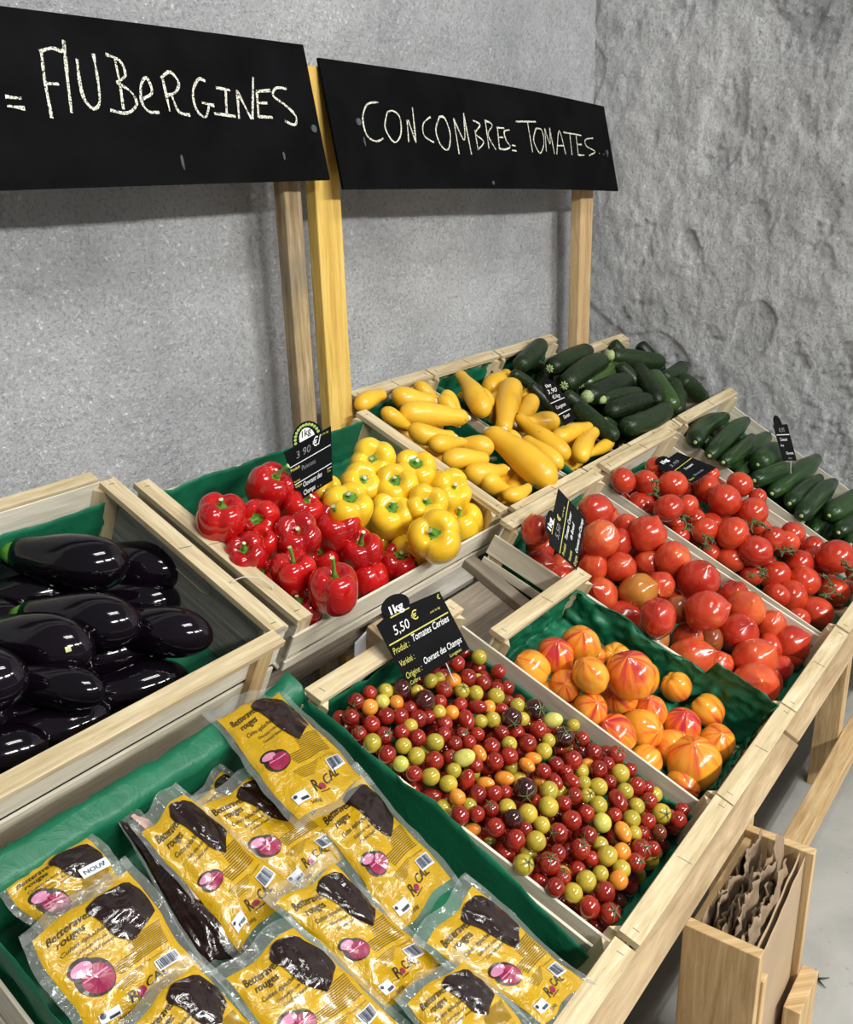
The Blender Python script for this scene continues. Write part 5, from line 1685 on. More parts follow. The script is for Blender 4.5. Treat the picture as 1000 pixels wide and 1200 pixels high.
# front lip that holds the lower crates, in lengths like the photo's
tbeam('front_beam', MAT['beam'], low, -0.9, 0.80, -0.078, -0.040, -0.175, -0.060)
tbeam('front_beam', MAT['beam'], low, 0.80, 2.08, -0.074, -0.040, -0.165, -0.052)
for xa in (-0.88, 0.02, 0.70, 1.46, 2.02):
    rel(beam('leg', MAT['pine'], xa, xa + 0.045, 0.012, 0.075, FZ, (-0.078) * 1.0 - 0.02, grain=2))
for xa in (-0.6, 0.30, 1.0, 1.7):
    rel(beam('leg', MAT['beam'], xa, xa + 0.06, 0.60, 0.66, FZ, 0.10, grain=2))
    rel(beam('leg', MAT['beam'], xa, xa + 0.06, 0.93, 0.99, FZ, 0.28, grain=2))
rel(beam('lower_rail', MAT['pine'], -0.9, 2.08, -0.036, 0.010, -0.50, -0.45))
for xa in (-0.45, 0.35, 1.1, 1.9):          # sloping bearers under the planks
    tbeam('bearer', MAT['beam'], low, xa, xa + 0.045, -0.04, 0.66, -0.215, -0.157, 1)
    tbeam('bearer', MAT['beam'], upp, xa, xa + 0.045, 0.02, 0.46, -0.250, -0.190, 1)
# planks the lower crates rest on
deck = [(-0.95, 2.08, -0.03, 0.07, 'deck'), (-0.95, 2.08, 0.10, 0.215, 'dark_deck'), (-0.95, 2.08, 0.235, 0.345, 'grey_deck'), (-0.95, 2.08, 0.365, 0.455, 'deck'),
        (0.415, 2.08, 0.475, 0.610, 'deck'), (0.415, 0.70, 0.622, 0.70, 'grey_deck')]
for x0, x1, a, b, m in deck: tbeam('deck_plank', MAT[m], low, x0, x1, a, b, -0.157, -0.139)
tbeam('bearer', MAT['deck'], low, 0.655, 0.690, 0.44, 0.70, -0.139, -0.118, 1)
deck_u = [(0.07, 2.08, 0.0, 0.10), (0.07, 2.08, 0.16, 0.26), (0.07, 2.08, 0.33, 0.45)]
for x0, x1, a, b in deck_u:
    tbeam('deck_plank', MAT['deck'], upp, x0, x1, a, b, -0.190, -0.172); tbeam('deck_plank', MAT['deck'], upp, -0.95, 0.05, a, b, -0.262, -0.245)

# ------------------------------------------------------------------ posts and chalk signs
def post(mat, x0, x1, ztop, label, y0=1.005, y1=1.07, split=None):
    r = tag(empty('sign_post', ((x0 + x1) / 2, y0, FZ)), label, 'post')
    mb = MB(); mb.hexa(lambda u, v, h: V((u - (x0 + x1) / 2, v - y0, h - FZ)), x0, x1, y0, y1, FZ, ztop, 2)
    mb.build('upright', mat, r, bevel=0.003)
    return r
post(MAT['old_post'], 0.564, 0.592, 1.16, 'weathered brown timber post behind the right end of the aubergines sign', y1=1.035)
mbp = MB(); mbp.hexa(lambda u, v, h: V((u - 0.578, v - 1.005, h - FZ)), 0.593, 0.617, 1.008, 1.035, FZ, 1.15, 2)
mbp.build('side_batten', MAT['old_post'], bpy.data.objects['sign_post'], bevel=0.003)
post(MAT['yellow_post'], 0.657, 0.735, 1.185, 'yellow painted wooden post between the two chalk signs', y1=1.035)
post(MAT['pine'], 1.835, 1.915, 1.10, 'pale pine post under the right end of the cucumbers and tomatoes sign', y1=1.04)

def chalk_sign(quad, strokes, name_, label, bow, wid, screws, extra):
    TL, TR, BR, BL = [V(q) for q in quad]
    n = (TR - TL).cross(BL - TL).normalized()
    if n.y > 0: n = -n
    root = tag(empty(name_, tuple(TL)), label, 'sign')
    def S(u, v, off):
        p = TL.lerp(TR, u).lerp(BL.lerp(BR, u), v)
        return p + n * (off + bow * math.sin(PI * min(max(u, 0), 1))) - TL
    mb = MB()
    mb.quad_grid(lambda u, v: S(u, v, 0.003), 40, 6); mb.quad_grid(lambda u, v: S(u, v, -0.003), 40, 6, flip=True)
    for (fa) in (lambda t, w: S(t, 0, -.003 + .006 * w), lambda t, w: S(t, 1, .003 - .006 * w), lambda t, w: S(0, t, .003 - .006 * w), lambda t, w: S(1, t, -.003 + .006 * w)):
        mb.quad_grid(fa, 40, 1)
    mb.build('board', MAT['slate'], root)
    Wd = (TR - TL).length; Hd = (BL - TL).length
    ls = MB()
    for st in strokes:
        # smooth the hand-drawn line
        P = [V((p[0] * Wd, p[1] * Hd, 0)) for p in st]
        Q = []
        for i in range(len(P) - 1):
            a, b_ = P[i], P[i + 1]; a0 = P[max(i - 1, 0)]; b1 = P[min(i + 2, len(P) - 1)]
            for k in range(5):
                t = k / 5; t2 = t * t; t3 = t2 * t
                Q.append(0.5 * ((2 * a) + (b_ - a0) * t + (2 * a0 - 5 * a + 4 * b_ - b1) * t2 + (3 * a - a0 - 3 * b_ + b1) * t3))
        Q.append(P[-1])
        b0 = len(ls.v)
        for i, q in enumerate(Q):
            d = (Q[min(i + 1, len(Q) - 1)] - Q[max(i - 1, 0)]).normalized(); nn = V((-d.y, d.x, 0))
            w = wid * (0.40 + 0.25 * noise.noise(V((q.x * 60, q.y * 60, 1.0))))
            for sg in (-1, 1):
                g = q + nn * w * sg
                ls.v.append(tuple(S(g.x / Wd, g.y / Hd, 0.0042)))
        for i in range(len(Q) - 1):
            a = b0 + 2 * i; ls.face((a, a + 1, a + 3, a + 2))
    ls.build('chalk_lettering', MAT['chalk'], root)
    sm = MB()
    for (u, v) in screws:
        c = S(u, v, 0.003)
        sb = MB(); sb.tube([c, c + n * 0.004], 0.0075, 12); sb.build('screw', MAT['screw'], root)
    for (u, v, ru, rv) in extra:     # smudges of old chalk
        sb = MB(); k = 10; sb.v = [tuple(S(u + ru * math.cos(2 * PI * i / k) * (0.7 + 0.5 * noise.noise(V((i, u * 9, 0)))), v + rv * math.sin(2 * PI * i / k), 0.0038)) for i in range(k)]
        sb.face(range(k)); sb.build('smudge', MAT['ink_smudge'], root)
MAT['ink_smudge'] = plain('chalk_smudge', (0.05, 0.052, 0.055), 0.8, var=0.5, nscale=150)
chalk_sign(D['SIGN1'][0], D['SIGN1'][1], 'chalk_sign', 'black chalkboard sign lettered AUBERGINES, fixed above the aubergine crate', 0.006, 0.0060, [(0.982, 0.62)], [(0.69, 0.86, 0.004, .05), (0.90, 0.82, .004, .03)])
chalk_sign(D['SIGN2'][0], D['SIGN2'][1], 'chalk_sign', 'black chalkboard sign lettered CONCOMBRES TOMATES, bowed between yellow and pine posts', 0.022, 0.0046, [(0.062, 0.47), (0.965, 0.55)], [(0.07, 0.62, .003, .04), (0.42, 0.95, .006, .02)])

# ------------------------------------------------------------------ crates
def crate(key, name, label, ends='FB', H=0.125, low_top=-0.042, side_h=0.050, wide=0.033, bat='batten', side='board', panel='board', hole=False, heavy=False, short_front=False):
    t, fl, fr, s0, bl, br, s1 = D['CRATES'][key]
    tier = TIER[t]
    if ends == 'FB': s0 = s0 - (0.036 if t == 'L' else 0.030)
    W = (fr + br - fl - bl) / 2; Dp = s1 - s0
    def f(u, v, h):
        tt = v / Dp; xl = fl + (bl - fl) * tt; xr = fr + (br - fr) * tt
        return tier(xl + (xr - xl) * (u / W), s0 + v, h)
    root = tag(empty(name, tuple(f(W / 2, Dp / 2, -H))), label, 'crate', 'wooden produce crates on the stand')
    org = V(root.location)
    if ends == 'FB': g = lambda p, q, h: f(p, q, h) - org; P, Q = W, Dp
    else: g = lambda p, q, h: f(q, p, h) - org; P, Q = Dp, W
    ga = 0
    def B(nm, mat, *a, grain=0, par=root, bev=0.0009):
        mb = MB(); mb.hexa(g, *a, grain); return mb.build(nm, MAT[mat], par, bevel=bev)
    bt = 0.012
    for k in (0, 1):
        q = (lambda v: v) if k == 0 else (lambda v: Q - v)
        a, b_ = sorted((q(0.010), q(0.015)))
        B('end_panel', panel, 0.004, P - 0.004, a, b_, -H, -bt, grain=0)
        a, b_ = sorted((q(0.0), q(wide)))
        bb = B('rim_batten', bat, 0.0, P, a, b_, -bt, 0.0, grain=0)
        if heavy:
            a2, c2 = sorted((q(0.004), q(0.010))); B('end_panel', panel, 0.0, P, a2, c2, -H, -H + 0.035, grain=0)
        for pp in (0.018, P - 0.018, P * 0.52):
            c = g(pp, (a + b_) / 2 + 0.004, 0.0006); d = g(pp + 0.001, (a + b_) / 2 - 0.006, 0.0006)
            if pp == P * 0.52: d = g(pp + 0.003, (a + b_) / 2 - 0.014, 0.0006); c = g(pp - 0.002, (a + b_) / 2 + 0.010, .0006)
            sb = MB(); sb.tube([c, d], 0.0006, 5); sb.build('staple', MAT['staple'], bb)
    for k in (0, 1):
        p = (lambda v: v) if k == 0 else (lambda v: P - v)
        a, b_ = sorted((p(0.0), p(0.005)))
        B('side_board', side, a, b_, 0.004, Q - 0.004, low_top - side_h, low_top, grain=1)
        if H - 0.006 > -low_top + side_h + 0.012:
            B('side_board', side, a, b_, 0.004, Q - 0.004, -H, low_top - side_h - 0.012, grain=1)
        for kk in (0, 1):
            q = (lambda v: v) if kk == 0 else (lambda v: Q - v)
            mb = MB(); tri = [(p(0.005), q(0.016)), (p(0.040), q(0.016)), (p(0.005), q(0.046))]
            if (k + kk) % 2: tri = tri[::-1]
            mb.prism(g, tri, -H, -bt); mb.build('corner_post', MAT[bat], root, bevel=0.0009)
    nb = 4
    for i in range(nb):
        w = (P - 0.012) / nb; B('base_slat', side, 0.006 + i * w + 0.004, 0.006 + (i + 1) * w - 0.004, 0.004, Q - 0.004, -H - 0.005, -H, grain=1)
    if hole:                                   # hand hole pressed into the end panel
        mb = MB(); q0 = Q - 0.0162
        pts = []
        for i in range(28):
            w = 2 * PI * i / 28; cx = P * 0.50; L = 0.048
            pts.append(g(cx + (L if math.cos(w) > 0 else -L) + 0.016 * math.cos(w), q0, -0.045 + 0.013 * math.sin(w)))
        mb.tube(pts + [pts[0]], 0.0012, 5, cap=False)
        mb.build('hand_hole', MAT['batten'], root)
    return root, f, W, Dp

def liner(f, W, Dp, root_name, label, base, walls, group='green paper liners', amp=0.004, seed=0, flap=None, inset=0.010, nx=48, ny=48, off=None, iback=0.022):
    """sheet of green paper: covers the crate's bottom and climbs its walls (left, right, front, back) to the given heights"""
    wl, wr, wf, wb = walls
    i0 = inset
    mb = MB()
    def prof(t, L, a, b_):
        tot = a + b_ + L; d = t * tot
        if d < a: return 0.0, a - d
        if d > a + L: return L, d - a - L
        return d - a, 0.0
    def S(u, v):
        x, ua = prof(u, W - 2 * i0, max(wl - base, 0.0), max(wr - base, 0.0))
        y, ub = prof(v, Dp - i0 - .012 - iback, max(wf - base, 0), max(wb - base, 0))
        up = max(ua, ub)
        # walls lean out a little less in the corners, the top edge wanders
        h = base + up
        nz = amp * (noise.noise(V((x * 22 + seed, y * 22, up * 20))) + 0.6 * noise.noise(V((x * 55, y * 55 + seed, up * 50))))
        inn = 0.0
        inx = 1 if x < W * .5 else -1; iny = 1 if y < Dp * .5 else -1
        px = i0 + x + (abs(nz) * 1.5 * inx if ua > 0 else nz * .3); py = i0 + .012 + y + (abs(nz) * 1.5 * iny if ub > 0 else 0)
        edge = (ua > 0 or ub > 0)
        h += nz * (0.5 if edge else 1.0) + (0.010 * noise.noise(V((x * 9 + seed, y * 9, 4))) * (up / 0.1) if edge else 0)
        if off: px, py, h = off(px, py, h, up)
        return px, py, h
    pts = f(W / 2, Dp / 2, base)
    mb.quad_grid(lambda u, v: f(*S(u, v)) - pts, nx, ny)
    o = mb.build(root_name, MAT['green_paper'], None, True)
    o.location = pts
    md = o.modifiers.new('paper_thickness', 'SOLIDIFY'); md.thickness = 0.0004
    tag(o, label, 'paper liner')
    return o

cr = {}
cr['beet'] = crate('beet', 'produce_crate', 'wooden crate under the yellow beetroot pouches, its front batten at the lower edge')
cr['cherry'] = crate('cherry', 'produce_crate', 'wooden crate filled with mixed cherry tomatoes', low_top=-0.032, side_h=0.060)
cr['orange'] = crate('orange', 'produce_crate', 'short wooden crate with crumpled green paper and bicolour tomatoes')
cr['heart'] = crate('heart', 'produce_crate', 'wooden crate heaped with red heart-shaped tomatoes')
cr['vine'] = crate('vine', 'produce_crate', 'wooden crate of tomatoes on the vine beside the cucumbers')
cr['cuc'] = crate('cuc', 'produce_crate', 'wooden crate of cucumbers against the right wall')
cr['aub'] = crate('aub', 'produce_crate', 'deep wooden crate holding black aubergines, hand hole in its end board', ends='LR', H=0.235, low_top=0.0, side_h=0.085, hole=True, panel='grey_board')
cr['pepper'] = crate('pepper', 'produce_crate', 'wide wooden crate of red and yellow peppers', ends='LR', H=0.125)
cr['cyl'] = crate('cyl', 'produce_crate', 'wooden crate of yellow courgettes next to the pepper crate', H=0.14)
cr['cym'] = crate('cym', 'produce_crate', 'narrow wooden crate of yellow courgettes next to the green courgettes', H=0.14)
cr['cgl'] = crate('cgl', 'produce_crate', 'wooden crate under the left half of the green courgettes', H=0.14)
cr['cgr'] = crate('cgr', 'produce_crate', 'wooden crate under the right half of the green courgettes, by the wall', H=0.14)
# the aubergine crate's long sides carry a flat batten on top too
def top_batten(key):
    root, f, W, Dp = cr[key]; org = V(root.location)
    for v0, v1 in ((-0.026, 0.004), (Dp - 0.004, Dp + 0.020)):
        mb = MB(); mb.hexa(lambda u, v, h: f(u, v, h) - org, 0.0, W - 0.035, v0, v1, -0.004, 0.008, 0); mb.build('rim_batten', MAT['batten'], root, bevel=0.0012)
    mb = MB(); mb.hexa(lambda u, v, h: f(u, v, h) - org, W - 0.070, W - 0.036, -0.012, 0.0, -0.232, -0.004, 2); mb.build('corner_post', MAT['pine'], root, bevel=0.001)
top_batten('aub')

def L_(key, base, walls, label, **kw):
    root, f, W, Dp = cr[key]
    return liner(f, W, Dp, 'paper_liner', label, base, walls, **kw)
def beet_off(px, py, h, up):
    root, f, W, Dp = cr['beet']
    if h > 0.004 and py > Dp * 0.8:          # the sheet folds back over the crate's rear batten
        k = min(1.0, max(0.0, (px - W + 0.10) / 0.08)); reach = 0.040 + 0.030 * k * k
        ov = min(h - 0.004, reach); py += ov; h = 0.004 + 0.10 * ov + 0.010 * k
    if px > W - 0.03 and up > 0: h = -0.115 + (h + 0.115) * (0.50 + 0.54 * min(1.0, py / 0.32))
    return px, py, h
L_('beet', -0.115, (0.004, -0.004, -0.05, 0.050), 'large smooth green paper sheet around the beetroot pouches', seed=3, amp=0.0045, off=beet_off, inset=0.010, iback=0.038)
L_('cherry', -0.118, (-0.065, -0.058, -0.085, -0.036), 'green paper edging the mixed cherry tomatoes', seed=11, amp=0.005)
def orange_off(px, py, h, up):
    root, f, W, Dp = cr['orange']
    if px > W - 0.06 and up > 0.0:
        if py > 0.17: h = min(h, -0.030 + 0.006 * math.sin(py * 40))
        elif h > -0.02: px -= (h + 0.02) * 0.3
    return px, py, h
L_('orange', -0.112, (-0.080, 0.016, -0.07, -0.018), 'crumpled green paper around the bicolour tomatoes, flap standing up on the right', seed=21, amp=0.013, nx=90, ny=90, inset=0.018, off=orange_off)
L_('heart', -0.118, (-0.06, -0.07, -0.08, -0.05), 'scrap of green paper showing in the back left of the heart tomato crate', seed=31)
L_('vine', -0.118, (-0.08, -0.08, -0.09, -0.08), 'green paper under the tomatoes on the vine, barely showing', seed=41)
L_('cuc', -0.118, (-0.09, -0.09, -0.09, -0.09), 'green paper under the cucumbers, barely showing', seed=45)
L_('aub', -0.165, (-0.04, -0.12, -0.09, -0.028), 'green paper behind and between the aubergines', seed=51)
L_('pepper', -0.118, (-0.045, -0.10, -0.09, -0.016), 'tall green paper behind the peppers, under the price tag', seed=61, amp=0.005)
L_('cyl', -0.132, (-0.05, -0.06, -0.09, -0.04), 'green paper end in the left yellow courgette crate', seed=71, amp=0.010)
L_('cym', -0.132, (-0.03, -0.04, -0.09, -0.016), 'crumpled green paper at the back of the right yellow courgette crate', seed=81, amp=0.012)
L_('cgl', -0.132, (-0.05, -0.06, -0.09, -0.035), 'green paper corner behind the leftmost green courgettes', seed=91, amp=0.010)

# ------------------------------------------------------------------ fruit shapes
def polar_mesh(name, fn, mat, nu=28, nv=18):
    """closed surface from fn(theta, phi) -> point, theta from +z"""
    mb = MB(); mb.v.append(tuple(fn(0.0, 0.0)))
    for j in range(1, nv):
        for i in range(nu): mb.v.append(tuple(fn(PI * j / nv, 2 * PI * i / nu)))
    mb.v.append(tuple(fn(PI, 0.0)))
    for i in range(nu): mb.face((0, 1 + i, 1 + (i + 1) % nu))
    for j in range(nv - 2):
        for i in range(nu):
            a = 1 + j * nu + i; b = 1 + j * nu + (i + 1) % nu
            mb.face((a, a + nu, b + nu, b))
    e = len(mb.v) - 1; o = 1 + (nv - 2) * nu
    for i in range(nu): mb.face((o + i, e, o + (i + 1) % nu))
    return mb.mesh(name, mat, True)
def sph(r, t, p): return V((r * math.sin(t) * math.cos(p), r * math.sin(t) * math.sin(p), r * math.cos(t)))
def round_fn(sz=0.94, dip=0.10, lobes=0, la=0.0, seed=0):
    def f(t, p):
        r = 1 - dip * math.exp(-(t / 0.32) ** 2) + 0.012 * noise.noise(V((math.cos(p) * 2 + seed, math.sin(p) * 2, t)))
        r *= 1 + la * math.cos(lobes * p + seed) * math.sin(t) ** 2 * (1 if t < PI / 2 else 0.5)
        v = sph(r, t, p); v.z *= sz
        return v
    return f
def plum_fn(L=1.35):
    def f(t, p):
        v = sph(1, t, p); v.z *= L; v.x *= 1 - 0.06 * math.cos(t); v.y *= 1 - 0.06 * math.cos(t)
        return v
    return f
def heart_fn(seed, tip=0.22, lob=0.05, n=5):
    """+z is the pointed blossom end, the ribbed stem end is at -z"""
    rnd = random.Random(seed); ph = rnd.uniform(0, 6); q = rnd.uniform(0.85, 1.0)
    def f(t, p):
        # the point is drawn out of a shallow cone, so its flanks are nearly straight
        r = 0.93 + tip * math.exp(-t / 0.30) + 0.05 * math.exp(-((t - 0.9) / 0.5) ** 2)
        st = PI - t
        r *= 1 - 0.20 * math.exp(-(st / 0.35) ** 2)
        r *= 1 + lob * math.cos(n * p + ph) * min(1, math.exp(-((st - 0.7) / 0.6) ** 2) + 0.25 * math.sin(t))
        r *= 1 + 0.05 * noise.noise(V((math.cos(p) * 1.5 + seed, math.sin(p) * 1.5, t * 1.2)))
        v = sph(r, t, p); v.x *= q; v.z *= 0.98
        return v
    return f
def pepper_fn(seed, n=4):
    rnd = random.Random(seed); ph = rnd.uniform(0, 6); hz = rnd.uniform(0.88, 1.08); amp = [rnd.uniform(0.75, 1.2) for _ in range(n)]
    def f(t, p):
        s, c = math.sin(t), math.cos(t)
        rho = abs(s) ** 0.72; z = (1 if c > 0 else -1) * abs(c) ** 0.82 * hz
        a = (p + ph) / (2 * PI) * n; k = int(a) % n; fr = a - math.floor(a)
        groove = abs(2 * fr - 1) ** 2.6
        rho *= 1.02 + 0.05 * (1 - groove) * amp[k] - 0.17 * groove * (0.55 + 0.45 * max(0, c))
        rho *= 1 - 0.16 * (1 - c) / 2
        if c > 0: z -= 0.42 * math.exp(-(rho / 0.34) ** 2) + 0.10 * groove * rho - 0.05 * (1 - groove) * rho
        else: z += 0.28 * math.exp(-(rho / 0.35) ** 2)
        return V((rho * math.cos(p), rho * math.sin(p), z * 0.95))
    return f
def calyx_mesh(name, n, L, w, z0, stub, mat, curl=0.25, seed=0, stubr=0.06):
    rnd = random.Random(seed); mb = MB()
    for i in range(n):
        a = 2 * PI * i / n + rnd.uniform(-.2, .2); l = L * rnd.uniform(0.8, 1.15); d = V((math.cos(a), math.sin(a), 0)); e = V((-d.y, d.x, 0))
        b = len(mb.v); K = 5; up = rnd.uniform(0.0, curl)
        for k in range(K + 1):
            t = k / K; wd = w * (1 - t) ** 0.7 * (0.55 + 0.9 * t if t < .5 else 1.0)
            rr = l * t; base = math.sqrt(max(0.0, 1 - min(rr, .99) ** 2)) - 1
            z = z0 + base * 0.9 + 0.05 + up * t * t
            c = d * (rr + 0.02) + V((0, 0, z))
            mb.v += [tuple(c - e * wd), tuple(c + V((0, 0, 0.03 * (1 - t)))), tuple(c + e * wd)]
        for k in range(K):
            q = b + 3 * k; mb.face((q, q + 3, q + 4, q + 1)); mb.face((q + 1, q + 4, q + 5, q + 2))
    if stub:
        mb.tube([(0, 0, z0 - 0.08), (0.02, 0, z0 + stub * .5), (0.12 * stub, 0.05 * stub, z0 + stub)], [stubr * 1.2, stubr, stubr * 1.25], 7)
    return mb.mesh(name, mat, True)
def dome_calyx(name, mat, stemlen, seed):
    """ragged green star sunk in a pepper's shoulder with a ribbed, bending stem"""
    rnd = random.Random(seed); mb = MB(); z0 = 0.56; K = 22
    b = len(mb.v); mb.v.append((0, 0, z0 + 0.07))
    for ring, (rr, zz) in enumerate(((0.10, 0.075), (0.20, 0.06), (0.285, 0.11))):
        for i in range(K):
            a = 2 * PI * i / K; r2 = rr * (1 + (0.16 if ring == 2 else 0.03) * math.cos(a * 6 + seed) + (0.05 * rnd.uniform(-1, 1) if ring == 2 else 0))
            mb.v.append((r2 * math.cos(a), r2 * math.sin(a), z0 + zz + (0.012 * math.cos(a * 11))))
    for i in range(K): mb.face((b, b + 1 + i, b + 1 + (i + 1) % K))
    for ring in range(2):
        for i in range(K):
            p = b + 1 + ring * K + i; q = b + 1 + ring * K + (i + 1) % K; mb.face((p, p + K, q + K, q))
    L = stemlen; bend = rnd.uniform(0.15, 0.4) * L; ba = rnd.uniform(0, 6)
    pts = [V((bend * (t ** 2) * math.cos(ba), bend * (t ** 2) * math.sin(ba), z0 + 0.04 + L * t)) for t in (0, .2, .45, .7, .9, 1)]
    mb.tube(pts, [0.13, 0.085, 0.070, 0.072, 0.085, 0.095], 9)
    return mb.mesh(name, mat, True), pts[-1], (pts[-1] - pts[-2]).normalized()

# ------------------------------------------------------------------ cherry tomatoes
MAT['red_deep'] = plain('cherry_red_layer', (0.22, 0.012, 0.006), 0.2, coat=0.5, var=0.3)
ROUND = {}; PLUM = {}
for k, m in (('R', 'red'), ('Y', 'yellowgreen'), ('L', 'paleyellow'), ('O', 'orange'), ('K', 'black'), ('D', 'brownish')):
    ROUND[k] = polar_mesh('round_cherry_tomato', round_fn(0.95, 0.08, 0, 0, hash(m) % 7), MAT[m])
for k, m in (('P', 'red'), ('Q', 'orange'), ('V', 'paleyellow')):
    PLUM[k] = polar_mesh('plum_cherry_tomato', plum_fn(1.38 if k != 'V' else 1.28), MAT[m])
CAL = [calyx_mesh('tomato_calyx', 5, 0.85, 0.085, 0.93, 0.32, MAT['calyx'], 0.5, s) for s in range(4)]
CNAME = {'R': 'red cherry tomato', 'Y': 'yellow-green cherry tomato', 'L': 'pale yellow cherry tomato', 'O': 'orange cherry tomato', 'K': 'blackish cherry tomato', 'D': 'brown-red cherry tomato',
         'P': 'red plum-shaped cherry tomato', 'Q': 'orange plum-shaped cherry tomato', 'V': 'large pale oval cherry tomato'}
COLZ = ['at the left board', 'left of centre', 'right of centre', 'at the right board']
ROWZ = ['near the front batten', 'in the front half', 'in mid-crate', 'in the back half', 'at the back end']
ORD = {2: ['left one of two', 'right one of two'], 3: ['leftmost of three', 'middle of three', 'rightmost of three']}
NUM = ['first', 'second', 'third', 'fourth', 'fifth', 'sixth', 'seventh', 'eighth', 'ninth', 'tenth', 'eleventh', 'twelfth']
def screen_x(p):
    d = V(p) - V((-0.86746, -0.41555, 0.97435)); return d.dot(R_) / d.dot(F_)
bins = {}
for i, c in enumerate(D['CHERRY']):
    if c[1] != 'h': bins.setdefault((c[0], c[1], c[-2], c[-1]), []).append(i)
clab = {}
for key, ids in bins.items():
    ids.sort(key=lambda i: screen_x(D['CHERRY'][i][2:5])); n = len(ids)
    nm = ('leafy-topped ' if key[1] == 'c' else '') + CNAME[key[0]]
    for j, i in enumerate(ids):
        o = '' if n == 1 else (ORD[n][j] + ' ' if n in ORD else (NUM[j] + ' from left, '))
        clab[i] = nm + ', ' + o + COLZ[key[2]] + ' ' + ROWZ[key[3]]
for i, c in enumerate(D['CHERRY']):
    ty, fl, x, y, z, r, ax, ay, az, zc, zr = c
    me = (PLUM if ty in PLUM else ROUND)[ty]
    axis = V((ax, ay, az))
    sz = (r * 0.97,) * 2 + (r * (0.97 if ty not in PLUM else 0.92),)
    if ty in PLUM: sz = (r * 0.80, r * 0.80, r * 0.84)
    o = place('cherry_tomato', me, (x, y, z), axis, sz, random.uniform(0, 6))
    if fl == 'h':
        tag(o, ('red' if ty == 'R' else 'yellow-green') + ' cherry tomato mostly hidden under the others in the mixed crate', 'tomato', 'cherry tomatoes beneath the top layer')
    else:
        tag(o, clab[i], 'tomato', 'cherry tomatoes in the mixed crate')
        if fl == 'c': child('calyx', CAL[i % 4], o)

um = MB(); ico = [(math.sin(PI * j / 6) * math.cos(PI * i / 5), math.sin(PI * j / 6) * math.sin(PI * i / 5), math.cos(PI * j / 6)) for j in range(7) for i in range(10)]
for (p, r) in D['UNDER']:
    b0 = len(um.v); um.v += [(p[0] + q[0] * r, p[1] + q[1] * r, p[2] + q[2] * r) for q in ico]
    for j in range(6):
        for i in range(10): a = b0 + j * 10 + i; c_ = b0 + j * 10 + (i + 1) % 10; um.face((a, a + 10, c_ + 10, c_))
uo = um.build('cherry_tomato_layer', MAT['red_deep'], None, True); tag(uo, 'lowest layer of red cherry tomatoes glimpsed through the gaps of the mixed crate', 'tomatoes', None, 'stuff')

# ------------------------------------------------------------------ heart tomatoes
CALH = calyx_mesh('heart_calyx', 6, 0.42, 0.05, -0.62, 0.0, MAT['calyx'], 0.1, 5)
HM = {}
for v in range(5):
    for c in range(4):
        HM[v, c] = None
HDESC = ['red heart tomato', 'heart tomato', 'heart tomato', 'heart tomato']
for i, (x, y, z, r, ax, ay, az, col, st, lab) in enumerate(D['HEART']):
    v = i % 5
    if HM[v, col] is None: HM[v, col] = polar_mesh('heart_tomato', heart_fn(v * 3 + 1, 0.26, 0.012 + 0.005 * v, 3 + v % 3), MAT['heart%d' % col], 36, 26)
    o = place('heart_tomato', HM[v, col], (x, y, z), (ax, ay, az), r * 1.03, random.uniform(0, 6))
    if lab: tag(o, HDESC[col] + ', ' + lab, 'tomato', 'heart-shaped tomatoes in their crate')
    else: tag(o, 'red heart tomato mostly hidden under the top layer of its crate', 'tomato', 'heart tomatoes beneath the top layer')

# ------------------------------------------------------------------ bicolour tomatoes
BM = [polar_mesh('bicolour_tomato', heart_fn(40 + v, 0.15, 0.03, 6), MAT['bicolour'], 36, 26) for v in range(4)]
CALB = calyx_mesh('bicolour_calyx', 6, 0.42, 0.06, 0.0, 0.12, MAT['calyx'], 0.15, 9)
for i, (x, y, z, r, ax, ay, az, col, st, lab) in enumerate(D['BICOLOUR']):
    axis = V((ax, ay, az))
    o = place('bicolour_tomato', BM[i % 4], (x, y, z), axis if 'calyx' not in lab else -axis, r * 1.04, random.uniform(0, 6))
    tag(o, 'bicolour tomato, ' + (lab or 'mostly hidden beneath the others'), 'tomato', 'orange and red bicolour tomatoes' if lab else 'bicolour tomatoes beneath the top layer')
    if 'calyx' in lab:
        k = child('calyx', CALB, o); k.matrix_local = Matrix.Translation((0, 0, -0.72)) @ Matrix.Rotation(PI, 4, 'X') @ Matrix.Diagonal((1, 1, 1, 1))

# ------------------------------------------------------------------ vine tomatoes and their stalks
VM = [polar_mesh('vine_tomato', round_fn(0.88, 0.07, 5, 0.012, v * 2), MAT['vine_red'], 32, 22) for v in range(3)]
CALV = [calyx_mesh('vine_calyx', 5, 0.62, 0.045, 0.84, 0.22, MAT['stalk'], 0.45, 20 + s, 0.05) for s in range(3)]
for i, (x, y, z, r, ax, ay, az, col, st, lab) in enumerate(D['VINE']):
    o = place('vine_tomato', VM[i % 3], (x, y, z), (ax, ay, az), r * 1.02, random.uniform(0, 6))
    if lab:
        tag(o, 'vine tomato, ' + lab, 'tomato', 'tomatoes on the vine in their crate')
        if col or i % 5 == 0: child('calyx', CALV[i % 3], o)
    else: tag(o, 'red vine tomato mostly hidden under the top layer of its crate', 'tomato', 'vine tomatoes beneath the top layer')
SL = ['leftmost truss stalk with curled sepals at the back', 'thin truss stalk with sepals left of the middle', 'truss stalk running down to the divider', 'central truss stalk under the tall round tomato', 'short truss stalk beside the right-hand pair', 'dull truss stalk lying low by the divider', 'largest truss stalk, spreading over the front tomato', 'rightmost truss stalk under the biggest tomato']
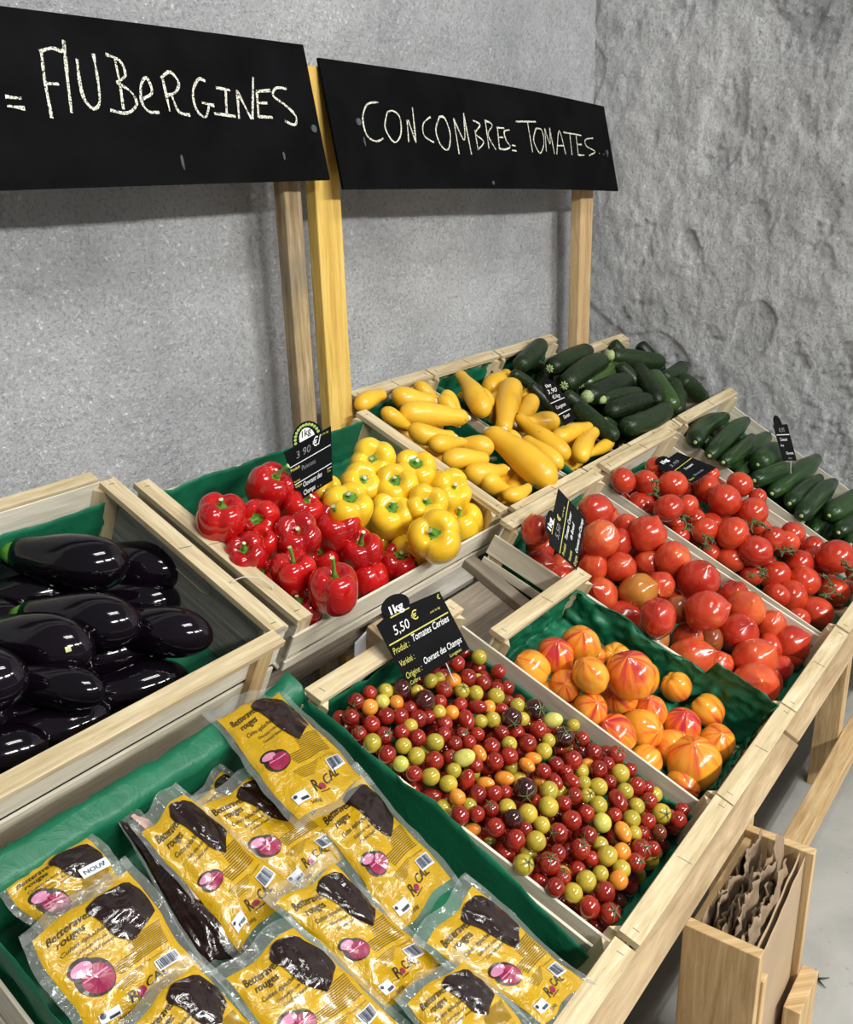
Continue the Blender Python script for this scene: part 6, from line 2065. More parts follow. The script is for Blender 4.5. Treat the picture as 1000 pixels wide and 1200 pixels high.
for i, (x, y, z, r) in enumerate(D['STALKS']):
    rnd = random.Random(60 + i); mb = MB(); r *= 1.5
    ax = V((1, 0.1, 0)).normalized(); up = V((0, -S1, C1)); dn = V((0, -C1, -S1))
    def pt(a, b_, c): return ax * a + dn * b_ + up * c
    main = [pt((t - .5) * 2 * r, r * 0.35 * math.sin(t * 5 + i), 0.010 + 0.012 * math.sin(t * PI) + 0.004 * rnd.uniform(-1, 1)) for t in [k / 9 for k in range(10)]]
    mb.tube(main, 0.0022, 7)
    for k in (1, 3, 4, 6, 8):
        p = main[k]; a = rnd.uniform(0, 6.28); L = r * rnd.uniform(0.25, 0.5)
        q = p + pt(math.cos(a) * L, math.sin(a) * L, -0.002)
        mb.tube([p, p.lerp(q, .5) + up * 0.004, q], 0.0018, 6)
        for m_ in range(5):
            w = a + m_ * 1.25 + rnd.uniform(-.3, .3); l2 = 0.013 * rnd.uniform(0.8, 1.3)
            e = q + pt(math.cos(w) * l2, math.sin(w) * l2, 0.002 + rnd.uniform(-.003, .006)); mmid = q.lerp(e, .5) + up * 0.003
            mb.tube([q, mmid, e], [0.0016, 0.0013, 0.0004], 5)
    o = mb.build('truss_stalk', MAT['stalk'], None, True); o.location = (x, y, z)
    tag(o, 'green ' + SL[i], 'tomato stalk', 'green truss stalks on the vine tomatoes')

# ------------------------------------------------------------------ peppers
PM = {}
def peppers(rows, mat, name_, group):
    for i, (x, y, z, r, ax, ay, az, col, st, lab) in enumerate(rows):
        v = i % 5
        if (mat, v) not in PM: PM[mat, v] = polar_mesh('bell_pepper', pepper_fn(v * 7 + (3 if mat == 'pepper_red' else 9), 4 if v % 3 else 3), MAT[mat], 48, 30)
        o = place('bell_pepper', PM[mat, v], (x, y, z), (ax, ay, az), r * 1.02, random.uniform(0, 6))
        tag(o, name_ + ', ' + (lab or 'lying beneath the others'), 'pepper', group)
        if st:
            me, tipp, td = dome_calyx('pepper_stem', MAT['stem_green'], max(st, 0.22) * 0.95, i + (30 if mat == 'pepper_red' else 0))
            k = child('stem', me, o)
            mb = MB(); mb.tube([tipp, tipp + td * 0.012], 0.085, 10)
            child('cut_end', mb.mesh('cut_end', MAT['stem_cut']), k)
peppers(D['PEPRED'], 'pepper_red', 'red pepper', 'red bell peppers')
peppers(D['PEPYEL'], 'pepper_yellow', 'yellow pepper', 'yellow bell peppers')

# ------------------------------------------------------------------ long fruit
def sweep(L, prof, bend, nseg=26, ns=18, ribs=0, ra=0.0, seed=0):
    """body along +z from 0 to L, prof(t) -> radius, gently bent toward +x"""
    mb = MB()
    for j in range(nseg + 1):
        t = 0.5 - 0.5 * math.cos(PI * j / nseg); r = max(prof(t), 0.0004)
        cx = bend * 4 * t * (1 - t); cz = L * t
        for i in range(ns):
            a = 2 * PI * i / ns
            q = r * (1 + ra * math.cos(ribs * a) + 0.03 * noise.noise(V((math.cos(a) + seed, math.sin(a), t * 4))))
            mb.v.append((cx + q * math.cos(a), q * math.sin(a), cz))
    for j in range(nseg):
        for i in range(ns):
            a = j * ns + i; b = j * ns + (i + 1) % ns; mb.face((a, b, b + ns, a + ns))
    mb.face(list(range(ns))[::-1]); mb.face([nseg * ns + i for i in range(ns)])
    return mb
def endcap(t, a, b):
    return math.sqrt(max(0.0, 1 - ((a - t) / a) ** 2)) if t < a else (math.sqrt(max(0.0, 1 - ((t - 1 + b) / b) ** 2)) if t > 1 - b else 1.0)
def long_fruit(A, B, R, prof, bend, mat, name_, ext0=0.8, ext1=0.8, ribs=0, ra=0.0, seed=0):
    A, B = V(A), V(B); d = (B - A).normalized(); A2 = A - d * R * ext0; B2 = B + d * R * ext1; L = (B2 - A2).length
    mb = sweep(L, lambda t: prof(t) * R, bend, ribs=ribs, ra=ra, seed=seed)
    me = mb.mesh(name_, MAT[mat], True)
    return place(name_, me, A2, d, 1.0, random.uniform(0, 6) if abs(bend) < 1e-6 else seed * 1.7), L
def sm(t): return t * t * (3 - 2 * t)
for i, (x, y, z, x2, y2, z2, r, lab) in enumerate(D['COURGY']):
    neck = 0.68 if i % 3 else 0.55
    L0 = (V((x2, y2, z2)) - V((x, y, z))).length + 1.6 * r; e = min(0.45, r * 1.3 / L0)
    pf = lambda t: (1 - (1 - neck) * sm(max(0, min(1, (t - 0.35) / 0.5)))) * endcap(t, e, e * 0.6)
    o, L = long_fruit((x, y, z), (x2, y2, z2), r, pf, random.uniform(-.006, .012), 'courgette_yellow', 'yellow_courgette', seed=i)
    tag(o, 'yellow courgette, ' + (lab or 'mostly hidden at the bottom of the pile'), 'courgette', 'yellow courgettes' if lab else 'hidden '+'yellow courgettes')
    mb = MB(); sr = r * neck * 0.42; dk = i % 4 == 0
    ln = 0.020 if dk else 0.004
    mb.tube([(0, 0, L - 0.004), (0.001, 0, L + ln * .5), (0.004 if dk else 0, 0, L + ln)], [sr * 1.1, sr * .9, sr * .75], 8)
    child('stem_end', mb.mesh('stem_end', MAT['dark_stem' if dk else 'stem_cut'], True), o)
for i, (x, y, z, x2, y2, z2, r, lab) in enumerate(D['COURGG']):
    br = 'bright' in lab
    pf = lambda t: (0.86 + 0.14 * math.sin(PI * min(1, t * 1.1))) * endcap(t, 0.10, 0.16)
    o, L = long_fruit((x, y, z), (x2, y2, z2), r, pf, random.uniform(0, 0.012), 'courgette_bright' if br else 'courgette_green', 'green_courgette', ribs=8, ra=0.015, seed=i)
    tag(o, 'green courgette, ' + (lab or 'mostly hidden at the bottom of the pile'), 'courgette', 'green courgettes' if lab else 'hidden '+'green courgettes')
    if any(w in lab for w in ('pale', 'flower')):
        mb = MB()
        if 'flower' in lab:
            for k in range(8):
                a = 2 * PI * k / 8; mb.tube([(0, 0, 0.002), (.006 * math.cos(a), .006 * math.sin(a), -0.005), (.013 * math.cos(a), .013 * math.sin(a), -0.006)], [0.004, 0.004, 0.0015], 6)
        else: mb.tube([(0, 0, 0.006), (0, 0, -0.010)], [r * 0.62, r * 0.45], 9)
        child('stalk_end', mb.mesh('stalk_end', MAT['flower_end'], True), o)
    if 'thin dark stalk' in lab:
        mb = MB(); mb.tube([(0, 0, L - .004), (0.002, 0, L + 0.04)], [0.008, 0.005], 8); child('stalk_end', mb.mesh('stalk_end', MAT['dark_stem'], True), o)
for i, (x, y, z, x2, y2, z2, r, lab) in enumerate(D['CUC']):
    pf = lambda t: (0.92 + 0.08 * math.sin(PI * t)) * (1 - 0.42 * sm(max(0, (t - 0.66) / 0.34))) * endcap(t, 0.12, 0.05)
    o, L = long_fruit((x, y, z), (x2, y2, z2), r, pf, 0.028 if 'curved' in lab else random.uniform(0.0, 0.010), 'cucumber', 'cucumber', ribs=9, ra=0.022, seed=i)
    tag(o, 'cucumber, ' + (lab or 'mostly hidden under the top row'), 'cucumber', 'cucumbers lying in a row' if lab else 'hidden '+'cucumbers lying in a row')
    mb = MB(); mb.tube([(0, 0, 0.0012), (0, 0, -0.0012)], [0.006, 0.004], 9); child('blossom_scar', mb.mesh('blossom_scar', MAT['flower_end'], True), o)
for i, (x, y, z, x2, y2, z2, r, lab) in enumerate(D['AUB']):
    A = V((x, y, z)); B = V((x2, y2, z2)); d = (B - A).normalized()
    pf = lambda t: (1 - 0.38 * sm(max(0, (t - 0.36) / 0.64))) * endcap(t, 0.36, 0.12)
    o, L = long_fruit(tuple(A), tuple(B), r, pf, 0.006, 'aubergine', 'aubergine', 0.5, 0.6, seed=i)
    tag(o, 'black aubergine, ' + (lab or 'in the dark lower layer of the crate'), 'aubergine', 'black aubergines' if lab else 'hidden '+'black aubergines')
    if 'scar' in lab:
        # the pale scar sits just off the blunt pole, on the side turned to the room
        mw = o.matrix_world.inverted(); vdir = (mw.to_3x3() @ (V((-0.86746, -0.41555, 0.97435)) - A)).normalized()
        c = V((0, 0, r * 0.9)); p = c + V((vdir.x * .85, vdir.y * .85, min(vdir.z, -0.25))).normalized() * r * 0.955
        nrm = (p - c).normalized(); mb = MB(); mb.tube([p - nrm * 0.001, p + nrm * 0.0022], 0.0055, 10 if 'square' not in lab else 4)
        child('blossom_scar', mb.mesh('blossom_scar', MAT['scar'], False), o)
    mb = MB(); mb.tube([(0, 0, L - 0.012), (0, 0, L + 0.012)], [r * 0.5, r * 0.25], 9); child('stem_end', mb.mesh('stem_end', MAT['stem_green'], True), o)
# ------------------------------------------------------------------ lettering helpers
_tx = {}
def text_tris(s, shear=0.0, bold=0.0):
    """outline of a word as flat triangles, baseline at y = 0, height about 1"""
    key = (s, shear, bold)
    if key in _tx: return _tx[key]
    c = bpy.data.curves.new('lettering', 'FONT'); c.body = s; c.shear = shear; c.offset = bold; c.resolution_u = 3
    o = bpy.data.objects.new('lettering', c); COL.objects.link(o)
    bpy.context.view_layer.update()
    dg = bpy.context.evaluated_depsgraph_get(); me = o.evaluated_get(dg).to_mesh()
    vs_ = [(v.co.x, v.co.y) for v in me.vertices]; fs = [tuple(p.vertices) for p in me.polygons]
    o.evaluated_get(dg).to_mesh_clear(); COL.objects.unlink(o); bpy.data.objects.remove(o); bpy.data.curves.remove(c)
    w = max([v[0] for v in vs_] + [0.01])
    _tx[key] = (vs_, fs, w)
    return _tx[key]
def put_text(mb, S, s, u, v, width, height, shear=0.0, bold=0.0, rot=0.0, off=0.0):
    """S(u, v, off) is the surface; u to the right, v downward, both in the design's own units"""
    vs_, fs, w = text_tris(s, shear, bold); b = len(mb.v); cr_, sr_ = math.cos(rot), math.sin(rot)
    for (x, y) in vs_:
        a, c = x / w * width, -y * height
        mb.v.append(tuple(S(u + a * cr_ - c * sr_, v + a * sr_ + c * cr_, off)))
    for f in fs: mb.face([b + k for k in f])
def put_rect(mb, S, u0, v0, u1, v1, off=0.0, nu=6, nv=4):
    b = len(mb.v)
    for j in range(nv + 1):
        for i in range(nu + 1): mb.v.append(tuple(S(u0 + (u1 - u0) * i / nu, v0 + (v1 - v0) * j / nv, off)))
    for j in range(nv):
        for i in range(nu):
            a = b + j * (nu + 1) + i; mb.face((a, a + 1, a + nu + 2, a + nu + 1))
def put_poly(mb, S, pts, off=0.0):
    c = (sum(p[0] for p in pts) / len(pts), sum(p[1] for p in pts) / len(pts)); b = len(mb.v)
    mb.v.append(tuple(S(*c, off)))
    for ring in (0.5, 1.0):
        for p in pts: mb.v.append(tuple(S(c[0] + (p[0] - c[0]) * ring, c[1] + (p[1] - c[1]) * ring, off)))
    n = len(pts)
    for i in range(n):
        j = (i + 1) % n; mb.face((b, b + 1 + i, b + 1 + j)); mb.face((b + 1 + i, b + 1 + n + i, b + 1 + n + j, b + 1 + j))

# ------------------------------------------------------------------ price tags
def price_tag(q, label, rows, rules, tabs, pick_to, arch=False, wh=None):
    TL, TR, BR, BL = [V(p) for p in q]; n = (TR - TL).cross(BL - TL).normalized()
    eye = V((-0.867, -0.416, 0.974))
    if n.dot(eye - TL) < 0: n = -n
    root = tag(empty('price_tag', tuple((TL + TR + BR + BL) / 4)), label, 'price tag', 'black price tags'); org = V(root.location)
    def S(u, v, off):
        t = TL.lerp(TR, u).lerp(BL.lerp(BR, u), v) if 0 <= v <= 1 else (TL + (TR - TL) * u + (BL - TL) * v)
        return t + n * (0.0009 + off) - org
    # slate: rectangle with a round tab standing on its top edge
    tc, tr, asp = tabs; pts = [(0, 0)]
    K = 18
    if arch: arc = [(tc - tr * math.cos(PI * k / K), -asp * math.sin(PI * k / K)) for k in range(K + 1)]
    else: arc = [(tc - tr * math.cos(-0.5 + (PI + 1.0) * k / K), -asp * 0.75 - asp * math.sin(-0.5 + (PI + 1.0) * k / K)) for k in range(K + 1)]
    pts += arc + [(1, 0), (1, 1), (0, 1)]
    mb = MB(); m = len(pts); mb.v = [tuple(S(*p, 0)) for p in pts] + [tuple(S(*p, -0.0018)) for p in pts]
    mb.face(range(m)); mb.face([m + k for k in range(m)][::-1])
    for i in range(m): j = (i + 1) % m; mb.face((i, j, m + j, m + i))
    mb.build('slate', MAT['tag_black'], root)
    groups_ = {}
    for (s, u, v, w, h, col, sh, bd) in rows:
        put_text(groups_.setdefault(col, MB()), S, s, u, v, w, h, sh, bd, off=0.0005)
    for (u0, v0, u1, v1, col) in rules: put_rect(groups_.setdefault(col, MB()), S, u0, v0, u1, v1, 0.0004, 2, 1)
    if arch:
        w_ = groups_.setdefault('ink_white', MB()); kk = 16
        if arch == 1:
            put_poly(w_, S, [(tc - tr * .52 * math.cos(PI * k / kk), -asp * .62 * math.sin(PI * k / kk) - .01) for k in range(kk + 1)], 0.0004)
            g_ = groups_.setdefault('ink_green', MB())
            for k in range(13):
                a = PI * (k + .5) / 13; put_poly(g_, S, [(tc - tr * .8 * math.cos(a) + .035 * math.cos(m_ * 1.26 + k), -asp * .82 * math.sin(a) + .03 * math.sin(m_ * 1.26 + k)) for m_ in range(5)], 0.0004)
            put_text(groups_.setdefault('ink_black', MB()), S, '1kg', tc - .12, -0.07, 0.24, 0.17, 0.3, 0.01, off=0.0008)
    nm = {'ink_white': 'white_lettering', 'ink_yellow': 'yellow_lettering', 'ink_grey': 'faded_lettering', 'ink_black': 'black_lettering', 'ink_green': 'leaf_border'}
    for col, g_ in groups_.items(): g_.build(nm[col], MAT[col], root)
    if pick_to:
        a = S(pick_to[0], 0.93, -0.001); b_ = S(pick_to[0], 0.93, 0) + V(pick_to[1])
        mb = MB(); mb.tube([a, b_], 0.0009, 6); mb.build('pick', MAT['pick'], root)
    return root
T = D['TAGS']
Wt, Yl, Gy = 'ink_white', 'ink_yellow', 'ink_grey'
price_tag(T['cherry'], 'black price tag reading Tomates Cerises 5,50 in the cherry tomato crate', [
    ('1kg', 0.22, -0.03, 0.24, 0.17, Wt, 0.1, 0.03), ('5,50', 0.16, 0.26, 0.26, 0.20, Wt, 0.25, 0.0), ('\u20ac', 0.47, 0.20, 0.12, 0.19, Yl, 0.2, 0.01), ('\u20ac', 0.92, 0.10, 0.055, 0.10, Yl, 0.2, 0),
    ('soit le kg', 0.74, 0.23, 0.16, 0.05, Yl, 0.2, 0), ('Produit :', 0.03, 0.50, 0.26, 0.14, Yl, 0.3, 0), ('Tomates Cerises', 0.34, 0.47, 0.60, 0.15, Wt, 0.35, 0.006),
    ('Vari\u00e9t\u00e9 :', 0.03, 0.70, 0.24, 0.13, Yl, 0.3, 0), ('Origine :', 0.03, 0.90, 0.26, 0.13, Yl, 0.3, 0), ('Ouvrant des Champs', 0.34, 0.85, 0.62, 0.14, Wt, 0.35, 0.006), ('Langeac', 0.70, 0.96, 0.2, 0.07, Yl, 0.3, 0),
    ('Calibre', 0.04, 1.0, 0.16, 0.08, Yl, 0.3, 0)], [(0.03, 0.335, 0.97, 0.355, Yl), (0.22, -0.01, 0.52, 0.008, Yl)], (0.36, 0.21, 0.16), (0.62, (0.010, -0.012, -0.045)))
price_tag(T['pepper'], 'black price tag reading Poivrons with leafy arch, in the pepper crate', [
    ('3 90', 0.20, 0.24, 0.34, 0.18, Gy, 0.2, 0.0), ('\u20ac/', 0.58, 0.20, 0.20, 0.22, Wt, 0.2, 0.01), ('soit le kg', 0.74, 0.08, 0.2, 0.05, Yl, 0.1, 0), ('Produit', 0.02, 0.42, 0.22, 0.075, Yl, 0, 0.02), ('Poivrons', 0.26, 0.50, 0.34, 0.13, Gy, 0.2, 0),
    ('Vari\u00e9t\u00e9', 0.02, 0.64, 0.15, 0.05, Yl, 0, 0.01), ('Origine', 0.02, 0.74, 0.17, 0.065, Yl, 0, 0.01), ('Ouvrant des', 0.20, 0.80, 0.52, 0.13, Wt, 0.3, 0.004), ('Champs', 0.16, 0.95, 0.34, 0.13, Wt, 0.3, 0.004), ('. .', 0.56, 0.95, 0.1, 0.1, Wt, 0, 0), ('Cat.', 0.86, 0.80, 0.1, 0.05, Yl, 0, 0)],
    [(0.02, 0.325, 0.98, 0.34, Wt), (0.02, 0.665, 0.98, 0.68, Wt), (0.86, 0.73, 0.98, 0.74, Wt)], (0.50, 0.30, 0.33), (0.3, (0.0, -0.005, -0.05)), arch=1)
price_tag(T['heart'], 'black price tag reading Tomate Coeur de Boeuf, tilted on its side', [
    ('1kg', 0.20, -0.02, 0.24, 0.18, Wt, 0.1, 0.03), ('5,50', 0.20, 0.26, 0.26, 0.18, Gy, 0.25, 0.0), ('\u20ac', 0.50, 0.22, 0.10, 0.17, Yl, 0.2, 0.01), ('soit le kg', 0.62, 0.28, 0.2, 0.05, Yl, 0.2, 0), ('Produit', 0.03, 0.53, 0.22, 0.12, Yl, 0.3, 0), ('Tomate Coeur', 0.32, 0.53, 0.52, 0.12, Wt, 0.35, 0.006), ('de Boeuf', 0.40, 0.68, 0.32, 0.12, Wt, 0.35, 0.006),
    ('Vari\u00e9t\u00e9', 0.03, 0.75, 0.2, 0.11, Yl, 0.3, 0), ('Origine', 0.03, 0.94, 0.2, 0.12, Yl, 0.3, 0), ('Ouvrant des Champs', 0.27, 0.92, 0.66, 0.12, Wt, 0.35, 0.006)], [(0.02, 0.36, 0.98, 0.38, Yl), (0.20, 0.02, 0.48, 0.035, Yl)], (0.36, 0.20, 0.13), (0.2, (0.0, 0.0, -0.05)))
price_tag(T['vine'], 'black price tag lying flat over the vine tomatoes, marker mostly rubbed off', [
    ('1kg', 0.22, 0.02, 0.30, 0.17, Wt, 0.1, 0.03), ('3,90', 0.25, 0.24, 0.4, 0.13, Gy, 0.2, 0), ('Tomates', 0.38, 0.55, 0.36, 0.10, Wt, 0.3, 0), ('Ouvrant des', 0.28, 0.86, 0.4, 0.10, Gy, 0.3, 0.004), ('Produit', 0.02, 0.52, 0.2, 0.08, Yl, 0.2, 0), ('Origine', 0.02, 0.9, 0.2, 0.08, Yl, 0.2, 0)], [(0.02, 0.36, 0.98, 0.375, Yl)], (0.40, 0.22, 0.14), None)
price_tag(T['cuc'], 'small black price tag on a pick standing among the cucumbers', [
    ('0,95', 0.3, 0.20, 0.40, 0.16, Gy, 0.2, 0), ('Concom', 0.2, 0.45, 0.5, 0.13, Wt, 0.2, 0), ('bre', 0.15, 0.60, 0.2, 0.1, Wt, 0, 0), ('Ouvrant', 0.35, 0.82, 0.55, 0.11, Wt, 0.3, 0), ('des', 0.4, 0.95, 0.3, 0.08, Gy, 0.3, 0)], [(0.05, 0.27, 0.95, 0.29, Wt)], (0.36, 0.28, 0.26), (0.62, (0.002, -0.004, -0.05)), arch=2)
price_tag(T['courg'], 'small black price tag leaning on the white divider by the courgettes', [
    ('1kg', 0.28, -0.05, 0.36, 0.13, Wt, 0, 0.02), ('3,90', 0.2, 0.12, 0.6, 0.17, Wt, 0.2, 0), ('\u20ac/kg', 0.3, 0.28, 0.5, 0.14, Wt, 0.2, 0), ('Courgettes', 0.15, 0.55, 0.7, 0.13, Wt, 0.3, 0.004), ('Ouvrant', 0.25, 0.85, 0.5, 0.14, Wt, 0.3, 0.004)], [(0.02, 0.34, 0.98, 0.36, Wt), (0.02, 0.68, 0.98, 0.70, Wt)], (0.5, 0.42, 0.30), None, arch=2)

# ------------------------------------------------------------------ beetroot pouches
def lerp(a, b, t): return a + (b - a) * t
def beet_pouch(i, corners, kind, label):
    TL, TR, BR, BL = [V(p) for p in corners]; n = -((TR - TL).cross(BL - TL)).normalized()
    if n.z < 0: n = -n
    root = tag(empty('beetroot_pouch', tuple((TL + TR + BR + BL) / 4)), label, 'food pouch', 'yellow pouches of cooked beetroot'); org = V(root.location)
    sd = i * 3.7; eu = (TR - TL).normalized(); ev = (BL - TL).normalized()
    th = 0.017 if kind != 2 else 0.024
    def edge(u, v):
        # film edges pull in between the beets
        cu = 0.035 * math.sin(v * 7 + sd) * (2 * u - 1); cv = 0.030 * math.sin(u * 8 + sd * 1.3) * (2 * v - 1)
        return u + cu * .6, v + cv * .6
    def height(u, v):
        uu = min(max(u, 0), 1); vv = min(max(v, 0), 1)
        b = (math.sin(PI * uu) * math.sin(PI * vv)) ** 0.55
        # beets push up in lumps
        l = 0.62 + 0.38 * math.exp(-(((u - .66) / .30) ** 2 + ((v - .26) / .20) ** 2)) + 0.30 * math.exp(-(((u - .35) / .28) ** 2 + ((v - .72) / .2) ** 2)) * (0.6 + 0.4 * math.sin(sd))
        w = 0.10 * noise.noise(V((u * 3.2 + sd, v * 4.5, 1))) + 0.075 * noise.noise(V((u * 7 + v * 3, v * 9 - u * 4 + sd, 2))) 
        return th * (b * l + w * b ** 0.5)
    def S(u, v, off):
        u2, v2 = edge(u, v); p = TL.lerp(TR, u2).lerp(BL.lerp(BR, u2), v2) if True else None
        p = TL * (1 - u2) * (1 - v2) + TR * u2 * (1 - v2) + BR * u2 * v2 + BL * (1 - u2) * v2
        ed = 0.004 * noise.noise(V((u * 6 + sd, v * 6, 3)))
        return p + n * (height(u, v) + off + ed) - org
    A = (BL - TL).length / max((TR - TL).length, 0.01)     # tall side over wide side
    mb = MB(); mb.quad_grid(lambda u, v: S(u, v, 0), 34, 44, flip=False); mb.quad_grid(lambda u, v: S(u, v, -2 * height(u, v) * 0.9 - 0.0006), 20, 26, flip=True)
    mb.build('pouch', MAT['yellow_film' if kind != 2 else 'beet_film'], root, True)
    # clear welded margin all round
    mg = 0.085; mb = MB()
    def Mg(u, v, k):
        return S(u, v, 0.0) + n * (0.003 * noise.noise(V((u * 9 + sd, v * 9, 7))))
    sides = [lambda a, t: (lerp(-mg, 1 + mg, a), -mg * t * 1.2), lambda a, t: (1 + mg * t, lerp(-mg, 1 + mg, a)), lambda a, t: (lerp(1 + mg, -mg, a), 1 + mg * .7 * t), lambda a, t: (-mg * t, lerp(1 + mg, -mg, a))]
    for fn in sides: mb.quad_grid(lambda a, t: Mg(*fn(a, t), 0), 30, 3)
    sm_ = mb.build('clear_seam', MAT['clear_film'], root, True)
    if kind == 2:
        mb = MB(); mb.quad_grid(lambda a, t: S(lerp(0.50, 1.05, t), lerp(-.02, .62, a), 0.0012), 24, 6); mb.build('stained_seam', MAT['pink_seam'], root, True)
        return root
    # window onto the dark beets
    def win(a, t):
        v = lerp(0.035, 0.50, a); l = 0.42 + 0.10 * (a * 1.15) + 0.12 * a * a + 0.04 * math.sin(a * 6); rgt = 0.955 - 0.02 * math.cos(a * 5)
        v2 = v - t * 0.10 * a - (0.02 if a < .1 else 0) + 0.05 * (1 - a) * (1 - t) * 0
        if a < 0.12: l = lerp(0.62, l, a / 0.12); rgt = lerp(0.72, rgt, a / 0.12)
        return S(lerp(l, rgt, t), v2, 0.0010 + 0.0016 * noise.noise(V((a * 5 + sd, t * 4, 1))) + 0.0006)
    mb = MB(); mb.quad_grid(lambda t, a: win(a, t), 14, 22); mb.build('beetroot_window', MAT['beet_film'], root, True)
    ink = MB(); o_ = 0.0011
    for s, u, v, w, h in (('Betteraves', 0.07, 0.135, 0.43, 0.085), ('rouges', 0.13, 0.205, 0.27, 0.08), ('Cuites \u00e9pluch\u00e9es', 0.12, 0.285, 0.44, 0.05), ('Gekookte rode Biet', 0.22, 0.345, 0.36, 0.034), ('Cooked beetroot', 0.24, 0.395, 0.36, 0.034)):
        put_text(ink, S, s, u, v, w, h, 0.35, 0.012 if h > .06 else 0.004, off=o_)
    ink.build('title_lettering', MAT['ink_black'], root)
    fine = MB()
    for k in range(12):
        v = 0.455 + k * 0.0165; u0 = 0.60 - 0.006 * k if k < 6 else 0.30 + 0.01 * k
        put_rect(fine, S, u0, v + 0.02, u0 + 0.35 if k < 6 else 0.92, v + 0.0275, o_ * .8, 12, 1)
    for k in range(6): put_rect(fine, S, 0.30 + .01 * k, 0.70 + k * 0.014, 0.66 - .03 * k, 0.7045 + k * 0.014, o_ * .8, 8, 1)
    put_text(fine, S, '\u00c0 consommer', 0.66, 0.72, 0.26, 0.022, 0.2, 0, off=o_)
    fine.build('fine_print', MAT['ink_line'], root)
    # halved beet drawn on the film
    em = MB(); c = (0.24, 0.565); K = 20; ry = 0.155 / A * 1.0
    ring = lambda cu, cv, ru, rv, rot=0: [(cu + ru * math.cos(2 * PI * k / K), cv + rv * math.sin(2 * PI * k / K)) for k in range(K)]
    put_poly(em, S, ring(c[0], c[1], 0.155, ry * 1.02), o_)
    put_poly(em, S, ring(c[0] - .05, c[1] - ry * .75, 0.11, ry * .55), o_)
    emb = em.build('beet_emblem', MAT['ink_black'], root)
    e2 = MB(); put_poly(e2, S, ring(c[0] + .012, c[1] + ry * .12, 0.128, ry * .78), o_ * 1.5); put_poly(e2, S, [(c[0] - .02, c[1] - ry * .5), (c[0] + .02, c[1] - ry * .5), (c[0] - .02, c[1] + .0)], o_ * 2.4); e2.build('beet_flesh', MAT['magenta'], emb)
    e3 = MB(); put_poly(e3, S, ring(c[0] - .055, c[1] - ry * .72, 0.088, ry * .36), o_ * 1.8); put_rect(e3, S, c[0] - .10, c[1] - ry * .13, c[0] + .115, c[1] - ry * .03, o_ * 2.2); e3.build('beet_highlight', MAT['pink'], emb)
    # maker's name, bar code, small white box
    lg = MB(); put_text(lg, S, 'R', 0.36, 0.90, 0.09, 0.12, 0.1, 0.01, off=o_); put_text(lg, S, 'CAL', 0.535, 0.885, 0.23, 0.095, 0.15, 0.008, off=o_); put_rect(lg, S, 0.42, 0.912, 0.56, 0.918, o_)
    put_text(lg, S, '500g', 0.24, 0.965, 0.13, 0.035, 0, 0, off=o_)
    lgo = lg.build('maker_lettering', MAT['ink_black'], root)
    lo = MB(); put_poly(lo, S, ring(0.487, 0.878, 0.043, 0.043 / A), o_ * 1.2); lo.build('maker_dot', MAT['magenta'], lgo)
    bc = MB(); put_rect(bc, S, 0.70, 0.745, 0.93, 0.845, o_); bco = bc.build('bar_code_label', MAT['sticker'], root)
    bb = MB(); rb = random.Random(5); u = 0.715
    while u < 0.915:
        w = rb.choice((0.004, 0.007, 0.011)); put_rect(bb, S, u, 0.752, u + w, 0.832, o_ * 1.6, 1, 4); u += w + rb.choice((0.005, 0.008))
    bb.build('bars', MAT['bar'], bco)
    ib = MB(); put_rect(ib, S, 0.10, 0.845, 0.28, 0.925, o_); ibo = ib.build('info_label', MAT['sticker'], root)
    ik = MB(); put_poly(ik, S, ring(0.13, 0.868, 0.024, 0.024 / A), o_ * 1.5); put_rect(ik, S, 0.17, 0.895, 0.265, 0.917, o_ * 1.6); ik.build('info_print', MAT['bar'], ibo)
    if kind == 1:
        st = MB(); put_rect(st, S, 0.62, 0.36, 0.98, 0.50, 0.0022); so = st.build('price_sticker', MAT['sticker'], root)
        s2 = MB(); put_text(s2, S, 'NOUV', 0.65, 0.46, 0.28, 0.08, 0, 0.01, off=0.0030); s2.build('sticker_lettering', MAT['bar'], so)
    return root
PLAB = ['yellow beetroot pouch nearest the cherry crate\'s front corner, whole beet emblem showing', 'yellow beetroot pouch cut off by the bottom edge, right of centre', 'yellow beetroot pouch cut off by the bottom edge, left of centre',
        'yellow beetroot pouch at the bottom centre with its full rouges lettering', 'yellow beetroot pouch under the ROCAL one, its bar code at the lower right', 'yellow beetroot pouch at the lower left with a large whole beet emblem',
        'yellow beetroot pouch lying topmost at the back, near the cherry crate corner', 'yellow beetroot pouch in the middle with bar code and ROCAL at its lower end', 'yellow beetroot pouch directly below the back topmost one, left side tucked under',
        'yellow beetroot pouch with clearest ROCAL lettering, along the right green paper', 'leftmost yellow beetroot pouch, bearing a white NOUV sticker', 'beetroot pouch turned on its side, dark beets and pink seam showing', 'yellow beetroot pouch mostly hidden at the back left under its neighbour']
for i, p in enumerate(D['PACKS']): beet_pouch(i, p[:4], p[4], PLAB[i])

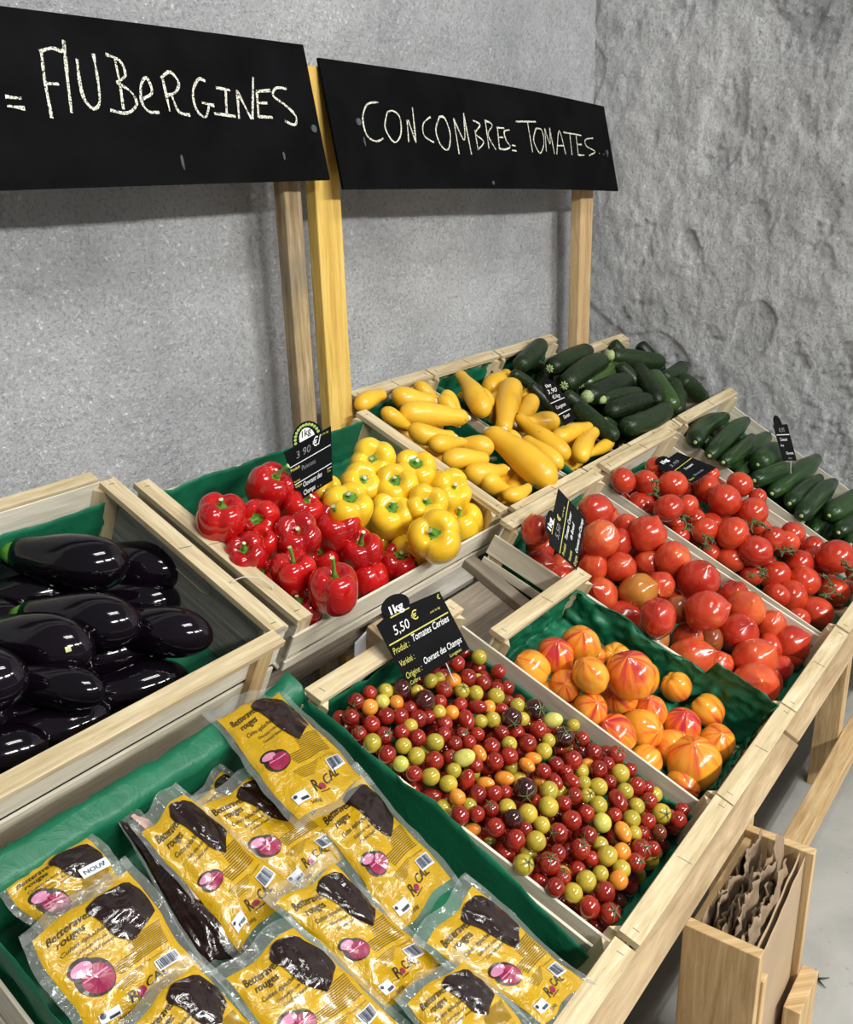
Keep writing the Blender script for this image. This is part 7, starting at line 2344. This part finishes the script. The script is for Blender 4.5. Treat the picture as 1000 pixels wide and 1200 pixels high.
# ------------------------------------------------------------------ box of paper bags hooked on the front of the stand
bx = tag(empty('bag_holder', (0.39, -0.10, -0.30)), 'narrow wooden box of brown paper bags hung on the stand front', 'box')
def bbm(nm, mat, x0, x1, y0, y1, z0, z1, grain=0, bev=0.0015):
    mb = MB(); mb.hexa(lambda a, b, c: V((a - 0.39, b + 0.10, c + 0.30)), x0, x1, y0, y1, z0, z1, grain); return mb.build(nm, MAT[mat], bx, bevel=bev)
X0, X1, Y0, Y1 = 0.245, 0.535, -0.150, -0.034
bbm('end_panel', 'pine', X0, X0 + 0.020, Y0, Y1, -0.52, -0.100, 2)
bbm('end_panel', 'pine', X1 - 0.018, X1, Y0, Y1, -0.52, -0.105, 2)
bbm('front_rail', 'pine', X0 + 0.02, X1 - 0.018, Y0 + 0.000, Y0 + 0.008, -0.50, -0.46, 0)
bbm('side_panel', 'pine', X0 + 0.02, X1 - 0.018, Y1 - 0.014, Y1 - 0.002, -0.50, -0.120, 0)
bbm('bottom_panel', 'pine', X0 + .02, X1 - .018, Y0 + .012, Y1 - .014, -0.50, -0.49, 0)
bbm('corner_cleat', 'pine', X0 + 0.020, X0 + 0.040, Y0 - 0.004, Y0 + 0.012, -0.50, -0.160, 2)
bbm('foot_block', 'pine', X1 - 0.10, X1 + 0.01, Y0 - 0.028, Y0 + 0.0, -0.58, -0.36, 2)
for k in range(10):
    smooth_ = k < 2
    mb = MB(); yy = Y0 + 0.012 + k * 0.0088; tall = (-0.112 + 0.004 * k) if smooth_ else -0.115 + 0.006 * ((k * 5) % 7)
    x0 = X0 + 0.045 if smooth_ else X0 + 0.024 + 0.010 * (k % 3); x1 = (X1 - 0.022) if smooth_ else X1 - 0.035 - 0.018 * (k % 4)
    if smooth_: x0 = X0 + 0.026
    def Sg(u, v, k=k, yy=yy, x0=x0, x1=x1, tall=tall, smooth_=smooth_):
        top = tall + (0.045 * u - 0.045 if smooth_ else 0.022 * noise.noise(V((u * 6, k * 2.3, 0))) + 0.010 * noise.noise(V((u * 25, k, 3))))
        z = lerp(-0.47, top, v); amp = 0.0015 if smooth_ else 0.010
        return V((lerp(x0, x1, u) - 0.39, yy + 0.10 + amp * noise.noise(V((u * 6, v * 5, k * 1.7))) + (0 if smooth_ else 0.006 * noise.noise(V((u * 20, v * 22, k)))), z + 0.30))
    mb.quad_grid(Sg, 40, 40)
    o = mb.build('paper_bag', MAT['kraft_smooth' if smooth_ else 'kraft'], None, True); o.location = bx.location
    md = o.modifiers.new('paper_thickness', 'SOLIDIFY'); md.thickness = 0.0012
    tag(o, ['smooth front brown paper bag in the wooden holder', 'second smooth brown paper bag in the wooden holder'][k] if smooth_ else 'crumpled brown paper bag bunched in the wooden holder', 'paper bag', 'smooth brown paper bags' if smooth_ else 'crumpled brown paper bags')
# scrap of white paper behind the cherry crate
mb = MB(); wp = V((0.335, 0.660, 0.125))
mb.quad_grid(lambda u, v: V((lerp(-.020, .020, u), 0.004 * math.sin(v * 3), lerp(-.05, .016 + 0.012 * u, v))), 8, 8)
o = mb.build('paper_scrap', MAT['white_paper'], None, True); o.location = wp
o.modifiers.new('paper_thickness', 'SOLIDIFY').thickness = 0.0005
tag(o, 'small scrap of white paper behind the cherry tomato crate', 'paper')
# white string loops
def string_(pts, label):
    P = [V(p) for p in pts]; mb = MB(); c = P[0]
    Q = []
    for i in range(len(P) - 1):
        for k in range(6): Q.append(P[i].lerp(P[i + 1], k / 6))
    Q.append(P[-1]); mb.tube([q - c for q in Q], 0.0010, 5); o = mb.build('string', MAT['string'], None, True); o.location = c; tag(o, label, 'string')
string_([upp(0.07, 0.125, 0.004), upp(0.088, 0.118, 0.012), upp(0.108, 0.100, 0.016), upp(0.122, 0.078, 0.006), upp(0.124, 0.07, -0.02)], 'bit of white string crossing the red peppers by the batten')
string_([low(1.165, 0.640, 0.0), low(1.160, 0.60, -0.01), low(1.168, 0.565, -0.035), low(1.185, 0.535, -0.05)], 'bit of white string hanging in the back left of the vine crate')
# withered leaf on the floor
mb = MB()
for a in (0.2, 1.5, 2.7, 3.9, 5.2): mb.tube([(0, 0, 0.002), (0.012 * math.cos(a), 0.012 * math.sin(a), 0.004), (0.026 * math.cos(a + .2), 0.026 * math.sin(a + .2), 0.002)], [0.0022, 0.002, 0.0006], 5)
o = mb.build('tomato_sepal', MAT['dark_stem'], None, True); o.location = (0.795, -0.135, FZ + 0.001); tag(o, 'dry dark tomato sepal star lying on the concrete floor', 'leaf')
